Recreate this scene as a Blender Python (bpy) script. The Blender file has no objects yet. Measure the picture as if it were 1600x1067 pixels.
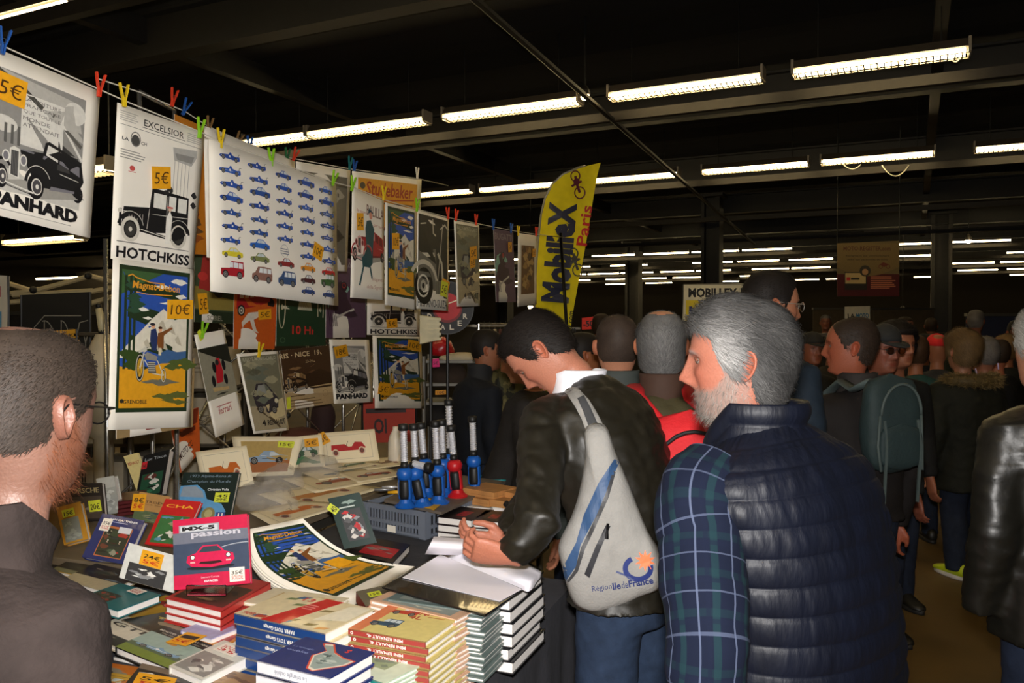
import bpy, bmesh, math, random
import numpy as np
from mathutils import Vector, Matrix, noise
R = math.radians
random.seed(7)
S = bpy.context.scene
COL = S.collection
# ------------------------------------------------------------------ camera
CAM_Z, YAW, PITCH, F = 1.63, R(20), R(-1.13), 1290.0
cam = bpy.data.cameras.new('camera'); cam.sensor_width = 36; cam.lens = 36 * F / 1600; cam.clip_start = .02; cam.clip_end = 300
cam_o = bpy.data.objects.new('camera', cam); COL.objects.link(cam_o)
cam_o.location = (0, 0, CAM_Z); cam_o.rotation_euler = (R(90) + PITCH, 0, YAW)
S.camera = cam_o
# ------------------------------------------------------------------ light and exposure
S.view_settings.view_transform = 'Standard'; S.view_settings.look = 'None'
S.view_settings.gamma = 1; S.view_settings.use_curve_mapping = False
S.view_settings.exposure = 0.0
W = bpy.data.worlds.new('hall_air'); S.world = W; W.use_nodes = True
W.node_tree.nodes['Background'].inputs[0].default_value = (.9, .75, .55, 1)
W.node_tree.nodes['Background'].inputs[1].default_value = .008
fl = bpy.data.lights.new('camera_flash', 'AREA'); fl.shape = 'RECTANGLE'; fl.size = .07; fl.size_y = .035; fl.energy = 98; fl.color = (1, .965, .93)
fo = bpy.data.objects.new('camera_flash', fl); COL.objects.link(fo)
_r = Vector((math.cos(YAW), math.sin(YAW), 0)); 
fo.location = Vector((0, 0, CAM_Z + .11)) + _r * .0; fo.rotation_euler = (R(90) + PITCH, 0, YAW)
TUBE_GLOW = 22.0
# ------------------------------------------------------------------ pixel <-> place
_cy, _sy, _cp, _sp = math.cos(YAW), math.sin(YAW), math.cos(-PITCH), math.sin(-PITCH)
RT = Vector((_cy, _sy, 0)); FW = Vector((-_sy * _cp, _cy * _cp, -_sp)); UP = Vector((-_sy * _sp, _cy * _sp, _cp)); CAMP = Vector((0, 0, CAM_Z))
def ray(px, py): return FW + RT * ((px - 800) / F) + UP * ((533.5 - py) / F)
def P(px, py, d): return CAMP + ray(px, py) * d
def G(px, py, z):
    r = ray(px, py); return CAMP + r * ((z - CAM_Z) / r.z)
def onX(px, py, x):
    r = ray(px, py); return CAMP + r * (x / r.x)
def onV(px, py, p0, nrm):
    r = ray(px, py); return CAMP + r * ((p0 - CAMP).dot(nrm) / r.dot(nrm))
def camdir(a):           # a: degrees right of the viewing direction, on the ground
    return Vector((math.sin(R(a) - YAW), math.cos(R(a) - YAW), 0))
def project(p):
    q = p - CAMP; d = q.dot(FW); return 800 + F * q.dot(RT) / d, 533.5 - F * q.dot(UP) / d, d
# ------------------------------------------------------------------ materials
def lin(h):
    if not isinstance(h, str): return h
    h = h.lstrip('#'); c = [int(h[i:i + 2], 16) / 255 for i in (0, 2, 4)]
    return tuple(x / 12.92 if x <= .04045 else ((x + .055) / 1.055) ** 2.4 for x in c)
MATS = {}
def mat(name, color='#808080', rough=.6, metal=0, spec=.5, noise_amt=.12, nscale=12, bump=0, bscale=40, stretch=(1, 1, 1), emit=0, coat=0, trans=0, sheen=0, alpha=1):
    if name in MATS: return MATS[name]
    m = bpy.data.materials.new(name); m.use_nodes = True; nt = m.node_tree; b = nt.nodes['Principled BSDF']
    c = lin(color)
    b.inputs['Base Color'].default_value = (*c, 1); b.inputs['Roughness'].default_value = rough
    b.inputs['Metallic'].default_value = metal; b.inputs['Specular IOR Level'].default_value = spec
    b.inputs['Coat Weight'].default_value = coat; b.inputs['Transmission Weight'].default_value = trans
    b.inputs['Sheen Weight'].default_value = sheen; b.inputs['Alpha'].default_value = alpha
    if emit:
        b.inputs['Emission Color'].default_value = (*c, 1); b.inputs['Emission Strength'].default_value = emit
    if noise_amt or bump:
        tc = nt.nodes.new('ShaderNodeTexCoord'); mp = nt.nodes.new('ShaderNodeMapping'); mp.inputs['Scale'].default_value = stretch
        nt.links.new(tc.outputs['Object'], mp.inputs[0])
    if noise_amt:
        n = nt.nodes.new('ShaderNodeTexNoise'); n.inputs['Scale'].default_value = nscale; n.inputs['Detail'].default_value = 5
        nt.links.new(mp.outputs[0], n.inputs['Vector'])
        r = nt.nodes.new('ShaderNodeMapRange'); r.inputs[1].default_value = .3; r.inputs[2].default_value = .7
        r.inputs[3].default_value = 1 - noise_amt; r.inputs[4].default_value = 1 + noise_amt
        nt.links.new(n.outputs[0], r.inputs[0])
        mx = nt.nodes.new('ShaderNodeVectorMath'); mx.operation = 'SCALE'; mx.inputs[0].default_value = c
        nt.links.new(r.outputs[0], mx.inputs['Scale']); nt.links.new(mx.outputs[0], b.inputs['Base Color'])
    if bump:
        n2 = nt.nodes.new('ShaderNodeTexNoise'); n2.inputs['Scale'].default_value = bscale; n2.inputs['Detail'].default_value = 6
        nt.links.new(mp.outputs[0], n2.inputs['Vector'])
        bp = nt.nodes.new('ShaderNodeBump'); bp.inputs['Strength'].default_value = bump; bp.inputs['Distance'].default_value = .01
        nt.links.new(n2.outputs[0], bp.inputs['Height']); nt.links.new(bp.outputs[0], b.inputs['Normal'])
    MATS[name] = m; return m
def colmat(name, rough=.55, spec=.4, coat=0, bump=0, bscale=60, sss=0, amt=.06):
    """material whose pigment comes from the colour attribute of the mesh (flat print, skin, hair)"""
    if name in MATS: return MATS[name]
    m = bpy.data.materials.new(name); m.use_nodes = True; nt = m.node_tree; b = nt.nodes['Principled BSDF']
    at = nt.nodes.new('ShaderNodeAttribute'); at.attribute_name = 'Col'
    tc = nt.nodes.new('ShaderNodeTexCoord'); n = nt.nodes.new('ShaderNodeTexNoise'); n.inputs['Scale'].default_value = bscale
    nt.links.new(tc.outputs['Object'], n.inputs['Vector'])
    r = nt.nodes.new('ShaderNodeMapRange'); r.inputs[1].default_value = .3; r.inputs[2].default_value = .7; r.inputs[3].default_value = 1 - amt; r.inputs[4].default_value = 1 + amt
    nt.links.new(n.outputs[0], r.inputs[0])
    mx = nt.nodes.new('ShaderNodeVectorMath'); mx.operation = 'SCALE'; nt.links.new(at.outputs['Color'], mx.inputs[0]); nt.links.new(r.outputs[0], mx.inputs['Scale'])
    nt.links.new(mx.outputs[0], b.inputs['Base Color'])
    b.inputs['Roughness'].default_value = rough; b.inputs['Specular IOR Level'].default_value = spec; b.inputs['Coat Weight'].default_value = coat
    if sss:
        b.inputs['Subsurface Weight'].default_value = sss; b.inputs['Subsurface Radius'].default_value = (.6, .25, .15); b.inputs['Subsurface Scale'].default_value = .012
    if bump:
        bp = nt.nodes.new('ShaderNodeBump'); bp.inputs['Strength'].default_value = bump; bp.inputs['Distance'].default_value = .004
        nt.links.new(n.outputs[0], bp.inputs['Height']); nt.links.new(bp.outputs[0], b.inputs['Normal'])
    MATS[name] = m; return m
INK = colmat('printed_ink', .5, .35)
GLOSS = colmat('glossy_cover_ink', .38, .4, .08)
SKIN = colmat('skin', .48, .35, 0, .25, 220, .08)
HAIR = colmat('hair_strands', .62, .22, 0, 0, 300, 0, .12)
CLOTHC = colmat('dyed_cloth', .85, .2, 0, .3, 120)
PAPER = mat('poster_paper', '#efe9dc', .6, noise_amt=.02)
PAGES = mat('page_block', '#e9e4df', .8, noise_amt=.08, nscale=60, stretch=(1, 1, 30))
# ------------------------------------------------------------------ mesh builder
class MB:
    def __init__(s): s.v, s.f, s.m, s.c, s.uv = [], [], [], [], {}
    def add(s, vs, fs, mi=0, col=None, M=None):
        o = len(s.v)
        if M is not None: vs = [M @ Vector(v) for v in vs]
        s.v.extend([tuple(v) for v in vs])
        for f in fs: s.f.append(tuple(o + i for i in f)); s.m.append(mi); s.c.append(col)
        return s
    def box(s, a, b, mi=0, col=None, M=None):
        (x0, y0, z0), (x1, y1, z1) = a, b
        return s.add([(x0, y0, z0), (x1, y0, z0), (x1, y1, z0), (x0, y1, z0), (x0, y0, z1), (x1, y0, z1), (x1, y1, z1), (x0, y1, z1)],
                     [(0, 3, 2, 1), (4, 5, 6, 7), (0, 1, 5, 4), (1, 2, 6, 5), (2, 3, 7, 6), (3, 0, 4, 7)], mi, col, M)
    def cbox(s, c, d, mi=0, col=None, M=None, ch=0):
        c = Vector(c); h = Vector(d) / 2
        if not ch: return s.box(c - h, c + h, mi, col, M)
        pts = []
        for z, k in ((-h.z, ch), (-h.z + ch, 0), (h.z - ch, 0), (h.z, ch)):
            X, Y = h.x - k, h.y - k
            q = ch if k == 0 else ch * .6
            pts.append([(c.x + x, c.y + y, c.z + z) for x, y in ((X - q, -Y), (X, -Y + q), (X, Y - q), (X - q, Y), (-X + q, Y), (-X, Y - q), (-X, -Y + q), (-X + q, -Y))])
        return s.loft(pts, mi, col, M, True)
    def loft(s, rings, mi=0, col=None, M=None, cap=True, closed=True):
        n = len(rings[0]); vs = [p for r in rings for p in r]; fs = []
        for i in range(len(rings) - 1):
            for j in range(n if closed else n - 1):
                k = (j + 1) % n; fs.append((i * n + j, i * n + k, (i + 1) * n + k, (i + 1) * n + j))
        if cap and closed: fs.append(tuple(range(n))[::-1]); fs.append(tuple((len(rings) - 1) * n + j for j in range(n)))
        return s.add(vs, fs, mi, col, M)
    def tube(s, pts, r, n=8, mi=0, col=None, M=None, cap=True, flat=1.0, ref=None):
        pts = [Vector(p) for p in pts]; rs = r if isinstance(r, (list, tuple)) else [r] * len(pts)
        rings = []; a = None
        for i, p in enumerate(pts):
            t = (pts[min(i + 1, len(pts) - 1)] - pts[max(i - 1, 0)])
            t = t.normalized() if t.length > 1e-9 else Vector((0, 0, 1))
            if a is None:
                a = Vector(ref) if ref is not None else (Vector((0, 0, 1)) if abs(t.z) < .9 else Vector((1, 0, 0)))
            a = (a - t * a.dot(t)); a = a.normalized() if a.length > 1e-6 else t.orthogonal().normalized()
            b = t.cross(a)
            rings.append([p + (a * math.cos(2 * math.pi * k / n) * flat + b * math.sin(2 * math.pi * k / n)) * rs[i] for k in range(n)])
        return s.loft(rings, mi, col, M, cap)
    def ball(s, c, r, nu=12, nv=8, mi=0, col=None, M=None):
        c = Vector(c); r = Vector(r) if not isinstance(r, (int, float)) else Vector((r, r, r)); rings = []
        for i in range(nv + 1):
            a = math.pi * (i / nv - .5); k = max(math.cos(a), .02)
            rings.append([(c.x + r.x * k * math.cos(2 * math.pi * j / nu), c.y + r.y * k * math.sin(2 * math.pi * j / nu), c.z + r.z * math.sin(a)) for j in range(nu)])
        return s.loft(rings, mi, col, M)
    def lathe(s, prof, n=16, mi=0, col=None, M=None, cap=True):
        return s.loft([[(r * math.cos(2 * math.pi * k / n), r * math.sin(2 * math.pi * k / n), z) for k in range(n)] for r, z in prof], mi, col, M, cap)
    def prism(s, poly, z0, z1, mi=0, col=None, M=None):
        return s.loft([[(x, y, z0) for x, y in poly], [(x, y, z1) for x, y in poly]], mi, col, M)
    def build(s, name, mats, parent=None, origin=None, smooth=False):
        me = bpy.data.meshes.new(name)
        v = s.v
        if origin is not None: v = [(p[0] - origin[0], p[1] - origin[1], p[2] - origin[2]) for p in v]
        me.from_pydata(v, [], s.f)
        mats = mats if isinstance(mats, (list, tuple)) else [mats]
        for m in mats: me.materials.append(m)
        if len(mats) > 1: me.polygons.foreach_set('material_index', s.m)
        if any(c is not None for c in s.c):
            at = me.color_attributes.new('Col', 'FLOAT_COLOR', 'CORNER'); buf = []
            for f, c in zip(s.f, s.c):
                buf.extend((*(lin(c) if c is not None else (.8, .8, .8)), 1) * len(f))
            at.data.foreach_set('color', buf)
        if smooth: me.polygons.foreach_set('use_smooth', [True] * len(me.polygons))
        me.update()
        o = bpy.data.objects.new(name, me); COL.objects.link(o)
        if parent is not None: o.parent = parent
        elif origin is not None: o.location = origin
        return o
def np_obj(name, V, Fc, mats, parent=None, colors=None, smooth=True, mi=None, uv=None):
    me = bpy.data.meshes.new(name); me.from_pydata(np.asarray(V).tolist(), [], Fc)
    for m in (mats if isinstance(mats, (list, tuple)) else [mats]): me.materials.append(m)
    if mi is not None: me.polygons.foreach_set('material_index', mi)
    if colors is not None:
        at = me.color_attributes.new('Col', 'FLOAT_COLOR', 'POINT'); at.data.foreach_set('color', np.concatenate([colors, np.ones((len(colors), 1))], 1).astype(np.float32).ravel())
    if uv is not None:
        l = me.uv_layers.new(name='UVMap'); idx = np.empty(len(me.loops), dtype=np.int32); me.loops.foreach_get('vertex_index', idx)
        l.data.foreach_set('uv', np.asarray(uv)[idx].astype(np.float32).ravel())
    if smooth: me.polygons.foreach_set('use_smooth', [True] * len(me.polygons))
    me.update()
    o = bpy.data.objects.new(name, me); COL.objects.link(o)
    if parent is not None: o.parent = parent
    return o
def tag(o, label, cat, group=None):
    o['label'] = label; o['category'] = cat
    if group: o['group'] = group
    return o
def struct(o, label=None): 
    o['kind'] = 'structure'
    if label: o['label'] = label
    return o
def thing(name, label, cat, M=None, group=None):
    o = bpy.data.objects.new(name, None); COL.objects.link(o); o.empty_display_size = .1
    if M is not None:
        if not isinstance(M, Matrix): M = Matrix.Translation(M)
        o.matrix_world = M
    return tag(o, label, cat, group)
def T(loc, rz=0, rx=0, ry=0): return Matrix.Translation(loc) @ Matrix.Rotation(rz, 4, 'Z') @ Matrix.Rotation(rx, 4, 'X') @ Matrix.Rotation(ry, 4, 'Y')
def frame(o, x, y, z=None):
    """matrix with columns x, y, z (made orthonormal, x kept)"""
    x = Vector(x).normalized(); y = Vector(y); y = (y - x * y.dot(x)).normalized(); z = x.cross(y)
    m = Matrix((x, y, z)).transposed().to_4x4(); m.translation = o; return m
def copy_tree(o, parent=None):
    c = o.copy(); COL.objects.link(c); c.parent = parent
    for ch in list(o.children): copy_tree(ch, c)
    return c
# ------------------------------------------------------------------ flat print
_TX = {}
def text_mesh(body, bold=0.0):
    k = (body, bold)
    if k in _TX: return _TX[k]
    cu = bpy.data.curves.new('t', 'FONT'); cu.body = body; cu.size = 1; cu.resolution_u = 2; cu.offset = bold; cu.fill_mode = 'FRONT'
    ob = bpy.data.objects.new('t', cu); me = ob.to_mesh()
    v = np.array([(p.co.x, p.co.y) for p in me.vertices]) if len(me.vertices) else np.zeros((1, 2))
    f = [tuple(p.vertices) for p in me.polygons]
    ob.to_mesh_clear(); bpy.data.objects.remove(ob); bpy.data.curves.remove(cu)
    v = v - v.min(0); sz = np.maximum(v.max(0), 1e-4); _TX[k] = (v / sz, f, sz); return _TX[k]
class Art:
    """flat print laid on a surface: shapes in paper units, mapped by fn(x, y, h) -> place"""
    def __init__(s, W, H, fn, cut=0): s.W, s.H, s.fn, s.mb, s.k, s.cut = W, H, fn, MB(), 1, cut
    def sub(s, x, y, w, h):
        a = Art(w, h, None); a.mb = s.mb; a.par = s; a.cut = s.cut
        a.off = (x, y); a.fn = lambda X, Y, Z: s.fn(X + x, Y + y, Z); a._root = getattr(s, '_root', s); return a
    def _h(s):
        r = getattr(s, '_root', s); r.k += 1; return .00025 + r.k * .00001
    def raw(s, pts, faces, col):
        h = s._h()
        if s.cut:
            bm = bmesh.new(); vs = [bm.verts.new((p[0], p[1], 0)) for p in pts]
            for f in faces:
                try: bm.faces.new([vs[i] for i in f])
                except Exception: pass
            bmesh.ops.triangulate(bm, faces=bm.faces[:])
            off = getattr(s, 'off', (0, 0)); root = getattr(s, '_root', s)
            for i in range(1, s.cut):
                bmesh.ops.bisect_plane(bm, geom=bm.verts[:] + bm.edges[:] + bm.faces[:], plane_co=(0, root.H * i / s.cut - off[1], 0), plane_no=(0, 1, 0))
            bm.verts.index_update()
            pts = [(v.co.x, v.co.y) for v in bm.verts]; faces = [tuple(v.index for v in f.verts) for f in bm.faces]; bm.free()
        s.mb.add([s.fn(x, y, h) for x, y in pts], faces, 0, col); return s
    def poly(s, pts, col): return s.raw(pts, [tuple(range(len(pts)))], col)
    def rect(s, x, y, w, h, col): return s.poly([(x, y), (x + w, y), (x + w, y + h), (x, y + h)], col)
    def ell(s, cx, cy, rx, ry, col, n=20, a0=0, a1=360):
        full = a1 - a0 >= 360; m = n if full else n + 1
        return s.poly([(cx + rx * math.cos(R(a0 + (a1 - a0) * i / n)), cy + ry * math.sin(R(a0 + (a1 - a0) * i / n))) for i in range(m)], col)
    def ring(s, cx, cy, rx, ry, w, col, n=22, a0=0, a1=360):
        pts = []; fs = []
        for i in range(n + 1):
            a = R(a0 + (a1 - a0) * i / n)
            pts += [(cx + rx * math.cos(a), cy + ry * math.sin(a)), (cx + (rx - w) * math.cos(a), cy + (ry - w) * math.sin(a))]
        for i in range(n): fs.append((2 * i, 2 * i + 2, 2 * i + 3, 2 * i + 1))
        return s.raw(pts, fs, col)
    def line(s, pts, w, col):
        out, fs = [], []
        for i, p in enumerate(pts):
            a = pts[max(i - 1, 0)]; b = pts[min(i + 1, len(pts) - 1)]; d = math.hypot(b[0] - a[0], b[1] - a[1]) or 1
            nx, ny = -(b[1] - a[1]) / d * w / 2, (b[0] - a[0]) / d * w / 2
            out += [(p[0] + nx, p[1] + ny), (p[0] - nx, p[1] - ny)]
            if i: fs.append((2 * i - 2, 2 * i - 1, 2 * i + 1, 2 * i))
        return s.raw(out, fs, col)
    def frame(s, x, y, w, h, t, col):
        s.rect(x, y, w, t, col); s.rect(x, y + h - t, w, t, col); s.rect(x, y + t, t, h - 2 * t, col); return s.rect(x + w - t, y + t, t, h - 2 * t, col)
    def text(s, body, x, y, w, h, col, bold=0.0, ital=0, rot=0, nat=False):
        v, f, sz = text_mesh(body, bold)
        if nat: w = min(w, h * sz[0] / sz[1])
        pts = []
        for a, b in v:
            X, Y = a * w + ital * b * h, b * h
            if rot: X, Y = X * math.cos(R(rot)) - Y * math.sin(R(rot)), X * math.sin(R(rot)) + Y * math.cos(R(rot))
            pts.append((x + X, y + Y))
        return s.raw(pts, f, col)
    def lines(s, x, y, w, n, dy, t, col, rag=.3, rnd=random):
        for i in range(n): s.rect(x, y - i * dy, w * (1 - rag * rnd.random()), t, col)
        return s
    def done(s, name, parent, m=INK, origin=None): return s.mb.build(name, m, parent, origin)
# ================================================================== the hall
HALL = R(-6)                       # the hall's rows of lamps run a little askew to the stall
HM = Matrix.Rotation(HALL, 4, 'Z')
HX = HM @ Vector((1, 0, 0)); HY = HM @ Vector((0, 1, 0))
def hall(x, y, z): return HM @ Vector((x, y, z))
FLOOR_M = mat('hall_floor', '#5a451f', .55, noise_amt=.25, nscale=1.5, bump=.05, bscale=20)
fb = MB(); fb.add([(-45, -8, 0), (45, -8, 0), (45, 85, 0), (-45, 85, 0)], [(0, 1, 2, 3)]); struct(fb.build('floor', FLOOR_M))
DARK = mat('ceiling_deck_paint', '#0c0c0c', .85, noise_amt=.3, nscale=3)
BEAM = mat('ceiling_beam_paint', '#231e17', .6, noise_amt=.2)
BEAMD = mat('dark_girder_paint', '#151413', .6, noise_amt=.2)
CZ = 4.75
cb = MB()                           # ribbed steel deck
n = 200; rows = []
for i in range(n + 1):
    y = -10 + 95 * i / n
    rows.append((y, CZ + (.05 if i % 2 else 0)))
cb.add([hall(x, y, z) for y, z in rows for x in (-45, 45)], [(2 * i, 2 * i + 1, 2 * i + 3, 2 * i + 2) for i in range(n)])
ceil = struct(cb.build('ceiling', DARK))
ROWS = [3.6 + 4.68 * k for k in range(13)]
for k, y in enumerate(ROWS[:9]):    # lower trunking that carries the lamps, and deeper girders between rows
    b = MB(); b.box((-40, y + .42, 3.88), (40, y + .5, 3.98), M=HM); b.build('lamp_rail', BEAM, ceil)
    g = MB(); yy = y + 2.3
    g.box((-40, yy - .1, 4.28), (40, yy + .1, 4.31), M=HM); g.box((-40, yy - .015, 4.3), (40, yy + .015, 4.72), M=HM); g.box((-40, yy - .1, 4.70), (40, yy + .1, 4.73), M=HM)
    g.build('girder', BEAMD, ceil)
for x in (-14, -7, .2, 7, 14):      # cross joists
    g = MB(); g.box((x - .06, -6, 4.45), (x + .06, 60, 4.7), M=HM); g.build('joist', BEAMD, ceil)
# thin conduits crossing below the lamps
pa, pb = P(743, 0, 6.0), P(1111, 322, 14.5)
c1 = MB(); c1.tube([pa + (pa - pb) * .3, pb + (pb - pa) * .6], .03, 6); c1.build('conduit', BEAMD, ceil)
# walls far off
WALL = mat('far_wall_paint', '#2c261d', .8, noise_amt=.15, nscale=.6)
w = MB(); w.add([hall(-45, 52, 0), hall(45, 52, 0), hall(45, 52, 4.9), hall(-45, 52, 4.9)], [(0, 3, 2, 1)]); struct(w.build('wall_back', WALL))
w = MB(); w.add([hall(-30, -8, 0), hall(-30, 52, 0), hall(-30, 52, 4.9), hall(-30, -8, 4.9)], [(0, 1, 2, 3)]); struct(w.build('wall_left', WALL))
w = MB(); w.add([hall(40, -8, 0), hall(40, 52, 0), hall(40, 52, 4.9), hall(40, -8, 4.9)], [(0, 3, 2, 1)]); struct(w.build('wall_right', WALL))
w = MB(); w.add([(-45, -7.5, 0), (45, -7.5, 0), (45, -7.5, 4.9), (-45, -7.5, 4.9)], [(0, 1, 2, 3)]); struct(w.build('wall_front', WALL))
COLM = mat('column_paint', '#2b2a28', .6)
def column(px, d, wd, label):
    p = P(px, 508, d); b = MB(); M = Matrix.Translation((p.x, p.y, 0)) @ HM
    b.box((-wd / 2, -wd / 2, 0), (-wd / 2 + wd * .18, wd / 2, 4.6), M=M); b.box((wd / 2 - wd * .18, -wd / 2, 0), (wd / 2, wd / 2, 4.6), M=M); b.box((-wd / 2, -.02, 0), (wd / 2, .02, 4.6), M=M)
    b.box((-wd * .7, -wd * .7, 0), (wd * .7, wd * .7, .03), M=M); b.box((-wd * .7, -wd * .7, 4.55), (wd * .7, wd * .7, 4.62), M=M)
    o = b.build('column', COLM, None, (p.x, p.y, 0)); struct(o, label)
column(1112, 19, .42, 'dark steel column behind the yellow flag'); column(1470, 22, .5, 'dark steel column above the crowd at right')
column(990, 30, .5, 'far dark steel column left of the name board'); column(788, 24, .4, 'dark steel column behind the clothes rail')
# ------------------------------------------------------------------ fluorescent lamps
TUBE = mat('lamp_tube_glow', '#ffe3a8', .4, noise_amt=0, emit=TUBE_GLOW)
HOUS = mat('lamp_housing_white', '#4a4238', .5, noise_amt=.1)
LOUV = mat('lamp_louvre', '#8d8474', .35, noise_amt=.05)
def px2hx(px, y):                   # place along a lamp row from the picture column
    xh = (px - 800) / F; a = YAW - HALL
    d = y / (math.sin(a) * xh + math.cos(a)); X = xh * d
    return X * math.cos(a) - d * math.sin(a)
LZ = 4.0
def lamp(x0, x1, y, z, label, group=None, near=True):
    L = x1 - x0; M = Matrix.Translation(hall((x0 + x1) / 2, y, z)) @ HM
    if near:
        t = thing('ceiling_lamp', label, 'lamp', M, group)
        h = MB(); pr = [(-.10, .045), (-.045, .13), (.045, .13), (.10, .045), (.085, .045), (.04, .115), (-.04, .115), (-.085, .045)]
        h.loft([[(-L / 2, a, b) for a, b in pr], [(L / 2, a, b) for a, b in pr]]); h.build('housing', HOUS, t)
        g = MB(); 
        for s in (-.045, .045): g.tube([(-L / 2 + .03, s, .022), (L / 2 - .03, s, .022)], .026, 8)
        g.build('tube', TUBE, t)
        l = MB(); k = max(4, int(L / .055))
        for i in range(k + 1):
            xx = -L / 2 + L * i / k; l.box((xx - .006, -.085, -.02), (xx + .006, .085, -.008))
        l.box((-L / 2, -.092, -.012), (L / 2, -.086, -.004)); l.box((-L / 2, .086, -.012), (L / 2, .092, -.004)); l.build('louvre', LOUV, t)
        for s in (-1, 1):
            e = MB(); e.box((s * L / 2 - .012, -.1, 0), (s * L / 2 + .012, .1, .13)); e.build('end_plate', LOUV, t)
            e = MB(); e.tube([(s * L * .35, 0, .13), (s * L * .35, .0, .8)], .006, 5); e.build('hanger', BEAMD, t)
    else:
        b = MB(); b.box((-L / 2, -.06, .04), (L / 2, .06, .12), 0, M=M); b.box((-L / 2, -.045, 0), (L / 2, .045, .04), 1, M=M)
        o = b.build('ceiling_lamp', [HOUS, TUBE], None, M.translation); tag(o, label, 'lamp', group)
r1 = ROWS[1]
for (a, b, l) in [(388, 484, 'short lit strip lamp above the sheet of small cars'), (488, 668, 'lit strip lamp above the orange framed poster'), (697, 906, 'lit strip lamp left of the bare ceiling spotlight'),
                  (953, 1190, 'lit strip lamp right of the bare ceiling spotlight'), (1237, 1510, 'lit strip lamp with looped cable at upper right')]:
    lamp(px2hx(a, r1), px2hx(b, r1), r1, LZ, l)
lamp(px2hx(-140, 4.15), px2hx(131, 4.15), 4.15, LZ, 'brightest strip lamp in the upper left corner')
x_ = px2hx(131, 4.15) + .25     # unseen lamps added above the stall and behind the viewer to brighten the table
for i in range(6):
    lamp(x_ + 1.78 * i, x_ + 1.78 * i + 1.53, 4.15, LZ, 'unseen strip lamp added above the book stall to brighten it', 'added lamps above the stall')
    lamp(x_ + 1.78 * (i - 1) , x_ + 1.78 * (i - 1) + 1.53, -.5, LZ, 'unseen strip lamp added behind the viewer for more light', 'added lamps behind the camera')
r2 = ROWS[2]
for (a, b, l) in [(640, 738, 'lit strip lamp behind the clothes line of posters'), (752, 905, 'lit strip lamp behind the tip of the yellow flag'), (912, 1060, 'lit strip lamp just right of the flag tip'),
                  (1097, 1262, 'middle strip lamp of the second row'), (1281, 1458, 'strip lamp with two hanging cable loops'), (1519, 1690, 'strip lamp of the second row at right edge')]:
    lamp(px2hx(a, r2), px2hx(b, r2), r2, LZ, l)
rnd = random.Random(3)
for k in (4, 5, 6, 7, 8, 9):
    y = ROWS[k] + (1.2 if k == 4 else 0); xa, xb = px2hx(-40, y), px2hx(1640, y); x = xa + rnd.random()
    while x < xb:
        if rnd.random() < (.80 if k < 8 else .7):
            lamp(x, x + 1.5, y, LZ, ['bright distant strip lamp in the first row beyond the gap', 'small distant strip lamp in the second far row', 'small distant strip lamp in the third far row', 'thin distant strip lamp in the fourth far row', 'tiny distant strip lamp in the fifth far row', 'tiny distant strip lamp in the last far row'][k - 4], 'distant strip lamps of far row %d' % (k - 3), False)
        x += 1.5 + rnd.choice([.12, .2, .35, .9])
for px, py, d, l in [(155, 270, 7.6, 'end of a lit strip lamp between two hanging posters'), (68, 378, 11, 'lit strip lamp below the black and white poster'), (90, 436, 20, 'distant strip lamp above the folding tent frame')]:
    c = P(px, py, d); x = (HM.inverted() @ c)
    lamp(x.x - (.75 if px != 155 else .25), x.x + (.75 if px != 155 else .2), x.y, x.z, l, None, px != 90)
BULB = mat('spot_bulb_glow', '#ffd9a0', .4, noise_amt=0, emit=40)
for px, py, d, r_, l in [(914, 150, 8.4, .045, 'bare bright spotlight between two strip lamps'), (1513, 376, 21, .07, 'small round spotlight far right under the ceiling'), (829, 479, 16, .05, 'small round light beside the yellow flag'), (1410, 485, 24, .06, 'small round light above the capped head')]:
    c = P(px, py, d); t = thing('spotlight', l, 'lamp', c)
    m = MB(); m.ball((0, 0, 0), r_, 10, 8); m.build('bulb', BULB, t, smooth=True)
    m = MB(); m.lathe([(r_ * 1.25, .2 * r_), (r_ * 1.1, r_ * 1.3), (r_ * .5, r_ * 2.2), (r_ * .2, r_ * 2.4)], 10); m.build('socket', BEAM, t)
    m = MB(); m.tube([(0, 0, r_ * 2.3), (0, 0, CZ + .03 - c.z)], .012, 5); m.build('stem', BEAMD, t)
WIRE = mat('white_cable', '#d8d2c4', .5, noise_amt=0)
def cable(pts, r, label, m=WIRE, cat='cable'):
    b = MB(); b.tube(pts, r, 6); o = b.build('cable', m, None, pts[0], True); tag(o, label, cat)
def loop(px0, px1, py, sag, d, label, r=.008):
    cable([P(px0 + (px1 - px0) * i / 10, py + sag * (1 - (i / 5 - 1) ** 2), d) for i in range(11)], r, label)
loop(1318, 1345, 257, 7, 12.2, 'small hanging cable loop under strip lamp'); loop(1378, 1420, 258, 17, 12.0, 'larger hanging cable loop under strip lamp')
loop(1480, 1506, 70, 27, 7.4, 'dark looped cable at the end of upper right lamp'); loop(102, 132, -6, 24, 6.2, 'looped cable at the upper left lamp')
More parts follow.
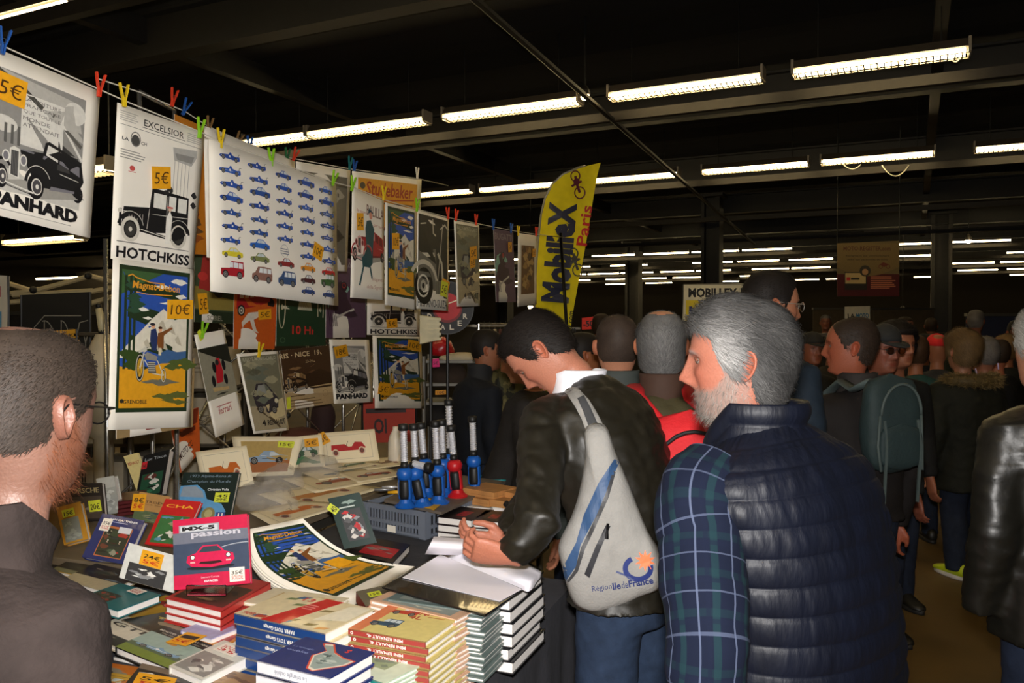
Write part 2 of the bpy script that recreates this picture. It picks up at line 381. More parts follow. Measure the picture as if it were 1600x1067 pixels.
# ================================================================== people
def sstep(a, b, x):
    t = np.clip((x - a) / (b - a), 0, 1); return t * t * (3 - 2 * t)
def wob(V, seed, freq, oct=3):
    """smooth pseudo-noise from a few random waves, -1..1"""
    r = np.random.RandomState(seed); out = np.zeros(len(V)); amp = 1; tot = 0
    for o in range(oct):
        for k in range(3):
            d = r.normal(size=3); d /= np.linalg.norm(d)
            w = r.normal(size=3); w /= np.linalg.norm(w)
            out += amp * np.sin(V @ d * freq + 1.7 * np.sin(V @ w * freq * .7 + r.rand() * 6) + r.rand() * 6)
        tot += amp * 1.9; amp *= .55; freq *= 2.1
    return out / tot
_HT = np.array([  # z, front, back, half width
 (.1185, -.012, -.016, .004), (.116, .018, -.045, .026), (.110, .040, -.066, .042), (.100, .058, -.082, .055), (.085, .073, -.094, .065), (.065, .085, -.103, .0725), (.045, .092, -.107, .0765), (.025, .095, -.108, .0785),
 (.005, .092, -.105, .0785), (-.015, .090, -.100, .0770), (-.035, .090, -.092, .0745), (-.055, .0895, -.082, .0705), (-.075, .088, -.072, .066), (-.092, .087, -.065, .0605), (-.106, .084, -.061, .054), (-.116, .074, -.060, .0505),
 (-.123, .056, -.060, .0505), (-.131, .036, -.060, .0515), (-.142, .024, -.061, .0525), (-.165, .020, -.065, .0545), (-.195, .018, -.069, .058), (-.225, .016, -.072, .060), (-.25, .014, -.074, .060)])
def head_geo(nr, na, wide=1.0, nose=1.0, jaw=1.0, neck=1.0):
    zs = np.interp(np.linspace(0, 1, nr), np.linspace(0, 1, len(_HT)), _HT[:, 0])
    zz = _HT[::-1, 0]
    def tab(c):
        fine = np.interp(np.linspace(zz[0], zz[-1], 400), zz, _HT[::-1, c]); k = np.exp(-np.linspace(-2, 2, 13) ** 2); k /= k.sum()
        f2 = np.convolve(np.pad(fine, 6, 'edge'), k, 'valid'); f2[-8:] = fine[-8:]
        return np.interp(zs, np.linspace(zz[0], zz[-1], 400), f2)
    fr, bk, hw = tab(1), tab(2), tab(3)
    lowr = sstep(-.12, -.15, zs); hw = hw * wide * (1 + (neck - 1) * lowr); bk = bk * (1 + (neck - 1) * .6 * lowr)
    hw = hw * (1 + (jaw - 1) * np.exp(-((zs + .09) / .03) ** 2))
    ph = np.arange(na) / na * 2 * np.pi; th = ph - .5 * np.sin(ph)
    y0 = -.012
    e = np.where(np.cos(th) > 0, .88, 1.0)
    sx = np.sign(np.sin(th)) * np.abs(np.sin(th)) ** e; cy = np.sign(np.cos(th)) * np.abs(np.cos(th)) ** e
    X = hw[:, None] * sx[None]; Y = y0 + np.where(cy[None] > 0, (fr[:, None] - y0) * cy[None], (y0 - bk[:, None]) * cy[None]); Z = np.repeat(zs[:, None], na, 1)
    front = sstep(.0, .05, Y)
    g = lambda cx, cz, sx_, sz_: np.exp(-((X - cx) / sx_) ** 2 - ((Z - cz) / sz_) ** 2)
    h = np.interp(Z, [-.056, -.046, -.037, -.03, .0, .016, .026], [0, .012, .026, .0255, .011, .004, 0]) * nose
    sg = np.interp(Z, [-.05, -.036, .0, .02], [.0165, .0145, .0095, .010])
    d = h * np.exp(-(np.abs(X) / sg) ** 2.2)
    for s in (-1, 1):
        d += .008 * nose * g(s * .015, -.041, .007, .008) - .012 * g(s * .031, .004, .0145, .011) + .006 * g(s * .031, .003, .010, .0055)
        d += .005 * g(s * .028, .024, .02, .007) + .004 * g(s * .046, -.022, .016, .012) - .004 * g(s * .03, -.055, .012, .02)
    d += .0045 * g(0, -.066, .021, .004) - .005 * g(0, -.0715, .024, .0022) + .005 * g(0, -.0775, .018, .0045) - .005 * g(0, -.089, .02, .006) + .005 * g(0, -.106, .018, .011)
    Y = Y + d * front
    V = np.stack([X, Y, Z], -1).reshape(-1, 3)
    Fc = [(i * na + j, (i + 1) * na + j, (i + 1) * na + (j + 1) % na, i * na + (j + 1) % na) for i in range(nr - 1) for j in range(na)]
    Fc.append(tuple(range(na)))
    return V, Fc, nr, na
def ear_geo(side, n=9, m=20, s=1.0):
    V = []; 
    for i in range(n + 1):
        r = i / n
        for j in range(m):
            a = 2 * math.pi * j / m
            ey = .0185 * math.cos(a) * r * (1 + .18 * math.sin(a)); ez = .034 * math.sin(a) * r
            out = .009 * math.exp(-((r - .82) / .16) ** 2) * (1 - .5 * max(0, -math.sin(a))) - .006 * math.exp(-(r / .45) ** 2) + .004 * math.exp(-(((ey - .012) / .005) ** 2 + ((ez + .004) / .008) ** 2))
            back = -.012 * (r > .97)
            V.append((out + back + .006 - .35 * ey, ey - .003, ez))
    V = np.array(V) * s; t = R(14)
    y, z = V[:, 1].copy(), V[:, 2].copy(); V[:, 1] = y * math.cos(t) - z * math.sin(t); V[:, 2] = y * math.sin(t) + z * math.cos(t)
    V[:, 0] += .0775; V[:, 1] += -.016; V[:, 2] += -.008
    V[:, 0] *= side
    Fc = [(i * m + j, i * m + (j + 1) % m, (i + 1) * m + (j + 1) % m, (i + 1) * m + j) for i in range(n) for j in range(m)]
    if side < 0: Fc = [f[::-1] for f in Fc]
    return V, Fc
def ball_geo(c, r, nu=12, nv=8):
    b = MB().ball(c, r, nu, nv); return np.array(b.v), list(b.f)
class Acc:
    def __init__(s): s.V, s.F, s.C, s.n = [], [], [], 0
    def add(s, V, Fc, C):
        V = np.asarray(V, float); s.V.append(V); s.F += [tuple(i + s.n for i in f) for f in Fc]; s.n += len(V)
        s.C.append(np.tile(np.array(C, float), (len(V), 1)) if np.ndim(C) == 1 else np.asarray(C)); return s
    def get(s): return np.concatenate(s.V), s.F, np.concatenate(s.C)
def remesh(V, Fc, vox, smooth=3):
    me = bpy.data.meshes.new('tmp'); me.from_pydata(np.asarray(V).tolist(), [], Fc); ob = bpy.data.objects.new('tmp', me); COL.objects.link(ob)
    m = ob.modifiers.new('r', 'REMESH'); m.mode = 'VOXEL'; m.voxel_size = vox
    if smooth:
        k = ob.modifiers.new('s', 'SMOOTH'); k.iterations = smooth; k.factor = .5
    dg = bpy.context.evaluated_depsgraph_get(); dg.update(); ev = ob.evaluated_get(dg); em = ev.to_mesh()
    n = len(em.vertices); co = np.empty(n * 3, np.float32); em.vertices.foreach_get('co', co); no = np.empty(n * 3, np.float32); em.vertices.foreach_get('normal', no)
    fs = [tuple(p.vertices) for p in em.polygons]
    ev.to_mesh_clear(); bpy.data.objects.remove(ob); bpy.data.meshes.remove(me)
    return co.reshape(-1, 3).astype(float), fs, no.reshape(-1, 3).astype(float)
def bez(a, b, c, n): return [a * ((1 - t) ** 2) + b * (2 * t * (1 - t)) + c * (t * t) for t in [i / (n - 1) for i in range(n)]]
def hand_mb(mb, M, side, curl=.5, spread=.06, thumb=.5, s=1.0):
    """hand: wrist at origin, fingers along +y, palm towards -z, thumb on the -x*side side"""
    def pt(x, y, z): return M @ (Vector((x * side, y, z)) * s)
    rings = []
    for y, w, t in ((-.03, .027, .021), (0, .028, .02), (.03, .036, .019), (.06, .042, .017), (.085, .042, .014), (.095, .038, .011)):
        rings.append([pt(w * math.cos(2 * math.pi * k / 12), y, t * math.sin(2 * math.pi * k / 12)) for k in range(12)])
    mb.loft(rings)
    for i, (x, L) in enumerate(((-.031, .072), (-.0105, .080), (.0105, .075), (.030, .058))):
        p = Vector((x, .085, 0)); a = -.1; pts = [p.copy()]; seg = (L * .46, L * .3, L * .24)
        sp = x * spread * 20
        for q, l in enumerate(seg):
            a += curl * (1.0, 1.25, .8)[q]
            p = p + Vector((math.sin(sp) * l * .3, math.cos(a) * l, -math.sin(a) * l)); pts.append(p.copy())
        r = .0092 if i < 3 else .0078
        mb.tube([pt(*q) for q in pts], [r * s, r * s, r * .93 * s, r * .72 * s], 8)
    pts = [Vector((-.025, .012, -.006)), Vector((-.046, .038, -.014 - .012 * thumb)), Vector((-.052 + .014 * thumb, .070, -.02 - .018 * thumb)), Vector((-.048 + .024 * thumb, .094, -.022 - .026 * thumb))]
    mb.tube([pt(*q) for q in pts], [.014 * s, .0125 * s, .0105 * s, .008 * s], 8)
HAIRC = {'brown': '#2c2119', 'dark': '#17120f', 'grey': '#8f8d8b', 'greyd': '#5c5856', 'white': '#bdb8b0', 'shaved': '#3a2f28', 'blond': '#8a7550'}
_HCACHE = {}
def person(name_label, cat_pos, head, a, head_a=None, pitch=0, roll=0, lean=(0, .03), skin='#c98f6e', hair='brown', hair_fn=None, hair_th=.012, strands=0, strand_len=.035,
           jacket='#202226', jmat=None, jrough=.8, trousers='#1c2230', shoe='#15130f', res=0, wide=1.0, build=1.0, neck=1.0, nose=1.0, beard=None, beard_fn=None, arms=None, vox=.016, fold=.006, hem=.50,
           collar=None, collar_h=.05, sleeves=True, hands=True, jname='jacket', seed=1, glasses=None, flow=None, shoe_col=None, hand_curl=(.45, .45), hmat=(None, None), legs=None, group=None, hair_mul=None, tpart='trousers', eyes=True, ndrop=.058, cdrop=.03):
    hw = P(*head); head_a = a if head_a is None else head_a
    rz = YAW - R(a); Rz = Matrix.Rotation(rz, 4, 'Z')
    off = Rz @ Vector((lean[0], lean[1] + .03, 0))
    root = Vector((hw.x - off.x, hw.y - off.y, 0)); MW = Matrix.Translation(root) @ Rz
    t = thing('person', name_label, 'person', MW, group)
    inv = MW.inverted(); hl = inv @ hw                       # head centre in body frame
    Ht = hl.z + .118 if not pitch else hl.z + .13; s = Ht / 1.75
    if lean[1] > .15: s = 1.0
    # ---------------- head
    nr, na = ((110, 110), (64, 64), (36, 40))[res]
    hs = .96 + .04 * s
    V, Fc, _, _ = head_geo(nr, na, wide, nose, 1, neck); HV = V.copy()
    Rh = Matrix.Rotation(-R(head_a - a), 4, 'Z') @ Matrix.Rotation(-R(pitch), 4, 'X') @ Matrix.Rotation(R(roll), 4, 'Y')
    RH = np.array(Rh.to_3x3()); q = Rh.to_quaternion()
    nb = np.array((0, -.035, -.17))
    def place(Vx, wt=None):
        """head space -> body space; the lower neck stays with the body"""
        Vx = np.asarray(Vx) * hs
        r1 = Vx @ RH.T
        if wt is None: wt = sstep(-.235, -.12, Vx[:, 2])
        base = np.array((0, 0, 0.)); nb_r = RH @ (np.array((0, -.02, -.12)) * hs)
        low = Vx - np.array((0, -.02, -.12)) * hs + nb_r       # un-rotated, hung under the rotated skull
        return r1 * wt[:, None] + low * (1 - wt)[:, None] + np.array(hl)
    sk = np.array(lin(skin)); C = np.tile(sk, (len(V), 1))
    x, y, z = HV.T
    front = sstep(.02, .06, y)
    def mixc(C, col, w): return C * (1 - w[:, None]) + np.array(lin(col) if isinstance(col, str) else col) * w[:, None]
    C = mixc(C, sk * np.array((1.08, .78, .74)), .55 * front * np.exp(-((np.abs(x) - .04) / .02) ** 2 - ((z + .025) / .03) ** 2))
    C = mixc(C, sk * np.array((1.05, .76, .72)), .5 * front * np.exp(-(x / .015) ** 2 - ((z + .036) / .015) ** 2))
    C = mixc(C, sk * np.array((.85, .5, .48)), .8 * front * np.exp(-(x / .022) ** 4 - ((z + .0715) / .009) ** 4))
    hc = np.array(lin(HAIRC.get(hair, hair)))
    C = mixc(C, hc * .8, .75 * front * np.exp(-((np.abs(x) - .03) / .018) ** 4 - ((z - .0225 + 2 * (np.abs(x) - .03) ** 2 * 10) / .0042) ** 2))
    if beard: C = mixc(C, beard[0], beard[1] * front_b(x, y, z, beard_fn))
    acc = Acc(); acc.add(place(V), Fc, C)
    for sd in (-1, 1):
        EV, EF = ear_geo(sd, 9 if res < 2 else 4, 22 if res < 2 else 12); acc.add(place(EV * np.array((wide, 1, 1)), np.ones(len(EV))), EF, sk * np.array((1.02, .82, .76)))
        if eyes:
            fy = .0795
            BV, BF = ball_geo((sd * .031, fy - .0085, .0035), (.0125, .0122, .0075), 12, 8); acc.add(place(BV, np.ones(len(BV))), BF, lin('#75695f'))
            BV, BF = ball_geo((sd * .031, fy - .0015, .0030), (.0060, .0055, .0055), 10, 6); acc.add(place(BV, np.ones(len(BV))), BF, lin('#2a201a'))
            mbx = MB().tube([(sd * .031 - .0135 + .027 * i / 8, fy + .004 - .012 * abs(i / 4 - 1) ** 2 * .5, .0045 + .0055 * math.sin(math.pi * i / 8)) for i in range(9)], .0023, 6); acc.add(place(np.array(mbx.v), np.ones(len(mbx.v))), list(mbx.f), sk * .55)
    # ---------------- the body below, under the clothes
    nbp = Vector(hl) + Vector(RH @ np.array((0, -.02, -.12))) * hs + Vector((0, -.015, -ndrop))     # base of neck
    pel = Vector((0, 0, .52 * Ht if lean[1] <= .15 else .90)); mid = pel.lerp(nbp, .55) + Vector((0, -.05 - .25 * max(0, lean[1] - .1), .03))
    spine = bez(pel, mid, nbp, 12)
    def ring_at(u, w, d, n=28, e=.85):
        i = min(int(u * 11), 10); fr = u * 11 - i; c = spine[i].lerp(spine[i + 1], fr); tg = (spine[i + 1] - spine[i]).normalized()
        yy = Vector((0, tg.z, -tg.y)).normalized()
        out = []
        for k in range(n):
            an = 2 * math.pi * k / n; ca, sa = math.cos(an), math.sin(an)
            out.append(c + Vector((w * math.copysign(abs(ca) ** e, ca), 0, 0)) + yy * (d * math.copysign(abs(sa) ** e, sa)))
        return out
    b = build * s
    TOR = [(0, .168, .115), (.15, .165, .115), (.3, .165, .115), (.45, .175, .118), (.6, .19, .12), (.72, .2, .118), (.82, .195, .108), (.9, .15, .092), (.96, .095, .075), (1, .065, .062)]
    sh = [nbp + Vector((sd * .185 * b, -.005, -.085 * s)) for sd in (-1, 1)]
    arms = arms or [None, None]; el, wr = [], []
    for i, sd in enumerate((-1, 1)):
        if arms[i]: e_, w_ = [inv @ p for p in arms[i]]
        else: e_ = sh[i] + Vector((sd * .055, -.03, -.29 * s)); w_ = e_ + Vector((sd * -.005, .06, -.25 * s))
        el.append(e_); wr.append(w_)
    hip = [pel + Vector((sd * .088 * s, 0, -.02)) for sd in (-1, 1)]
    lg = legs or [(Vector((-.1 * s, .02, .47 * s)), Vector((-.105 * s, -.02, .085))), (Vector((.1 * s, .02, .47 * s)), Vector((.105 * s, -.02, .085)))]
    core = MB(); core.loft([ring_at(u, w * b * .82, d * b * .8, 16) for u, w, d in TOR])
    for i, sd in enumerate((-1, 1)):
        core.tube([sh[i] + Vector((-sd * .06, 0, 0)), sh[i], el[i], wr[i]], [.045, .045, .036, .026], 8)
        core.tube([hip[i] + Vector((0, 0, .05)), lg[i][0], lg[i][1]], [.07, .05, .04], 8)
        if hands:
            M = hmat[i]
            if M is None:
                dv = (wr[i] - el[i]).normalized(); M = frame(wr[i], Vector((0, sd * 1.0, 0)).cross(dv) if False else dv.cross(Vector((sd, 0, 0))) * -1, dv)
            else: M = inv @ M
            hand_mb(core, M, -sd if hmat[i] is not None else sd, hand_curl[i], s=1.0)
    hv = (.0042 if hmat[0] is not None or hmat[1] is not None else .0075)
    CV, CF, _ = remesh(core.v, core.f, hv, 2); acc.add(CV, CF, sk * np.array((1, .9, .88)))
    BV, BF, BC = acc.get(); np_obj('body', BV, BF, SKIN, t, BC)
    # ---------------- hair shell and strands
    if hair_fn is not None:
        m = hair_fn(x, y, z); keep = m > .02
        nrm = np.stack([x / .0062, (y + .012) / .0105, np.where(z > -.02, (z + .02) / .0195, 0)], -1); nrm[:, 2] = np.where(z > -.02, nrm[:, 2], -.05); nrm /= np.linalg.norm(nrm, axis=1)[:, None] + 1e-9
        nz = .55 + .45 * wob(HV, seed + 3, 60, 2)
        cap = HV + nrm * (hair_th * np.clip(m, 0, 1) * (.55 + .55 * nz))[:, None] + nrm * .0012
        hf = [f for f in Fc if all(keep[i] for i in f)]
        used = sorted({i for f in hf for i in f}); mp = {k: i for i, k in enumerate(used)}
        hcol = np.tile(hc, (len(used), 1)) * (.75 + .5 * (wob(HV[used], seed + 9, 60, 3) * .5 + .5))[:, None]
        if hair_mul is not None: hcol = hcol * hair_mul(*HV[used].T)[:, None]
        A2 = Acc(); A2.add(place(cap[used], np.ones(len(used))), [tuple(mp[i] for i in f) for f in hf], hcol)
        if strands:
            r = np.random.RandomState(seed + 5); ids = np.array(used); pw = np.clip(m[ids], 0, 1); ids = r.choice(ids, strands, p=pw / pw.sum())
            p = cap[ids] + r.normal(size=(strands, 3)) * .0018; n0 = nrm[ids]
            fl_ = flow if flow is not None else (lambda q: np.stack([q[:, 0] * 2, -np.ones(len(q)) * .9, -.4 - 6 * (.06 - q[:, 2]).clip(0, .1)], -1))
            L = strand_len * (.6 + .7 * r.rand(strands)) * (.35 + .65 * np.clip(m[ids], 0, 1)); pts = [p - n0 * .002]; cur = p.copy(); dirj = r.normal(size=(strands, 3)) * .22
            for q_ in range(4):
                d = fl_(cur); d = d / (np.linalg.norm(d, axis=1)[:, None] + 1e-9) + dirj
                d = d - n0 * (np.sum(d * n0, 1) - (.22 if q_ < 2 else -.1))[:, None]; d /= np.linalg.norm(d, axis=1)[:, None]
                cur = cur + d * (L / 4)[:, None]
                nn = np.stack([cur[:, 0] / .0062, (cur[:, 1] + .012) / .0105, cur[:, 2] / .0195], -1); n0 = nn / (np.linalg.norm(nn, axis=1)[:, None] + 1e-9)
                pts.append(cur.copy())
            side = np.cross(pts[-1] - pts[0], nrm[ids]); side /= np.linalg.norm(side, axis=1)[:, None] + 1e-9
            wv = np.array([.0005, .00055, .0005, .0004, .0001]); vs = []
            for k in range(5): vs += [pts[k] - side * wv[k], pts[k] + side * wv[k]]
            SV = np.stack(vs, 1).reshape(-1, 3); SF = [(10 * i + 2 * k, 10 * i + 2 * k + 1, 10 * i + 2 * k + 3, 10 * i + 2 * k + 2) for i in range(strands) for k in range(4)]
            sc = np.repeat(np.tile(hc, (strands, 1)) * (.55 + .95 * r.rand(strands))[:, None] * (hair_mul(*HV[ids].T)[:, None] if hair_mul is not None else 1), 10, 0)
            A2.add(place(SV, np.ones(len(SV))), SF, sc)
        V2, F2, C2 = A2.get(); np_obj('hair', V2, F2, HAIR, t, C2)
    if beard and beard_fn is not None and strands:
        r = np.random.RandomState(seed + 21); bm_ = front_b(x, y, z, beard_fn); nb_ = 2200
        ids = r.choice(len(HV), nb_, p=bm_ / bm_.sum()); p = HV[ids] + r.normal(size=(nb_, 3)) * .0015
        nn = np.stack([p[:, 0] / .0062, (p[:, 1] + .012) / .0105, np.zeros(nb_)], -1); nn /= np.linalg.norm(nn, axis=1)[:, None]
        d = nn * .45 + np.array((0, 0, -.9)) + r.normal(size=(nb_, 3)) * .3; L = (.008 + .012 * r.rand(nb_))[:, None]
        side = np.cross(d, nn); side /= np.linalg.norm(side, axis=1)[:, None] + 1e-9
        SV = np.stack([p - nn * .001 - side * .0006, p - nn * .001 + side * .0006, p + d * L], 1).reshape(-1, 3)
        sc = np.repeat(np.tile(np.array(lin(beard[0])), (nb_, 1)) * (.5 + r.rand(nb_))[:, None], 3, 0)
        np_obj('beard', place(SV, np.ones(len(SV))), [(3 * i, 3 * i + 1, 3 * i + 2) for i in range(nb_)], HAIR, t, sc)
    # ---------------- clothes
    jm = jmat or mat('cloth_' + jacket.strip('#'), jacket, jrough, noise_amt=.15, bump=.15, bscale=150, spec=.25)
    g = MB(); h0 = (hem - .52) / .52
    TJ = [(0, .19, .14), (.15, .185, .138), (.3, .185, .137), (.45, .193, .138), (.6, .207, .139), (.72, .215, .134), (.82, .207, .122), (.9, .160, .104), (.955, .105, .088), (.985, .078, .076)]
    low = []
    if hem < .52:
        for k in range(3):
            zz = pel.z + (hem * Ht - pel.z) * (1 - k / 3); low.append([Vector((p.x, p.y, zz)) for p in ring_at(0, (.195 + .006 * (2 - k)) * b, (.142 + .006 * (2 - k)) * b)])
    g.loft(low + [ring_at(u, w * b, d * b) for u, w, d in TJ])
    if sleeves:
        for i, sd in enumerate((-1, 1)):
            up = [sh[i] + Vector((-sd * .09, 0, .0)), sh[i] + Vector((-sd * .01, 0, -.005)), sh[i].lerp(el[i], .5), el[i], el[i].lerp(wr[i], .5), el[i].lerp(wr[i], 1.0)]
            g.tube(up, [.078 * b, .076 * b, .068 * b, .062 * b, .056 * b, .048 * b], 14)
    GV, GF, GN = remesh(g.v, g.f, vox, 5)
    # folds: stronger along the arms and at the waist
    w1 = wob(GV * np.array((1, 1, .6)), seed, 22, 3); w2 = wob(GV * np.array((1, 1, 2.2)), seed + 1, 34, 2)
    GV = GV + GN * (fold * (.6 * w1 + .6 * np.abs(w2) - .2))[:, None]
    np_obj(jname, GV, GF, jm, t)
    if collar:
        cm = collar if not isinstance(collar, str) else mat('collar_' + collar.strip('#'), collar, .8, noise_amt=.1)
        c = MB(); rings = []
        for u, k, zz in ((0, 1.6, -.06), (0, 1.3, -.025), (0, 1.17, .0), (.5, 1.12, collar_h * .6), (1, 1.16, collar_h), (1, 1.08, collar_h + .002), (.5, 1.03, collar_h * .6), (0, 1.0, 0)):
            rr = []
            for j in range(28):
                an = 2 * math.pi * j / 28; fy = math.sin(an)
                rr.append(nbp + Vector((.072 * b * k * neck * math.cos(an), -.006 + .07 * b * k * math.sin(an) + .02 * u * max(fy, 0), zz - cdrop * max(fy, 0) + .018)))
            rings.append(rr)
        c.loft(rings, cap=False); c.build('collar', cm, t, smooth=True)
    tm = mat(tpart + '_' + trousers.strip('#'), trousers, .9, noise_amt=.2, nscale=30, bump=.15, bscale=200, spec=.2); g = MB()
    g.loft([ring_at(0, w_ * b, d_ * b) if k == 0 else [Vector((p.x, p.y, pel.z + zo)) for p in ring_at(0, w_ * b, d_ * b)] for k, (w_, d_, zo) in enumerate([(.172, .12, 0), (.178, .125, -.06), (.17, .12, -.1)])][::-1])
    for i in (0, 1):
        g.tube([hip[i], hip[i].lerp(lg[i][0], .5), lg[i][0], lg[i][0].lerp(lg[i][1], .5), lg[i][1] - Vector((0, 0, .035))], [.098 * b, .09 * b, .075 * b, .07 * b, .066 * b], 14)
    TV, TF, TN = remesh(g.v, g.f, max(vox, .012), 4); TV = TV + TN * (.004 * wob(TV * np.array((1, 1, 1.8)), seed + 4, 30, 3))[:, None]
    np_obj(tpart, TV, TF, tm, t)
    for i, sd in enumerate((-1, 1)):
        sb = MB(); an = lg[i][1]
        for y_, w_, z_ in ():
            pass
        sb.loft([[Vector((an.x + w_ * math.cos(2 * math.pi * k / 10), an.y + yy, max(.022, zc + hh * math.sin(2 * math.pi * k / 10)))) for k in range(10)] for yy, w_, zc, hh in ((-.085, .02, .05, .03), (-.07, .034, .055, .045), (-.02, .038, .06, .06), (.04, .04, .045, .05), (.1, .046, .035, .032), (.16, .042, .03, .022), (.19, .02, .028, .01))], 0)
        sb.loft([[Vector((an.x + w_ * math.cos(2 * math.pi * k / 14) * 1.0, an.y + .052 + .142 * math.sin(2 * math.pi * k / 14), zz)) for k in range(14)] for w_, zz in ((.046, .001), (.048, .012), (.046, .026))], 1)
        sb.build('shoe', [mat('shoe_' + (shoe_col or shoe).strip('#'), shoe_col or shoe, .5), mat('shoe_sole' + ('_pale' if shoe_col else ''), '#c9c4bb' if shoe_col else '#1a1816', .7)], t, smooth=True)
    if glasses:
        gm = mat('spectacle_' + glasses.strip('#'), glasses, .35, .6, noise_amt=0); gb = MB()
        for sd in (-1, 1):
            gb.tube([(sd * .032 + .024 * math.cos(2 * math.pi * k / 16), .1045 - .004 * math.cos(2 * math.pi * k / 16) * sd, .0 + .017 * math.sin(2 * math.pi * k / 16)) for k in range(17)], .0014, 5)
            gb.tube([(sd * .056, .101, .006), (sd * .077 * wide, .085, .008), (sd * .0835 * wide, .03, .008), (sd * .083 * wide, -.012, .010), (sd * .082 * wide, -.028, -.008)], .0016, 5)
        gb.tube([(-.008, .1055, .004), (0, .109, .007), (.008, .1055, .004)], .0014, 5)
        gb.v = [tuple(p) for p in place(np.array(gb.v), np.ones(len(gb.v)))]; gb.build('glasses', gm, t, smooth=True)
        lb = MB()
        for sd in (-1, 1): lb.loft([[(sd * .032 + .023 * math.cos(2 * math.pi * k / 14), .104 + dy, .016 * math.sin(2 * math.pi * k / 14)) for k in range(14)] for dy in (0, .001)])
        lb.v = [tuple(p) for p in place(np.array(lb.v), np.ones(len(lb.v)))]; lb.build('lens', LENS, t, smooth=False)
    t2 = dict(root=t, MW=MW, inv=inv, place=place, nbp=nbp, sh=sh, el=el, wr=wr, spine=spine, ring_at=ring_at, b=b, HV=HV, hl=hl, pel=pel, Ht=Ht)
    return t2
LENS = bpy.data.materials.new('spectacle_lens'); LENS.use_nodes = True
_b = LENS.node_tree.nodes['Principled BSDF']; _b.inputs['Roughness'].default_value = .02; _b.inputs['Transmission Weight'].default_value = 1; _b.inputs['IOR'].default_value = 1.05
def front_b(x, y, z, fn): return (fn or b_full)(x, y, z)
def b_full(x, y, z):             # full beard: jaw, chin, moustache, sideburn
    lim = -.047 + .05 * sstep(.055, .0, y)
    w = sstep(.0, -.018, z - lim) * sstep(-.138, -.12, z) * sstep(-.012, .008, y)
    side = sstep(.02, -.02, y) * sstep(-.03, -.01, y) * sstep(.0, -.02, z) * sstep(-.12, -.1, z)
    lip = np.exp(-(x / .016) ** 4 - ((z + .0715) / .007) ** 4) * sstep(.05, .07, y)
    return np.clip(np.maximum(w, side * .8) * (1 - .85 * lip), 1e-6, 1)
# hair masks (head space): return 0..1
def hair_short(front_z=.075, side_z=-.015, nape=-.085, temple=.045):
    def fn(x, y, z):
        lim = np.interp(y, [-.1, -.055, -.03, -.012, .01, .03, .05, .07, .1], [nape, nape, nape + .02, side_z + .04, side_z, side_z + .02, temple, front_z - .01, front_z])
        ear = np.exp(-((y + .014) / .017) ** 4 - ((z + .005) / .032) ** 4) * (np.abs(x) > .05)
        return sstep(-.004, .016, z - lim) * (1 - ear)
    return fn
def hair_bald(top_y=-.03, top_r=.06, side_z=-.01, nape=-.085, front_z=.09):
    base = hair_short(front_z, side_z, nape)
    def fn(x, y, z):
        bald = np.exp(-((x / top_r) ** 2 + ((y - top_y) / (top_r * 1.15)) ** 2) ** 2) * sstep(.05, .085, z)
        return base(x, y, z) * (1 - bald)
    return fn
# ------------------------------------------------------------------ the near figures
def leather_mat(name, c, rough=.33):
    m = mat(name, c, rough, noise_amt=.12, nscale=9, bump=.10, bscale=45, spec=.5); return m
LEATH = leather_mat('black_leather', '#19160e', .5)
JF = mat('brown_twill', '#2a2321', .9, noise_amt=.3, nscale=14, bump=.3, bscale=110, spec=.15)
# left foreground man, seen from behind
pf = person('man in brown jacket at left edge, seen from behind, short hair', None, (42, 640, 1.20), 28, 15, 8, 0, (-.1, .04), '#6c4e42', '#2c241e', hair_bald(-.03, .085, -.012, -.06), .004, 16000, .016,
       jmat=JF, res=0, vox=.010, fold=.007, seed=11, glasses='#1d1b1a', beard=('#6b3f2a', .75), beard_fn=b_full, collar=JF, collar_h=.055, trousers='#2a2c33', build=.9, neck=1.08, ndrop=.075, cdrop=.075, hand_curl=(.5, .5), wide=1.02)
# man in black leather jacket leafing through a book
hpos = P(772, 872, 2.10)
pl = person('man in black leather jacket leaning over the book table, head bowed', None, (844, 550, 2.55), -48, -76, 55, 0, (0, .30), '#a86e58', 'dark', hair_short(.08, -.02, -.075, .06), .007, 16000, .03,
       jmat=LEATH, res=0, vox=.009, fold=.011, seed=23, build=.98, ndrop=.05, trousers='#253247', collar='#e6e6ee', collar_h=.032, hem=.515, tpart='jeans',
       arms=[(P(838, 822, 2.06), P(800, 868, 2.08)), (P(820, 800, 2.58), P(790, 850, 2.42))],
       hmat=(frame(P(797, 868, 2.085), RT * .2 - FW * .5 + UP * .9, -RT + UP * -.12 + FW * .1), frame(P(786, 848, 2.40), RT * .2 - FW * .6 + UP * .8, -RT + UP * -.1)), hand_curl=(.75, .6))
# man in navy quilted body warmer
pv = person('grey bearded man in navy quilted body warmer and checked shirt', None, (1152, 563, 1.71), -40, -74, 3, 0, (-.085, .06), '#98604e', 'grey', hair_short(.07, -.03, -.095, .045), .010, 24000, .042,
       jmat=mat('navy_shirt', '#1c2436', .9), sleeves=False, res=0, vox=.012, fold=.004, seed=31, beard=('#77706a', .7), beard_fn=b_full, trousers='#1b1d24', jname='undershirt', build=1.08, neck=1.05, ndrop=.03, nose=1.2, arms=[(P(1104, 1010, 1.42), P(1098, 1235, 1.40)), None],
       hair_mul=lambda x, y, z: (.10 + .55 * sstep(-.03, .05, y) * sstep(.10, .02, z) + .14 * sstep(-.02, .05, y)) * (1 + .55 * wob(np.stack([x, y, z], 1), 7, 55, 2)))
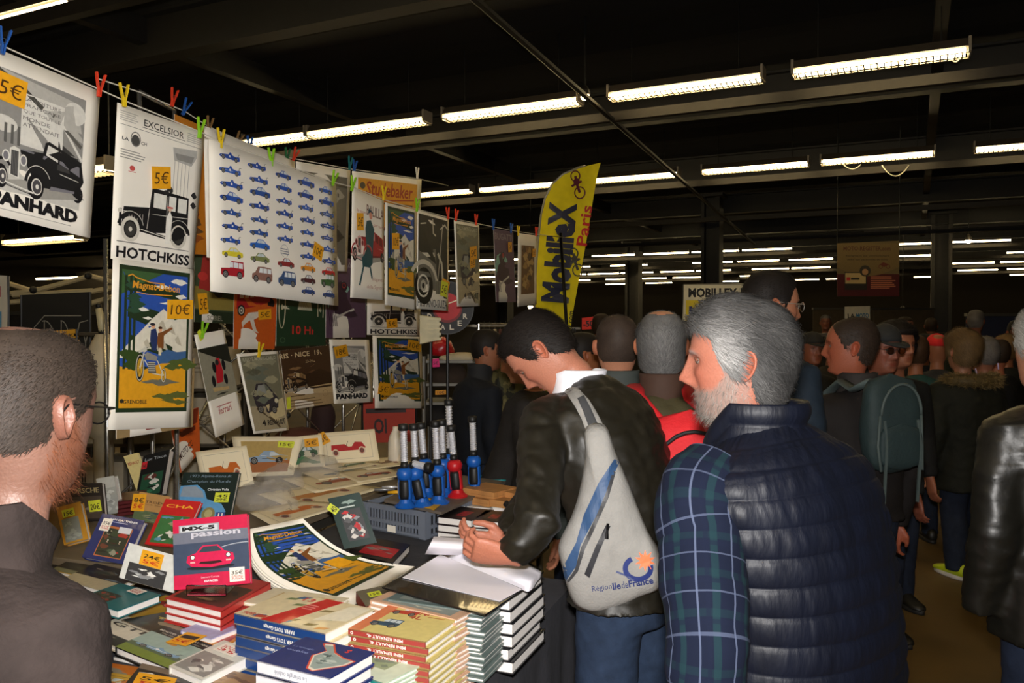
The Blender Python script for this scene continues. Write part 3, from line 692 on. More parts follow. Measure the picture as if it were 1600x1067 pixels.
# tall man with glasses
pt_ = person('tall dark haired man with glasses and navy sweater facing right', None, (1206, 477, 3.1), 60, 84, 4, 0, (0, .03), '#9a684e', 'dark', hair_short(.085, -.02, -.07, .05), .009, 4000, .02,
       jacket='#16212c', res=1, vox=.014, seed=41, ndrop=.05, glasses='#a8a39a', beard=('#3a2a20', .35), beard_fn=b_full, collar='#16212c', collar_h=.03)

from mathutils.bvhtree import BVHTree
def world_bvh(o, root):
    me = o.data; M = root.matrix_world if isinstance(root, bpy.types.Object) else root
    return BVHTree.FromPolygons([M @ v.co for v in me.vertices], [tuple(p.vertices) for p in me.polygons])
def part_of(pd, name): return [c for c in pd['root'].children if c.name.split('.')[0] == name][0]
# ---- quilted body warmer
def quilted_vest(pd):
    nu, nv = 220, 300; spine = pd['spine']; b = pd['b']; u0 = -.32
    us = np.linspace(u0, .985, nv)
    Wt = np.interp(us, [-.32, 0, .15, .3, .45, .6, .72, .80, .86, .91, .955, .985], [.262, .255, .247, .241, .240, .245, .250, .242, .212, .168, .115, .090]) * b
    Dt = np.interp(us, [-.32, 0, .15, .3, .45, .6, .72, .82, .9, .955, .985], [.172, .168, .165, .163, .162, .160, .154, .140, .116, .098, .088]) * b
    k = np.exp(-np.linspace(-1.6, 1.6, 21) ** 2); k /= k.sum()
    Wt = np.convolve(np.pad(Wt, 10, 'edge'), k, 'valid'); Dt = np.convolve(np.pad(Dt, 10, 'edge'), k, 'valid')
    sp = np.array([tuple(p) for p in spine]); V = np.zeros((nv, nu, 3)); an = np.arange(nu) / nu * 2 * np.pi; ca, sa = np.cos(an), np.sin(an)
    e = .82; cx = np.sign(ca) * np.abs(ca) ** e; cy = np.sign(sa) * np.abs(sa) ** e
    for i, u in enumerate(us):
        t = max(u, 0) * 11; j = min(int(t), 10); c = sp[j] * (1 - (t - j)) + sp[j + 1] * (t - j); tg = sp[j + 1] - sp[j]
        if u < 0: c = sp[0] + np.array((0, 0, u * 11 * np.linalg.norm(sp[1] - sp[0]))); tg = np.array((0, 0, 1.))
        tg = tg / np.linalg.norm(tg); yy = np.array((0, tg[2], -tg[1]))
        V[i] = c + np.outer(Wt[i] * cx, (1, 0, 0)) + np.outer(Dt[i] * cy, yy)
    d = np.zeros((nv, nu)); seg = np.linalg.norm(np.diff(V, axis=0), axis=2); d[1:] = np.cumsum(seg, 0)
    back = d[:, int(nu * .75)][:, None]; arc = .6 * back + .4 * d
    N = np.cross(np.roll(V, -1, 1) - np.roll(V, 1, 1), np.gradient(V, axis=0)); N /= np.linalg.norm(N, axis=2)[..., None] + 1e-9
    Vf = V.reshape(-1, 3); 
    q = np.abs(np.sin(np.pi * arc / .056)) ** .6
    side = np.abs(np.sin(an * 1.0))[None]
    wr = wob(np.stack([np.repeat(an[None], nv, 0).ravel() * 9, arc.ravel() * 7, np.zeros(nu * nv)], 1), 5, 2.2, 4).reshape(nv, nu)
    V2 = V + N * (.0050 * q + .0042 * wr * q)[..., None]
    V2[..., 2] += .006 * wob(Vf, 9, 6, 2).reshape(nv, nu)
    Fc = [(i * nu + j, i * nu + (j + 1) % nu, (i + 1) * nu + (j + 1) % nu, (i + 1) * nu + j) for i in range(nv - 1) for j in range(nu)]
    m = mat('navy_quilted_nylon', '#050917', .55, noise_amt=.2, nscale=20, bump=.2, bscale=90, spec=.35, stretch=(1, 1, .25))
    np_obj('body_warmer', V2.reshape(-1, 3), Fc, m, pd['root'])
    # stand collar with two quilted channels
    nb = np.array(pd['nbp']); n2 = 72; rings = []
    for i in range(34):
        t = i / 33; a2 = np.arange(n2) / n2 * 2 * np.pi
        outer = t < .55; tt = t / .55 if outer else (1 - t) / .45
        r = (.094 if outer else .076) + (.007 * abs(math.sin(math.pi * tt * 2)) if outer else 0) + .006 * tt * (1 if outer else 1) - (.0 if outer else 0)
        zz = -.02 + .085 * tt
        rings.append(np.stack([r * .98 * np.cos(a2) , r * np.sin(a2) * .98 - .004 + .012 * np.maximum(np.sin(a2), 0), zz - .10 * np.maximum(np.sin(a2), 0)], 1) + nb + np.array((0, 0, .004)))
    np_obj('stand_collar', np.concatenate(rings), [(i * n2 + j, i * n2 + (j + 1) % n2, (i + 1) * n2 + (j + 1) % n2, (i + 1) * n2 + j) for i in range(33) for j in range(n2)], m, pd['root'])
    return m
VEST = quilted_vest(pv)
# ---- checked sleeves
def check_mat():
    m = bpy.data.materials.new('navy_checked_cotton'); m.use_nodes = True; nt = m.node_tree; b = nt.nodes['Principled BSDF']; b.inputs['Roughness'].default_value = .9; b.inputs['Specular IOR Level'].default_value = .15
    uv = nt.nodes.new('ShaderNodeUVMap'); sx = nt.nodes.new('ShaderNodeSeparateXYZ'); nt.links.new(uv.outputs[0], sx.inputs[0])
    def op(o, a, bb=None, c=None):
        n = nt.nodes.new('ShaderNodeMath'); n.operation = o
        for i, q in enumerate((a, bb, c)):
            if q is None: continue
            if isinstance(q, (int, float)): n.inputs[i].default_value = q
            else: nt.links.new(q, n.inputs[i])
        return n.outputs[0]
    def band(src, per, ph, w): return op('LESS_THAN', op('FRACT', op('ADD', op('DIVIDE', src, per), ph)), w)
    def mixc(a, col, f, k):
        n = nt.nodes.new('ShaderNodeMix'); n.data_type = 'RGBA'; nt.links.new(op('MULTIPLY', f, k), n.inputs[0])
        if isinstance(a, tuple): n.inputs[6].default_value = a
        else: nt.links.new(a, n.inputs[6])
        n.inputs[7].default_value = (*lin(col), 1); return n.outputs[2]
    U, Vv = sx.outputs[0], sx.outputs[1]
    c = mixc((*lin('#0d1324'), 1), '#173536', band(U, .066, .55, .2), .4); c = mixc(c, '#173536', band(Vv, .066, .55, .2), .2)
    c = mixc(c, '#0e1426', band(U, .066, .3, .12), .6); c = mixc(c, '#0e1426', band(Vv, .066, .3, .12), .6)
    c = mixc(c, '#4a5268', band(U, .066, 0, .055), .8); c = mixc(c, '#4a5268', band(Vv, .066, 0, .045), .55)
    nt.links.new(c, b.inputs['Base Color']); return m
CHECK = check_mat()
def sleeve(pd, i, sd, rad, m):
    sh, el, wr = pd['sh'][i], pd['el'][i], pd['wr'][i]
    path = bez(sh + Vector((-sd * .05, 0, .02)), sh + Vector((sd * .03, 0, -.03)), sh.lerp(el, .35), 14) + [sh.lerp(el, .35 + .65 * k / 16) for k in range(1, 17)] + [el.lerp(wr, k / 20) for k in range(1, 21)]
    n = 48; pts = np.array([tuple(p) for p in path]); L = np.concatenate([[0], np.cumsum(np.linalg.norm(np.diff(pts, axis=0), axis=1))])
    rings = []; uv = []
    a = Vector((0, 1, 0))
    for k, p in enumerate(path):
        t = (path[min(k + 1, len(path) - 1)] - path[max(k - 1, 0)]).normalized(); a = (a - t * a.dot(t)).normalized(); bb = t.cross(a)
        r = np.interp(L[k] / L[-1], [0, .12, .3, .55, 1], [rad * .9, rad * 1.1, rad * 1.02, rad * .92, rad * .72])
        for j in range(n + 1):
            an = 2 * math.pi * j / n
            rings.append(tuple(p + (a * math.cos(an) + bb * math.sin(an)) * r)); uv.append((an * .075, L[k]))
    V = np.array(rings); C = np.repeat(pts, n + 1, 0); N = V - C; N /= np.linalg.norm(N, axis=1)[:, None]
    V = V + N * (.007 * wob(V * np.array((1, 1, 1.5)), 77 + i, 24, 3))[:, None]
    Fc = [(i_ * (n + 1) + j, i_ * (n + 1) + j + 1, (i_ + 1) * (n + 1) + j + 1, (i_ + 1) * (n + 1) + j) for i_ in range(len(path) - 1) for j in range(n)]
    np_obj('shirt_sleeve', V, Fc, m, pd['root'], uv=uv)
    # padded armhole edge of the body warmer
    tr = MB(); ax = Vector((sd * .85, 0, -.52)).normalized(); u = Vector((0, 1, 0)); u = (u - ax * u.dot(ax)).normalized(); w = ax.cross(u)
    c0 = sh + Vector((sd * .022, 0, -.012))
    ring = [c0 + (u * math.cos(2 * math.pi * j / 30) * 1.12 + w * math.sin(2 * math.pi * j / 30)) * rad * 1.12 for j in range(31)]
    pass
sleeve(pv, 0, -1, .078, CHECK); sleeve(pv, 1, 1, .078, CHECK)
# ---- grey sling bag on the leather jacket
def px_surface(bvh, px, py, fallback):
    r = ray(px, py); h = bvh.ray_cast(CAMP, r.normalized())
    return h[0] if h[0] is not None else None
JB = world_bvh(part_of(pl, 'jacket'), pl['MW'])
BAG = [(915, 668), (945, 664), (962, 705), (987, 765), (1012, 830), (1034, 866), (1034, 916), (1000, 934), (952, 953), (916, 955), (893, 936), (878, 885), (873, 850), (893, 806), (905, 768), (914, 715)]
hits = [h for h in (px_surface(JB, x, y, None) for x, y in [(925, 690), (940, 740), (900, 830), (950, 830), (995, 840), (900, 890), (960, 900), (1005, 890), (920, 790), (970, 780)]) if h is not None]
A = np.array([tuple(h) for h in hits]); cen = A.mean(0); _, _, vt = np.linalg.svd(A - cen); bn = Vector(vt[2]); 
if bn.dot(FW) > 0: bn = -bn
bn = (bn * .5 + (-FW + RT * .25) * .5).normalized()
b0 = Vector(cen) + bn * (max((Vector(h) - Vector(cen)).dot(bn) for h in hits) * .6 + .005)
out = [onV(x, y, b0, bn) for x, y in BAG]
dense = []
for i in range(len(out)):
    p0, p1, p2, p3 = out[i - 1], out[i], out[(i + 1) % len(out)], out[(i + 2) % len(out)]
    for t in (0, .25, .5, .75): dense.append(.5 * ((2 * p1) + (p2 - p0) * t + (2 * p0 - 5 * p1 + 4 * p2 - p3) * t * t + (3 * p1 - p0 - 3 * p2 + p3) * t ** 3))
bc = onV(950, 850, b0, bn); rings = []
for k in range(15): 
    r_ = 1 - k / 14 * .985; hgt = .055 * (1 - r_ ** 3) ** .55
    rings.append([bc + (p - bc) * r_ + bn * hgt for p in dense])
back = [bc + (p - bc) * .97 - bn * .012 for p in dense]
GREYC = mat('grey_bag_canvas', '#8f8d89', .9, noise_amt=.06, nscale=30, bump=.25, bscale=160, spec=.15)
bag = thing('sling_bag', 'grey single strap sling bag with orange sun emblem on leather jacket', 'bag', bc)
bm_ = MB(); bm_.loft([back] + rings); BV = np.array(bm_.v); BV += np.outer(.006 * wob(BV, 3, 30, 3), np.array(bn)); bm_.v = [tuple(v) for v in BV]
bo = bm_.build('bag_body', GREYC, bag, bc, True)
BB = BVHTree.FromPolygons([Vector(v) for v in bm_.v], bm_.f)
def bagfn(x, y, h):
    r = ray(x, 1067 - y).normalized(); q = BB.ray_cast(CAMP, r)
    if q[0] is None: q = BB.find_nearest(onV(x, 1067 - y, b0, bn)); return q[0] + bn * (h + .001)
    return q[0] - r * (h + .0014)
def fine(pts, n=6): return [(pts[i][0] + (pts[i + 1][0] - pts[i][0]) * k / n, pts[i][1] + (pts[i + 1][1] - pts[i][1]) * k / n) for i in range(len(pts) - 1) for k in range(n)] + [pts[-1]]
def strip(art, left, right, col, n=6):
    l, r_ = fine(left, n), fine(right, n); m = len(l); pts = [(p[0] + (q[0] - p[0]) * t, p[1] + (q[1] - p[1]) * t) for t in (0, .25, .5, .75, 1) for p, q in zip(l, r_)]
    art.raw(pts, [(k * m + i, k * m + i + 1, (k + 1) * m + i + 1, (k + 1) * m + i) for k in range(4) for i in range(m - 1)], col)
ar = Art(1600, 1067, bagfn)
Y = lambda y: 1067 - y
strip(ar, [(960, Y(717)), (935, Y(755)), (912, Y(805)), (900, Y(848)), (880, Y(885)), (877, Y(900))], [(968, Y(722)), (955, Y(750)), (932, Y(805)), (907, Y(852)), (900, Y(885)), (884, Y(908))], '#2f4a6e')
strip(ar, [(958, Y(735)), (945, Y(775)), (925, Y(820)), (908, Y(855)), (898, Y(890)), (886, Y(908))], [(962, Y(738)), (951, Y(777)), (931, Y(822)), (914, Y(858)), (903, Y(893)), (889, Y(910))], '#3a3a3c')
strip(ar, [(947, Y(820)), (930, Y(855)), (913, Y(897))], [(954, Y(822)), (938, Y(858)), (921, Y(903))], '#26262a')
cxs, cys = 1008, Y(876)
pts = []
for i in range(20):
    a_ = R(90 + i * 18); rr = 17 if i % 2 == 0 else 8.5; pts.append((cxs + rr * math.cos(a_), cys + rr * math.sin(a_)))
ar.ring(997, Y(888), 24, 21, 8, '#27336b', 26, 120, 375); ar.poly(pts, '#f0764a'); ar.line([(963, Y(893)), (978, Y(899)), (990, Y(907))], 3, '#4b5478')
x0 = 926
for tx, w, bo_ in (('Région', 32, 0), ('Ile', 14, .03), ('de', 11, 0), ('France', 40, .03)):
    ar.text(tx, x0, Y(927) + (x0 - 926) * .16, w - 1, 11 if tx != 'Région' else 11, '#2b3566', bo_, rot=9); x0 += w
ar.done('print', bag, INK, bc)
zb = MB(); zp = [bagfn(950, Y(818), .002), bagfn(949, Y(828), .002), bagfn(948, Y(842), .003)]; zb.tube(zp, [.004, .003, .005], 6); zb.build('zip_pull', mat('dark_metal', '#1b1b1d', .35, .8, noise_amt=0), bag, bc)
# strap over the left shoulder
def ribbon(bvh, L, Rr, off, th, fallback):
    mb = MB(); n = len(L); top = []
    for a_, b_ in zip(L, Rr):
        row = []
        for t in (0, .33, .67, 1):
            x, y = a_[0] + (b_[0] - a_[0]) * t, a_[1] + (b_[1] - a_[1]) * t; h = px_surface(bvh, x, y, None)
            if h is None: h = bvh.find_nearest(P(x, y, fallback))[0]
            row.append(h - ray(x, y).normalized() * off)
        top.append(row)
    v = [p for r_ in top for p in r_]; k = len(v); low = [p + ray(900, 640).normalized() * th for p in v]; fs = []
    for i in range(n - 1):
        for j in range(3): fs += [(i * 4 + j, i * 4 + j + 1, i * 4 + j + 5, i * 4 + j + 4), (k + i * 4 + j, k + i * 4 + j + 4, k + i * 4 + j + 5, k + i * 4 + j + 1)]
        fs += [(i * 4, i * 4 + 4, k + i * 4 + 4, k + i * 4), (i * 4 + 3, k + i * 4 + 3, k + i * 4 + 7, i * 4 + 7)]
    return mb.add(v + low, fs)
Ls = [(877, 609), (886, 616), (899, 636), (909, 655), (915, 672), (918, 690)]; Rs = [(886, 602), (903, 606), (920, 624), (933, 645), (943, 665), (948, 690)]
ribbon(JB, fine(Ls, 3), fine(Rs, 3), .014, .012, 2.42).build('strap', GREYC, bag, bc, True)
Ld = [(902, 622), (911, 642), (919, 664)]; Rd = [(912, 617), (923, 637), (934, 662)]
ribbon(JB, fine(Ld, 3), fine(Rd, 3), .0175, .004, 2.42).build('strap_pad', mat('charcoal_webbing', '#3a3b3d', .9), bag, bc, True)
# ------------------------------------------------------------------ people around them
def cap_on(pd, col, brim=True, puff=0):
    mb = MB(); rings = []
    for i in range(9):
        t = i / 8; z = .035 + .088 * math.sin(t * math.pi / 2) + puff; k = math.cos(t * math.pi / 2) ** .7 + .02
        rings.append([(.086 * k * math.cos(2 * math.pi * j / 24), -.008 + .104 * k * math.sin(2 * math.pi * j / 24), z + .01 * math.sin(2 * math.pi * j / 24)) for j in range(24)])
    mb.loft(rings)
    if brim: mb.loft([[(.07 * math.cos(math.pi * j / 12), .07 + .10 * math.sin(math.pi * j / 12), zz - .02 * math.sin(math.pi * j / 12)) for j in range(13)] for zz in (.046, .04)])
    mb.v = [tuple(p) for p in pd['place'](np.array(mb.v), np.ones(len(mb.v)))]
    mb.build('cap', mat('cap_' + col.strip('#'), col, .85, bump=.2), pd['root'], smooth=True)
def backpack(pd, label, col, col2, h=.5, w=.3, d=.17, drop=.08, strapc=None, hoff=0, xoff=0):
    b = pd['b']; sh = (pd['sh'][0] + pd['sh'][1]) / 2; MW = pd['MW']
    base = MW @ (sh + Vector((xoff, -.16 * b - .02, -h + .06 - drop))); t = thing('backpack', label, 'backpack', Matrix.Translation(base) @ MW.to_3x3().to_4x4())
    rings = []
    for u in np.linspace(0, 1, 16):
        k = (1 - abs(2 * u - 1) ** 5) ** .35 * (.86 + .14 * math.sin(math.pi * u)); kk = k * (1 - .28 * sstep(.5, 1, u))
        rings.append([(w / 2 * k * math.copysign(abs(math.cos(a_)) ** .6, math.cos(a_)), -d * .45 - d * (.55 * kk + .0) * math.copysign(abs(math.sin(a_)) ** .6, math.sin(a_)) * .9, h * u) for a_ in [2 * math.pi * j / 28 for j in range(28)]])
    mb = MB(); mb.loft(rings); V = np.array(mb.v); V += .006 * np.stack([wob(V, 5, 25), wob(V, 6, 25), wob(V, 7, 25)], 1); mb.v = [tuple(v) for v in V]
    m1 = mat('pack_' + col.strip('#'), col, .75, noise_amt=.12, bump=.2, bscale=90); m2 = mat('packtrim_' + col2.strip('#'), col2, .7)
    mb.build('pack_body', m1, t, smooth=True)
    pk = MB(); rr = []
    for u in np.linspace(0, 1, 10):
        k = (1 - abs(2 * u - 1) ** 4) ** .4
        rr.append([(w * .38 * k * math.copysign(abs(math.cos(a_)) ** .6, math.cos(a_)), -d * .95 - d * .16 * k * math.copysign(abs(math.sin(a_)) ** .6, math.sin(a_)), h * (.06 + .46 * u)) for a_ in [2 * math.pi * j / 20 for j in range(20)]])
    pk.loft(rr).build('pocket', m1, t, smooth=True)
    z = MB(); z.tube([(w * .36 * math.cos(a_), -d * .98 - .004 * math.sin(a_), h * .60 + h * .30 * math.sin(a_)) for a_ in [math.pi * j / 14 for j in range(15)]], .006, 6); z.tube([(-w * .37, -d * 1.02, h * .06), (-w * .40, -d * .93, h * .3), (-w * .37, -d * .95, h * .6)], .006, 6); z.tube([(w * .37, -d * 1.02, h * .06), (w * .40, -d * .93, h * .3), (w * .37, -d * .95, h * .6)], .006, 6); z.build('zip', m2, t, smooth=True)
    for sd in (-1, 1):
        s_ = MB(); inv = (Matrix.Translation(base) @ MW.to_3x3().to_4x4()).inverted() @ MW
        shp = pd['sh'][0 if sd < 0 else 1]; q = [Vector((sd * w * .28, -.03, h * .92)), inv @ (shp + Vector((-sd * .085, -.10, .085))), inv @ (shp + Vector((-sd * .085, -.02, .115))), inv @ (shp + Vector((-sd * .08, .085, .05))), inv @ (shp + Vector((-sd * .07, .14, -.1)))]
        s_.tube(q, [.03, .032, .032, .03, .026], 10, flat=.35, ref=(0, -.6, 1)); s_.build('strap', mat('packstrap_' + (strapc or col2).strip('#'), strapc or col2, .8), t, smooth=True)
        s_ = MB(); s_.tube([(sd * w * .3, -d * .97, h * .55), (sd * w * .31, -d * 1.1, h * .3), (sd * w * .3, -d * .98, -.1)], .009, 6, flat=.4); s_.build('webbing', m2, t)
    return t
pS = person('man with shaved head in charcoal jacket, seen from behind', None, (964, 539, 3.35), -2, 2, 0, 0, (0, .04), '#a8745a', 'shaved', hair_short(.07, -.02, -.07), .0028, 5000, .006, jacket='#3a403d', res=1, vox=.013, fold=.012, seed=51, collar='#3a403d', collar_h=.06, build=1.08, wide=1.06)
pG = person('grey haired balding man with red rucksack, seen from behind', None, (1034, 538, 2.92), 6, 12, 0, 0, (0, .03), '#b07a5c', 'grey', hair_bald(-.03, .10, -.02, -.10), .010, 9000, .03, jacket='#3f3a25', res=1, vox=.013, seed=52, collar='#3a2418', collar_h=.06, hair_mul=lambda x, y, z: .4 + .0 * x)
backpack(pG, 'bright red rucksack with black zips on grey haired man', '#c4161f', '#141315', .56, .36, .2, .0, '#c4161f', xoff=.07)
p7 = person('ruddy faced man with glasses beside the grey bearded man', None, (1077, 547, 3.7), 70, 95, 0, 0, (0, .03), '#b5694c', 'brown', hair_short(.07, -.02, -.07), .01, 2500, .02, jacket='#2a241d', res=1, seed=53, glasses='#241a15', beard=('#6b4a33', .5), beard_fn=b_full)
p8 = person('dark complexioned man half hidden beside the shaved head', None, (913, 553, 4.6), 60, 75, 0, 0, (0, .03), '#8a5536', 'dark', hair_short(.07, -.02, -.07), .004, 0, jacket='#1c1a19', res=2, seed=54)
p9 = person('man in black coat with green rucksack, facing left', None, (1328, 541, 3.5), -14, -68, 0, 0, (0, .03), '#8f4f38', 'brown', hair_bald(.05, .06, -.02, -.08), .008, 3000, .02, jacket='#171312', res=1, seed=55, collar='#211b18', collar_h=.05)
backpack(p9, 'dark green hiking rucksack with grey straps on black coat', '#18292a', '#3f4a48', .40, .25, .12, -.10, '#3f4a48', xoff=-.02)
p10 = person('man in black cap and dark glasses facing the camera', None, (1378, 545, 4.2), 168, 165, 4, 0, (0, .03), '#7d4a38', 'dark', hair_short(.05, -.02, -.07), .004, 0, jacket='#17181a', res=1, seed=56, glasses='#141212', collar='#17181a')
cap_on(p10, '#191b1c')
p11 = person('person with dark curly hair behind the capped man', None, (1402, 540, 4.7), 172, 160, 0, 0, (0, .03), '#8a573f', 'dark', hair_short(.065, -.08, -.11), .035, 3000, .03, jacket='#141414', res=1, seed=57)
p12 = person('person in dark coat with fur trimmed hood and yellow green trainers', None, (1503, 548, 5.4), -14, -10, 0, 0, (0, .03), '#9a6a50', '#6a5335', hair_short(.07, -.06, -.10), .032, 5000, .04, jacket='#15160f', res=1, vox=.014, fold=.01, seed=58, hem=.36, build=1.18, shoe_col='#b4c41a', hair_mul=lambda x, y, z: .8 + .0 * x)
def fur_collar(pd, col):
    nb = pd['nbp']; r = np.random.RandomState(4); mb = MB(); ring = [nb + Vector((.15 * math.cos(a_), -.045 + .105 * math.sin(a_), -.01 - .04 * max(0, math.sin(a_)))) for a_ in [2 * math.pi * j / 24 for j in range(25)]]
    mb.tube(ring, .042, 10); V = np.array(mb.v); acc = Acc(); c = np.array(lin(col)); acc.add(V, list(mb.f), c * .5)
    n = 6000; ids = r.choice(len(V), n); cen = np.array(nb) + np.array((0, -.045, -.02)); p = V[ids] + r.normal(size=(n, 3)) * .006; o = p - cen; o[:, 2] *= .6; o /= np.linalg.norm(o, axis=1)[:, None]; d = o + r.normal(size=(n, 3)) * .6
    d /= np.linalg.norm(d, axis=1)[:, None]; sd = np.cross(d, r.normal(size=(n, 3))); sd /= np.linalg.norm(sd, axis=1)[:, None]
    SV = np.stack([p - sd * .0014, p + sd * .0014, p + d * .03], 1).reshape(-1, 3); acc.add(SV, [(3 * i, 3 * i + 1, 3 * i + 2) for i in range(n)], np.repeat(c * (.5 + r.rand(n))[:, None], 3, 0))
    V, Fc, C = acc.get(); np_obj('fur_trim', V, Fc, HAIR, pd['root'], C)
fur_collar(p12, '#6b5a38')
p13 = person('white haired man in black leather coat at right edge', None, (1640, 545, 2.45), -12, -10, 0, 0, (0, .04), '#a8745a', 'white', hair_short(.07, -.03, -.10), .014, 9000, .03, jmat=leather_mat('worn_black_leather', '#14130f', .42), res=1, vox=.013, fold=.011, seed=59, hem=.43, build=1.08, ndrop=.04, hands=False, trousers='#1a2233', hair_mul=lambda x, y, z: .6 + .0 * x)
p14 = person('man in black clothes with bald crown behind fur hood', None, (1556, 552, 6.6), -35, -30, 0, 0, (0, .03), '#9a5c44', 'brown', hair_bald(-.02, .07, -.02, -.08), .006, 0, jacket='#121214', trousers='#13161c', res=2, seed=60,
       legs=[(Vector((-.16, .16, .48)), Vector((-.22, .10, .085))), (Vector((.1, .05, .47)), Vector((.12, -.1, .085)))])
def reflective(pd, pts, label):
    m = mat('reflective_tape', '#cfc4ff', .25, .3, noise_amt=0, emit=0); mb = MB(); mb.tube([P(*q) for q in pts], .012, 6, flat=.4); o = mb.build('reflective_strip', m, pd['root']); o.matrix_parent_inverse = pd['MW'].inverted()
p15 = person('person in black rucksack straps with silver reflective strips', None, (1537, 553, 5.9), -20, -15, 0, 0, (0, .03), '#8a5a46', 'greyd', hair_short(.06, -.02, -.08), .01, 1500, .02, jacket='#101012', res=2, seed=61)
reflective(p15, [(1524, 576, 5.70), (1528, 590, 5.68), (1533, 599, 5.68)], ''); reflective(p15, [(1559, 567, 5.7), (1560, 577, 5.7)], '')
p16 = person('man in dark jacket and blue jeans hidden behind the leather jacket', None, (812, 558, 4.2), -70, -95, 20, 0, (0, -.1), '#b07a5c', 'dark', hair_short(.07, -.02, -.07), .01, 0, jacket='#211e1c', res=2, seed=62, trousers='#33486e', tpart='jeans')
p17 = person('man in navy hooded coat browsing the next stall', None, (762, 546, 5.05), 62, 80, 6, 0, (0, .05), '#8f5c42', 'dark', hair_short(.07, -.02, -.07), .006, 0, jacket='#10141c', res=2, seed=63, collar='#0d1016', collar_h=.07)
p18 = person('man in red knitted hat deep in the crowd', None, (1464, 545, 6.9), 20, 20, 0, 0, (0, .03), '#8f5c42', 'dark', None, .004, 0, jacket='#2a2a2c', res=2, seed=64); cap_on(p18, '#c01a1c', False)
p19 = person('man in flat cap with raised camera deep in the crowd', None, (1268, 545, 6.2), 170, 170, 0, 0, (0, .03), '#7d4a34', 'dark', hair_short(.06, -.02, -.07), .004, 0, jacket='#1c1a16', res=2, seed=65); cap_on(p19, '#1a1814')
p20 = person('brown haired person in green coat in the crowd', None, (1430, 550, 6.3), 10, 5, 0, 0, (0, .03), '#8f5c42', '#3d2a1c', hair_short(.07, -.03, -.09), .014, 1200, .03, jacket='#24423f', res=2, seed=66)
p21 = person('dark haired person behind the camera holder in the crowd', None, (1300, 543, 8.0), 30, 30, 0, 0, (0, .03), '#8f5c42', 'dark', hair_short(.07, -.03, -.08), .008, 0, jacket='#26231f', res=2, seed=67)
p22 = person('fair curly haired person at far right of the crowd', None, (1572, 545, 7.7), 0, 0, 0, 0, (0, .03), '#8f5c42', '#6a5335', hair_short(.07, -.06, -.10), .025, 1200, .03, jacket='#1a1a1a', res=2, seed=68)
p23 = person('person in dark jacket far behind the red hat', None, (1446, 540, 8.5), 150, 160, 0, 0, (0, .03), '#8f5c42', 'dark', hair_short(.07, -.03, -.08), .008, 0, jacket='#1a1c22', res=2, seed=69)
p24 = person('person in grey jacket far behind the fur hood', None, (1470, 534, 10.8), 10, 0, 0, 0, (0, .03), '#8f5c42', 'dark', hair_short(.07, -.03, -.08), .008, 0, jacket='#3a3a3a', res=2, seed=70)
p25 = person('person in black coat walking beyond the tall man', None, (1262, 533, 11), 0, 0, 0, 0, (0, .03), '#8f5c42', 'dark', hair_short(.07, -.03, -.08), .008, 0, jacket='#161616', res=2, seed=71)
# ================================================================== drawings
BK, WH = '#17171a', '#ece7dc'
def wheel(a, x, y, r, tyre=BK, hub='#b8b4aa', asp=1.0):
    a.ell(x, y, r * asp, r, tyre, 18); a.ell(x, y, r * .68 * asp, r * .68, hub, 16); a.ell(x, y, r * .5 * asp, r * .5, '#55524d', 14); a.ell(x, y, r * .22 * asp, r * .22, hub, 10)
def S_(x, y, w, h, pts): return [(x + px * w, y + py * h) for px, py in pts]
def car_side(a, x, y, w, kind, col, glass='#c9d3d8', stripe=None):
    h = w * {'racer': .30, 'coupe': .36, 'van': .52, 'suv': .55, 'gt': .33}[kind]
    if kind == 'racer': b = [(0, .3), (.05, .5), (.3, .62), (.45, .68), (.5, .95), (.56, .95), (.62, .7), (.8, .62), (.98, .72), (1, .35), (.95, .18), (.05, .18)]
    elif kind == 'gt': b = [(0, .3), (.04, .5), (.3, .62), (.42, .98), (.62, 1), (.8, .7), (1, .62), (1, .28), (.95, .16), (.04, .16)]
    elif kind == 'coupe': b = [(0, .28), (.03, .5), (.28, .6), (.4, .96), (.66, 1), (.85, .66), (.99, .56), (1, .25), (.95, .15), (.04, .15)]
    elif kind == 'van': b = [(0, .25), (.02, .5), (.16, .62), (.3, .98), (.6, 1.02), (.95, .98), (1, .55), (.99, .22), (.94, .14), (.04, .14)]
    else: b = [(0, .2), (.0, .52), (.38, .58), (.44, .98), (.97, 1), (1, .52), (.99, .2), (.94, .14), (.04, .14)]
    a.poly(S_(x, y, w, h, b), col)
    if kind == 'racer':
        a.line(S_(x, y, w, h, [(.08, .4), (.9, .45)]), h * .06, '#dfe3e6'); a.ell(x + w * .5, y + h * .5, h * .14, h * .14, '#e8e8e8', 10); a.line(S_(x, y, w, h, [(.9, .65), (.95, 1.0), (1.02, 1.0)]), h * .06, BK)
    elif kind in ('coupe', 'gt'):
        a.poly(S_(x, y, w, h, [(.34, .62), (.43, .9), (.53, .92), (.53, .62)]), glass); a.poly(S_(x, y, w, h, [(.56, .62), (.56, .92), (.66, .92), (.79, .66)]), glass)
        a.line(S_(x, y, w, h, [(.02, .42), (.98, .42)]), h * .03, '#222222')
    else:
        for q0, q1 in ((.34, .52), (.55, .73), (.76, .94)): a.poly(S_(x, y, w, h, [(q0, .62), (q0 + (.0 if q0 > .4 else .05), .92), (q1, .92), (q1, .62)]), glass)
        a.line(S_(x, y, w, h, [(.02, .5), (.98, .5)]), h * .03, '#222222')
    r = h * (.27 if kind in ('racer', 'gt') else .22)
    for q in (.19, .80): wheel(a, x + w * q, y + r, r, BK, '#8a8a8a')
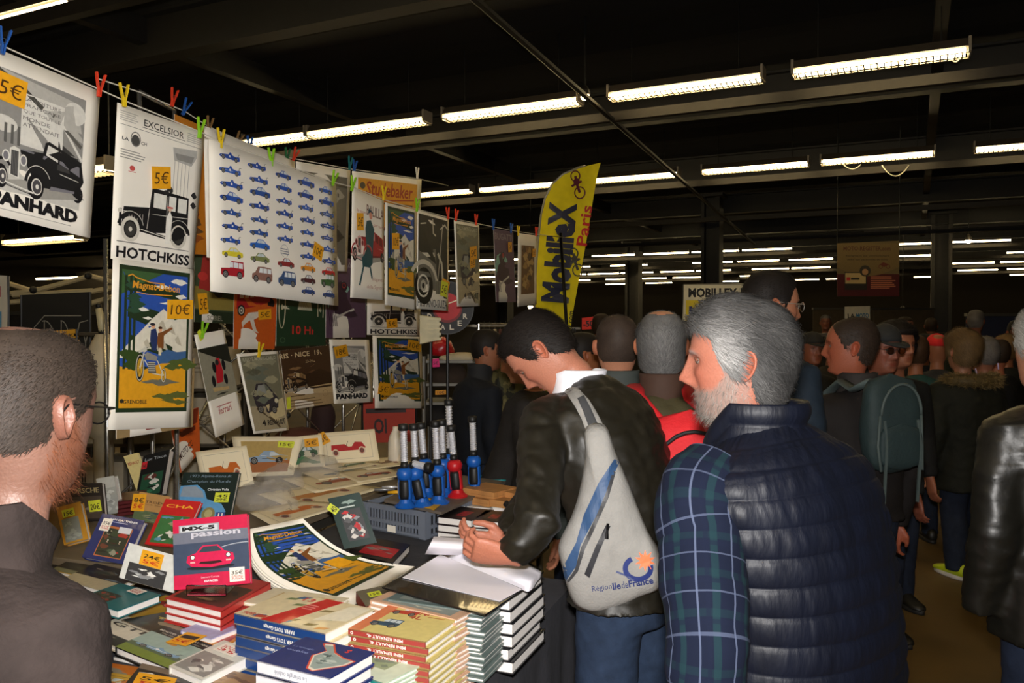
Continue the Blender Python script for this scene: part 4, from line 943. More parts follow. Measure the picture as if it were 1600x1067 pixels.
def vintage_side(a, x, y, w, col=BK, line='#d8d4c8'):
    h = w * .56
    a.poly(S_(x, y, w, h, [(.05, .28), (.07, .58), (.40, .64), (.42, .97), (.45, 1.0), (.94, .96), (.96, .30), (.5, .22)]), col)
    for q0, q1 in ((.45, .62), (.66, .76), (.79, .92)): a.rect(x + w * q0, y + h * .66, w * (q1 - q0), h * .26, '#e2e0d6')
    a.line(S_(x, y, w, h, [(.07, .5), (.95, .58)]), h * .012, line); a.line(S_(x, y, w, h, [(.40, .62), (.38, .26)]), h * .01, line); a.line(S_(x, y, w, h, [(.64, .9), (.64, .28)]), h * .01, line)
    for k in range(6): a.line(S_(x, y, w, h, [(.14 + .035 * k, .5), (.14 + .035 * k, .36)]), h * .008, line)
    a.poly(S_(x, y, w, h, [(.28, .2), (.75, .12), (.76, .17), (.30, .26)]), col); a.line(S_(x, y, w, h, [(.3, .24), (.74, .15)]), h * .014, line)
    for q in (.165, .83):
        r = h * .215; a.ell(x + w * q, y + r, r * 1.0, r, BK, 22); a.ring(x + w * q, y + r, r, r, r * .3, '#cfcabd', 22); a.ell(x + w * q, y + r, r * .58, r * .58, '#3a3936', 16); a.ell(x + w * q, y + r, r * .2, r * .2, '#cfcabd', 10)
        a.ring(x + w * q, y + r * .95, r * 1.45, r * 1.45, r * .26, col, 16, 15, 165)
        a.ring(x + w * q, y + r * .95, r * 1.48, r * 1.48, r * .04, line, 16, 20, 160)
    a.rect(x, y - h * .02, w, h * .012, BK); a.rect(x + w * .015, y + h * .24, w * .03, h * .3, col); a.ell(x + w * .02, y + h * .5, w * .022, w * .022, '#cfcabd', 10)
def vintage_3q(a, x, y, w, h, col='#1d1d1f', lite='#d9d6cc', mid='#77757a'):
    a.poly(S_(x, y, w, h, [(.02, .12), (.5, .02), (.98, .2), (.9, .3), (.3, .25)]), '#9a978f')
    a.poly(S_(x, y, w, h, [(.26, .72), (.50, .78), (.52, .96), (.56, 1.0), (.92, .82), (.96, .5), (.9, .28), (.45, .2)]), col)
    a.poly(S_(x, y, w, h, [(.53, .76), (.55, .94), (.66, .90), (.66, .70)]), lite); a.poly(S_(x, y, w, h, [(.68, .69), (.68, .89), (.78, .84), (.78, .64)]), mid); a.poly(S_(x, y, w, h, [(.80, .63), (.80, .83), (.9, .78), (.91, .57)]), mid)
    a.poly(S_(x, y, w, h, [(.24, .72), (.30, .74), (.55, .74), (.52, .68)]), mid)
    a.poly(S_(x, y, w, h, [(.17, .28), (.17, .70), (.21, .75), (.27, .72), (.27, .25)]), lite); a.poly(S_(x, y, w, h, [(.185, .29), (.185, .68), (.255, .68), (.255, .27)]), '#3c3b3d')
    for k in range(4): a.line(S_(x, y, w, h, [(.2 + .015 * k, .3), (.2 + .015 * k, .67)]), w * .004, '#807e7a')
    a.line(S_(x, y, w, h, [(.28, .6), (.9, .48)]), w * .006, lite)
    # wings and wheels
    for cx, cy, rx, ry in ((.44, .2, .085, .21), (.10, .22, .06, .19), (.90, .26, .06, .14)):
        a.ell(x + cx * w, y + cy * h, rx * w, ry * h, BK, 20); a.ell(x + (cx + .01) * w, y + cy * h, rx * w * .66, ry * h * .66, lite, 18); a.ell(x + (cx + .012) * w, y + cy * h, rx * w * .55, ry * h * .55, '#4a484a', 16); a.ell(x + (cx + .015) * w, y + cy * h, rx * w * .2, ry * h * .2, lite, 10)
    a.ring(x + .46 * w, y + .22 * h, .14 * w, .32 * h, .03 * w, col, 18, 10, 175); a.ring(x + .46 * w, y + .22 * h, .145 * w, .33 * h, .006 * w, lite, 18, 30, 160)
    a.poly(S_(x, y, w, h, [(.58, .2), (.86, .26), (.86, .3), (.6, .27)]), mid)
    a.ring(x + .11 * w, y + .26 * h, .1 * w, .27 * h, .026 * w, col, 14, 40, 190)
    for cx in (.135, .305): a.ell(x + cx * w, y + .56 * h, .036 * w, .095 * h, lite, 16); a.ell(x + cx * w, y + .56 * h, .025 * w, .07 * h, mid, 14)
    a.line(S_(x, y, w, h, [(.0, .2), (.2, .13), (.42, .08)]), w * .014, lite); a.line(S_(x, y, w, h, [(.0, .16), (.2, .09), (.42, .04)]), w * .006, BK)
def moto(a, x, y, w, ink=BK, lite='#c8c4b4'):
    for cx, cy, rx, ry in ((.2, .32, .17, .32), (.78, .15, .1, .17)):
        a.ell(x + cx * w, y + cy * w, rx * w * .62, ry * w, ink, 22); a.ring(x + cx * w, y + cy * w, rx * w * .58, ry * w * .92, .02 * w, lite, 22); a.ell(x + cx * w, y + cy * w, rx * w * .38, ry * w * .66, '#c79a2c', 18); a.ell(x + cx * w, y + cy * w, rx * w * .1, ry * w * .12, lite, 8)
        for k in range(6): a.line([(x + cx * w, y + cy * w), (x + cx * w + rx * w * .4 * math.cos(k * 1.05), y + cy * w + ry * w * .68 * math.sin(k * 1.05))], .006 * w, ink)
    for p, t in (([(.2, .32), (.3, .72), (.34, .8)], .03), ([(.3, .62), (.62, .48), (.78, .15)], .025), ([(.3, .5), (.5, .2), (.78, .15)], .025), ([(.26, .72), (.45, .78)], .025), ([(.16, .66), (.34, .78)], .05)): a.line(S_(x, y, w, w, p), t * w, lite)
    a.poly(S_(x, y, w, w, [(.3, .6), (.36, .68), (.62, .58), (.6, .48), (.34, .5)]), '#8d8a80'); a.poly(S_(x, y, w, w, [(.4, .2), (.38, .46), (.55, .46), (.6, .2)]), '#5c5a55')
    for k in range(5): a.line(S_(x, y, w, w, [(.39, .26 + .045 * k), (.57, .26 + .045 * k)]), .012 * w, lite)
    a.ell(x + .31 * w, y + .72 * w, .045 * w, .045 * w, lite, 10)
def riders(a, x, y, w):
    a.poly(S_(x, y, w, w, [(.1, .0), (.12, .35), (.3, .4), (.38, .1), (.34, -.35), (.2, -.35)]), '#27345e'); a.ell(x + .2 * w, y + .47 * w, .075 * w, .09 * w, '#d9a37c', 12); a.ell(x + .18 * w, y + .53 * w, .1 * w, .05 * w, '#23262e', 10)
    a.poly(S_(x, y, w, w, [(.36, -.1), (.38, .25), (.52, .3), (.9, .48), (.92, .42), (.6, .18), (.6, -.25), (.42, -.3)]), '#7a4a22'); a.ell(x + .46 * w, y + .37 * w, .07 * w, .085 * w, '#d9a37c', 12); a.ell(x + .46 * w, y + .43 * w, .08 * w, .045 * w, '#4a2c18', 10)
    a.rect(x + .42 * w, y - .5 * w, .1 * w, .25 * w, '#d8cba8')
def squig(a, x, y, w, h, col, n=6, rn=None):
    rn = rn or random; up, dn = [], []
    for i in range(n + 1):
        t = i / n; k = .5 * (1 - abs(2 * t - 1) ** 1.5); up.append((x + w * t, y + h * (k * (.6 + .8 * rn.random())))); dn.append((x + w * t, y - h * (k * (.4 + .8 * rn.random()))))
    a.poly(up + dn[::-1], col)
def art_magnat(a, rn_seed=4, margin=True):
    rn = random.Random(rn_seed); W_, H_ = a.W, a.H
    if margin: a = a.sub(W_ * .07, H_ * .10, W_ * .86, H_ * .87)
    W_, H_ = a.W, a.H
    a.rect(0, 0, W_, H_, '#22331d'); b = a.sub(W_ * .035, H_ * .03, W_ * .93, H_ * .94); w, h = b.W, b.H
    b.rect(0, 0, w, h, '#2a4fa3'); b.poly([(0, h * .82), (w * .25, h * .9), (w * .6, h), (0, h)], '#3b5a33')
    for q in ((.45, .9, .3, .03), (.72, .95, .28, .05), (.15, .72, .25, .035), (.55, .78, .4, .03), (.8, .84, .2, .04), (.3, .66, .16, .02)): squig(b, q[0] * w, q[1] * h, q[2] * w, q[3] * h, '#e8e4d8', 6, rn)
    b.poly([(0, h * .40), (w * .28, h * .56), (w * .45, h * .66), (w * .62, h * .74), (w * .8, h * .66), (w, h * .70), (w, h * .36), (0, h * .36)], '#d9d3c0')
    for i in range(9):
        q = .3 + .65 * rn.random(); z = .45 + .18 * rn.random(); b.poly([(q * w, z * h), ((q + .05) * w, (z + .03) * h), ((q + .12) * w, (z - .05) * h), ((q + .03) * w, (z - .03) * h)], '#b9b19c')
    b.poly([(w * .55, h * .40), (w * .7, h * .435), (w * .85, h * .42), (w, h * .43), (w, h * .33), (w * .55, h * .33)], '#3d5f8c')
    b.poly([(0, 0), (0, h * .30), (w * .3, h * .27), (w * .6, h * .33), (w, h * .34), (w, 0)], '#d99a1e')
    for i in range(6): squig(b, w * (.6 + .3 * rn.random()), h * (.3 + .06 * rn.random()), w * .3, h * .05, '#4d5a2a', 6, rn)
    for i in range(7): squig(b, w * (.42 + .4 * rn.random()), h * (.02 + .1 * rn.random()), w * .32, h * .04, '#5b5f2b', 7, rn)
    squig(b, w * .3, h * .19, w * .62, h * .05, '#6d6a5a', 7, rn)
    for q in (.04, .11, .17): b.rect(w * q, h * .28, w * .035, h * .68, '#23331f')
    for i in range(12): squig(b, w * (-.02 + .2 * rn.random()), h * (.3 + .1 * rn.random()), w * .2, h * .06, '#33471f', 6, rn)
    for i in range(10): squig(b, w * (.0 + .18 * rn.random()), h * (.55 + .35 * rn.random()), w * .22, h * .05, '#2c4a35', 6, rn)
    riders(b, w * .38, h * .50, w * .42); moto(b, w * .16, h * .19, w * .62)
    b.line([(w * .08, h * .955), (w * .14, h * .97), (w * .2, h * .95), (w * .4, h * .925), (w * .62, h * .925)], w * .016, '#d9952a')
    b.text('Magnat-Debon', w * .14, h * .855, w * .72, h * .07, '#d9952a', .02, .12); b.line([(w * .2, h * .845), (w * .35, h * .835), (w * .75, h * .845)], w * .012, '#d9952a')
    b.text('GRENOBLE', w * .06, h * .03, w * .34, h * .03, '#2a2a20', .02); b.ell(w * .04, h * .05, w * .03, w * .03, '#2a2a20', 10)
def art_panhard(a):
    w, h = a.W, a.H
    b = a.sub(w * .06, h * .16, w * .80, h * .74); W_, H_ = b.W, b.H
    b.rect(0, 0, W_, H_, '#8d8b86'); b.poly([(0, H_), (W_ * .9, H_ * .94), (W_, H_ * .6), (W_ * .6, H_ * .7)], '#b3b0a8')
    b.ell(W_ * .88, H_ * .84, W_ * .13, H_ * .1, '#d6d3ca', 16); b.ell(W_ * .1, H_ * .55, W_ * .14, H_ * .07, '#d0cdc4', 14)
    b.line([(0, H_ * .98), (W_ * .3, H_ * .88), (W_ * .5, H_ * .78)], W_ * .05, '#45443f'); b.line([(W_ * .62, H_ * .76), (W_ * .98, H_ * .56)], W_ * .04, '#5a5853'); b.line([(W_ * .7, H_ * .74), (W_, H_ * .44)], W_ * .03, '#d6d3ca')
    b.poly([(W_ * .7, H_ * .55), (W_ * .95, H_ * .45), (W_, H_ * .3), (W_ * .7, H_ * .3)], '#3c3b3a')
    for k in range(3): b.rect(W_ * (.1 + .07 * k), H_ * .4, W_ * .03, H_ * .16, '#5b5a56')
    b.rect(W_ * .27, H_ * .42, W_ * .48, H_ * .44, '#d8d5cc'); b.poly([(0, 0), (W_, 0), (W_, H_ * .14), (0, H_ * .2)], '#c4c1b8')
    for i, s in enumerate(('LA VOITURE', 'FRANÇAISE', 'QUE TOUT LE', 'MONDE', 'ATTENDAIT')): b.text(s, W_ * .29, H_ * (.80 - .055 * i), W_ * (.42 if i != 3 else .3), H_ * .034, '#6b6965')
    vintage_3q(b, -W_ * .02, H_ * .0, W_ * 1.1, H_ * .52)
    a.text('PANHARD', w * .05, h * .07, w * .80, h * .085, BK, .06); a.lines(w * .12, h * .045, w * .7, 1, 1, h * .004, '#999690')
def art_hotchkiss(a):
    w, h = a.W, a.H
    a.text('EXCELSIOR', w * .28, h * .905, w * .46, h * .045, '#2e2d2b', .01); a.rect(w * .26, h * .892, w * .5, h * .004, '#2e2d2b'); a.rect(w * .03, h * .872, w * .94, h * .003, '#55534f')
    for x in (.03, .78): a.lines(w * x, h * .955, w * .19, 5, h * .014, h * .005, '#a5a29a')
    a.text('LA', w * .06, h * .775, w * .07, h * .022, '#3b3a37', .02); a.text('CH', w * .26, h * .775, w * .06, h * .022, '#3b3a37', .02); a.ell(w * .2, h * .79, w * .045, h * .04, '#4a4946', 12); a.ring(w * .2, h * .80, w * .055, h * .05, w * .01, '#77756f', 14)
    a.lines(w * .05, h * .71, w * .27, 4, h * .017, h * .006, '#8b8983'); a.ell(w * .18, h * .605, w * .03, h * .018, '#c4504a', 10); a.rect(w * .14, h * .58, w * .08, h * .004, '#c4504a')
    b = a.sub(w * .62, h * .33, w * .3, h * .52)
    for k, x in enumerate((.1, .25, .4, .55, .7)): b.rect(b.W * x, 0, b.W * .02, b.H * .78, '#8f8d88')
    b.poly([(0, b.H * .95), (b.W, b.H), (b.W, b.H * .9), (b.W * .8, b.H * .76), (b.W * .08, b.H * .78)], '#b3b1ab'); b.poly([(b.W * .1, b.H * .88), (b.W * .9, b.H * .9), (b.W * .8, b.H * .8), (b.W * .2, b.H * .8)], '#8f8d88')
    for cx, cy in ((.56, .5), (.57, .46), (.9, .52), (.9, .45), (.6, .52)): squig(a, w * (cx - .02), h * cy, w * .08, h * .05, '#2a2a2a', 5)
    vintage_side(a, w * .05, h * .125, w * .86)
    a.poly([(w * .60, h * .15), (w * .60, h * .33), (w * .635, h * .38), (w * .67, h * .33), (w * .66, h * .15)], '#e9e6dc'); a.ell(w * .635, h * .39, w * .02, h * .02, '#d8b9a0', 10); a.rect(w * .6, h * .395, w * .07, h * .012, '#c4605a')
    a.text('HOTCHKISS', w * .05, h * .015, w * .88, h * .075, BK, .03)
def art_cars(a):
    w, h = a.W, a.H; rn = random.Random(9)
    for c in range(5):
        for r_ in range(10):
            x = w * (.055 + .19 * c + (.015 * rn.random())); y = h * (.90 - .094 * r_ - .003 * c); cw = w * .135
            if r_ < 7:
                if c == 2 and r_ == 6: a.ring(x + cw * .5, y + h * .03, h * .048, h * .048, h * .003, '#8a8f9a', 20); a.lines(x + cw * .25, y + h * .04, cw * .5, 3, h * .017, h * .006, '#5a6478'); continue
                if c == 1 and r_ == 6: car_side(a, x, y, cw * 1.05, 'coupe', '#2460b8'); continue
                car_side(a, x, y, cw * (.92 + .2 * rn.random()), 'gt' if (c in (2, 3, 4) and r_ < 2) or (c, r_) in ((1, 2), (0, 3)) else 'racer', rn.choice(['#2350a8', '#1f479c', '#2a5bb5', '#26509a']))
            elif r_ == 7: car_side(a, x, y, cw, 'coupe', ['#d9c832', '#7d8550', '#8a2a2c', '#dd8f2a', '#c62a2a'][c])
            elif r_ == 8:
                if c in (0, 1, 2): car_side(a, x, y - h * .045, cw * 1.08, ['suv', 'van', 'van'][c], ['#a81f2c', '#8d665a', '#37527d'][c], '#dfe3e4')
                else: car_side(a, x, y, cw, ['coupe', 'suv'][c - 3], ['#4a2028', '#3d6334'][c - 3], '#dfe3e4')
            elif c in (3, 4): car_side(a, x, y + h * .01, cw * .9, 'coupe', '#24407d', '#e8eaea')
def art_studebaker(a):
    w, h = a.W, a.H; a.rect(w * .07, h * .02, w * .86, h * .92, '#d8961c'); a.text('Studebaker', w * .17, h * .765, w * .68, h * .15, '#a3381c', .02, .1); a.line([(w * .12, h * .75), (w * .4, h * .72), (w * .88, h * .755)], h * .014, '#a3381c'); a.ell(w * .13, h * .86, w * .035, w * .035, '#4a4030', 12); a.lines(w * .36, h * .68, w * .5, 1, 1, h * .02, '#5b3a1c')
    car_side(a, w * .15, h * .18, w * .7, 'coupe', '#7a3020')
def art_balilla(a):
    w, h = a.W, a.H; a.text('BALILLA', w * .42, h * .80, w * .56, h * .10, '#7a5a4e', .01, .05); a.text('la nuova', w * .14, h * .80, w * .26, h * .03, '#b56a5a'); a.text('per tutti', w * .66, h * .70, w * .3, h * .04, '#b56a5a', 0, .1)
    vintage_3q(a, -w * .02, h * .33, w * 1.05, h * .34, '#a3262c', '#d8a8a0', '#6e1c22')
    a.poly([(w * .3, h * .30), (w * .28, h * .38), (w * .42, h * .45), (w * .38, h * .66), (w * .42, h * .74), (w * .55, h * .76), (w * .66, h * .68), (w * .62, h * .5), (w * .6, h * .34), (w * .5, h * .3)], '#1c4a52')
    a.ell(w * .55, h * .80, w * .05, h * .035, '#d89078', 12); a.poly([(w * .46, h * .82), (w * .5, h * .87), (w * .64, h * .83)], '#1c3f52'); a.line([(w * .33, h * .31), (w * .22, h * .12)], w * .04, '#1c4a52'); a.line([(w * .52, h * .31), (w * .58, h * .20)], w * .04, '#1c4a52')
    a.text('eleganza', w * .58, h * .17, w * .38, h * .045, '#b58a7d', 0, .1); a.text('della Signora', w * .42, h * .09, w * .54, h * .045, '#b58a7d', 0, .1)
def art_hispano(a):
    w, h = a.W, a.H; a.rect(w * .02, h * .13, w * .92, h * .84, '#23231f'); a.poly([(w * .02, h * .60), (w * .55, h * .64), (w * .6, h * .2), (w * .02, h * .2)], '#6d6b62'); a.poly([(w * .02, h * .57), (w * .5, h * .60), (w * .52, h * .56), (w * .02, h * .52)], '#c9c5b6')
    a.ell(w * .2, h * .24, w * .26, h * .19, '#11110f', 22); a.ring(w * .2, h * .26, w * .42, h * .25, w * .07, '#c4c0b0', 20, 10, 150); a.ring(w * .17, h * .24, w * .17, h * .12, w * .03, '#d8d4c6', 18); a.ell(w * .17, h * .24, w * .08, h * .06, '#b5b1a2', 14); a.ell(w * .17, h * .24, w * .04, h * .03, '#22221f', 10)
    for q in (([(.45, .95), (.47, .8), (.55, .78)], .03), ([(.08, .87), (.25, .89)], .02), ([(.78, .92), (.7, .6), (.62, .3)], .02), ([(.7, .86), (.85, .92), (.97, .86)], .03), ([(.62, .6), (.75, .5), (.8, .3)], .06)): a.line([(w * x, h * y) for x, y in q[0]], w * q[1], '#c4c0b0')
    a.rect(w * .55, h * .17, w * .35, h * .14, '#8d8a7c')
    for k in range(6): a.rect(w * (.58 + .05 * k), h * .17, w * .02, h * .14, '#2a2a26')
    a.text('HISPANO-SUIZA', w * .02, h * .025, w * .93, h * .085, BK, .0)
def art_4renault(a, col='#75725c'):
    w, h = a.W, a.H; rn = random.Random(2); a.rect(w * .05, h * .035, w * .9, h * .93, col)
    for i in range(14): squig(a, w * (.05 + .5 * rn.random()), h * (.4 + .5 * rn.random()), w * .38, h * .1, rn.choice(['#8f8c72', '#5b5a48', '#a09a7c', '#6a6f60']), 6, rn)
    a.poly([(w * .05, h * .35), (w * .95, h * .3), (w * .95, h * .04), (w * .05, h * .04)], '#a3977a'); a.poly([(w * .45, h * .34), (w * .95, h * .42), (w * .95, h * .2), (w * .6, h * .1)], '#c9b98d')
    a.poly([(w * .2, h * .34), (w * .17, h * .48), (w * .3, h * .62), (w * .55, h * .62), (w * .7, h * .5), (w * .82, h * .42), (w * .78, h * .3), (w * .5, h * .24)], '#3a3439'); a.poly([(w * .27, h * .5), (w * .34, h * .6), (w * .5, h * .6), (w * .52, h * .49)], '#8d8f88')
    for cx, cy in ((.3, .3), (.66, .28)): wheel(a, w * cx, h * cy, h * .05, '#1d1a1c', '#8d8a80', .9)
    a.ell(w * .75, h * .39, w * .05, h * .03, '#d8d0b0', 10); a.line([(w * .2, h * .32), (w * .6, h * .15), (w * .75, h * .05)], w * .05, '#5b4c35'); a.text('RALLYE MONTE-CARLO', w * .1, h * .90, w * .8, h * .045, '#b9b59c', .01)
    a.text('4', w * .27, h * .09, w * .1, h * .075, '#2b2620', .03); a.text('RENAULT', w * .42, h * .09, w * .5, h * .07, '#2b2620', .03)
def art_bugatti(a):
    w, h = a.W, a.H; a.rect(0, 0, w, h, '#5b4258'); a.text('BUGATTI', w * .05, h * .86, w * .9, h * .09, '#8a7f8a')
    a.poly([(w * .05, h * .62), (w * .35, h * .70), (w * .8, h * .55), (w * .95, h * .3), (w * .6, h * .25), (w * .2, h * .3)], '#3a2536')
    a.poly([(0, h * .5), (w * .12, h * .64), (w * .4, h * .70), (w * .62, h * .6), (w * .7, h * .46), (w * .6, h * .52), (w * .4, h * .60), (w * .15, h * .5), (w * .05, h * .35)], '#7fb0a4'); a.poly([(w * .75, h * .44), (w * .9, h * .52), (w, h * .5), (w, h * .36), (w * .9, h * .45)], '#7fb0a4')
    a.ell(w * .42, h * .64, w * .09, h * .06, '#2d1c2a', 14); a.ell(w * .42, h * .65, w * .05, h * .035, '#a33a3a', 12); a.ell(w * .85, h * .42, w * .07, h * .06, '#a3bdb4', 12)
    a.line([(w * .2, h * .24), (w * .75, h * .38)], w * .045, '#b9b5ac'); a.line([(w * .2, h * .24), (w * .75, h * .38)], w * .015, '#e2dfd6'); a.ell(w * .2, h * .24, w * .05, h * .035, '#cfcbc2', 10)
    for k in range(5): a.line([(w * (.03 + .04 * k), h * .42), (w * (.1 + .04 * k), h * .14)], w * .015, '#2d1c2a')
def art_brown(a):
    w, h = a.W, a.H; rn = random.Random(5); a.rect(w * .16, h * .16, w * .70, h * .68, '#6b4a28')
    for i in range(26): squig(a, w * (.16 + .45 * rn.random()), h * (.22 + .55 * rn.random()), w * .25, h * .12, rn.choice(['#8a6234', '#4a3018', '#a38048', '#b5945c']), 6, rn)
def art_grey(a):
    w, h = a.W, a.H; a.rect(w * .06, h * .06, w * .88, h * .86, '#6b6658'); rn = random.Random(6)
    for i in range(16): squig(a, w * (.1 + .5 * rn.random()), h * (.15 + .7 * rn.random()), w * .35, h * .14, rn.choice(['#8b8676', '#4d493e', '#9c9786', '#3c382f']), 6, rn)
def art_amber(a):
    w, h = a.W, a.H; a.rect(0, 0, w, h, '#b5701c'); a.text('EL', w * .4, h * .84, w * .5, h * .1, '#5b2c10', .03); rn = random.Random(8)
    for i in range(8): squig(a, w * .1, h * (.1 + .65 * rn.random()), w * .8, h * .1, rn.choice(['#7a3a14', '#8a4a1c', '#c98a3a', '#59402a']), 6, rn)
def art_cream(a):
    w, h = a.W, a.H; a.rect(w * .05, h * .05, w * .9, h * .8, '#d8c6a0'); squig(a, w * .5, h * .82, w * .35, h * .12, '#b5642c', 6)
def art_sorel(a):
    w, h = a.W, a.H; a.rect(0, 0, w, h, '#3d4a34'); a.rect(w * .0, h * .18, w, h * .3, '#8a7a3a'); a.poly([(w * .1, h * .45), (w * .2, h * .9), (w * .5, h * .95), (w * .75, h * .6), (w * .5, h * .42)], '#a3302c'); a.ell(w * .2, h * .62, w * .12, h * .06, '#c43a36', 12); a.ell(w * .5, h * .85, w * .1, h * .07, '#c9965c', 12); wheel(a, w * .6, h * .45, h * .1, '#2a2620', '#8a8266'); a.rect(0, 0, w, h * .16, '#24301e'); a.text('SOREL', w * .3, h * .03, w * .4, h * .07, '#8d8a78', .01)
def art_bus(a):
    w, h = a.W, a.H; a.rect(0, 0, w, h, '#c75a1e'); a.poly([(w * .05, h * .6), (w * .08, h * .92), (w * .85, h * .98), (w * .92, h * .78), (w * .6, h * .68), (w * .3, h * .62)], '#a31c20')
    for k in range(5): a.poly([(w * (.12 + .12 * k), h * (.76 + .015 * k)), (w * (.13 + .12 * k), h * (.88 + .015 * k)), (w * (.21 + .12 * k), h * (.885 + .015 * k)), (w * (.21 + .12 * k), h * (.77 + .015 * k))], '#d8b8a0')
    wheel(a, w * .16, h * .58, h * .085, BK, '#c9c2b0', .7); wheel(a, w * .86, h * .72, h * .085, BK, '#c9c2b0', .7)
    a.poly([(w * .32, h * .55), (w * .55, h * .58), (w * .58, h * .5), (w * .45, h * .45), (w * .52, h * .3), (w * .58, h * .25), (w * .45, h * .27), (w * .36, h * .44), (w * .22, h * .36), (w * .2, h * .3), (w * .17, h * .4)], '#d8cfc0')
def art_10hp(a):
    w, h = a.W, a.H; a.rect(0, 0, w, h, '#24401f' if False else '#1d3a24'); a.text('10 HP', w * .3, h * .2, w * .5, h * .15, '#c4302a', .02); a.rect(w * .12, h * .62, w * .78, h * .05, '#c9c4ac'); a.poly([(w * .4, h * .62), (w * .45, h * .9), (w * .65, h * .9), (w * .7, h * .62)], '#b5b098')
    for q in (.1, .88): a.ring(w * q, h * .65, w * .07, h * .36, w * .022, '#b8b294', 22); a.ell(w * q, h * .65, w * .02, h * .05, '#b8b294', 8)
    for k in range(5): a.line([(w * .45, h * .95), (w * (.42 + .05 * k), h * .66)], w * .008, '#6d6a58')
    a.ring(w * .12, h * .1, w * .05, w * .05, w * .008, '#5d7a5a', 12)
def art_parisnice(a):
    w, h = a.W, a.H; a.rect(0, h * .30, w, h * .70, '#4a3320'); a.rect(0, 0, w, h * .3, '#b39a72'); a.text('PARIS · NICE  1968', -w * .18, h * .86, w * 1.08, h * .085, '#d8c39a', .01); a.text('23-24-25 MARS', w * .46, h * .75, w * .4, h * .05, '#c9b288')
    rn = random.Random(3); a.poly([(0, h * .30), (0, h * .5), (w * .4, h * .55), (w, h * .68), (w, h * .30)], '#3a2716'); a.poly([(0, h * .2), (0, h * .32), (w, h * .36), (w, h * .2)], '#c2aa80')
    for i in range(10): squig(a, w * rn.random() * .8, h * (.4 + .3 * rn.random()), w * .25, h * .06, rn.choice(['#6b4c30', '#8a6a45', '#2d1d10']), 6, rn)
    vintage_3q(a, -w * .02, h * .27, w * .5, h * .36, '#2d1d10', '#c2aa80', '#8a6a45'); a.ring(w * .82, h * .2, w * .06, w * .06, w * .006, '#8a7350', 14)
    a.lines(w * .1, h * .21, w * .4, 1, 1, h * .02, '#6b5536'); a.lines(w * .08, h * .14, w * .72, 3, h * .05, h * .016, '#6b5536')
def art_ferrari(a):
    w, h = a.W, a.H; a.rect(0, h * .36, w, h * .5, '#8d8874'); a.rect(0, h * .66, w, h * .2, '#23241c')
    a.poly([(w * .38, h * .5), (w * .42, h * .62), (w * .5, h * .74), (w * .62, h * .74), (w * .66, h * .6), (w * .6, h * .5)], '#b5202a'); a.poly([(w * .22, h * .47), (w * .75, h * .44), (w * .74, h * .41), (w * .24, h * .43)], '#b59a6a')
    for cx, cy in ((.3, .53), (.7, .52), (.4, .66), (.72, .66)): a.ell(w * cx, h * cy, w * .06, h * .055, BK, 14)
    a.ell(w * .52, h * .70, w * .06, h * .03, '#2a2a2a', 10); squig(a, w * .3, h * .39, w * .4, h * .02, '#2d2c24', 6); a.text('ferrari', w * .26, h * .20, w * .42, h * .07, '#a32a2c', .01); a.rect(w * .22, h * .275, w * .5, h * .008, '#a32a2c')
def art_kraft(a):
    w, h = a.W, a.H; a.rect(0, 0, w, h, '#8d7650'); a.lines(w * .35, h * .06, w * .3, 1, 1, h * .03, '#8a2c20')
def art_motocoup(a):
    w, h = a.W, a.H; a.rect(0, 0, w, h, '#cf5a1c'); a.poly([(0, h * .9), (w * .3, h * .55), (w * .9, h * .55), (w, h)], '#7a2c14'); a.text('MOTO.COUP', w * .1, h * .18, w * .8, h * .14, '#3a1a10', .01, 0, 12)
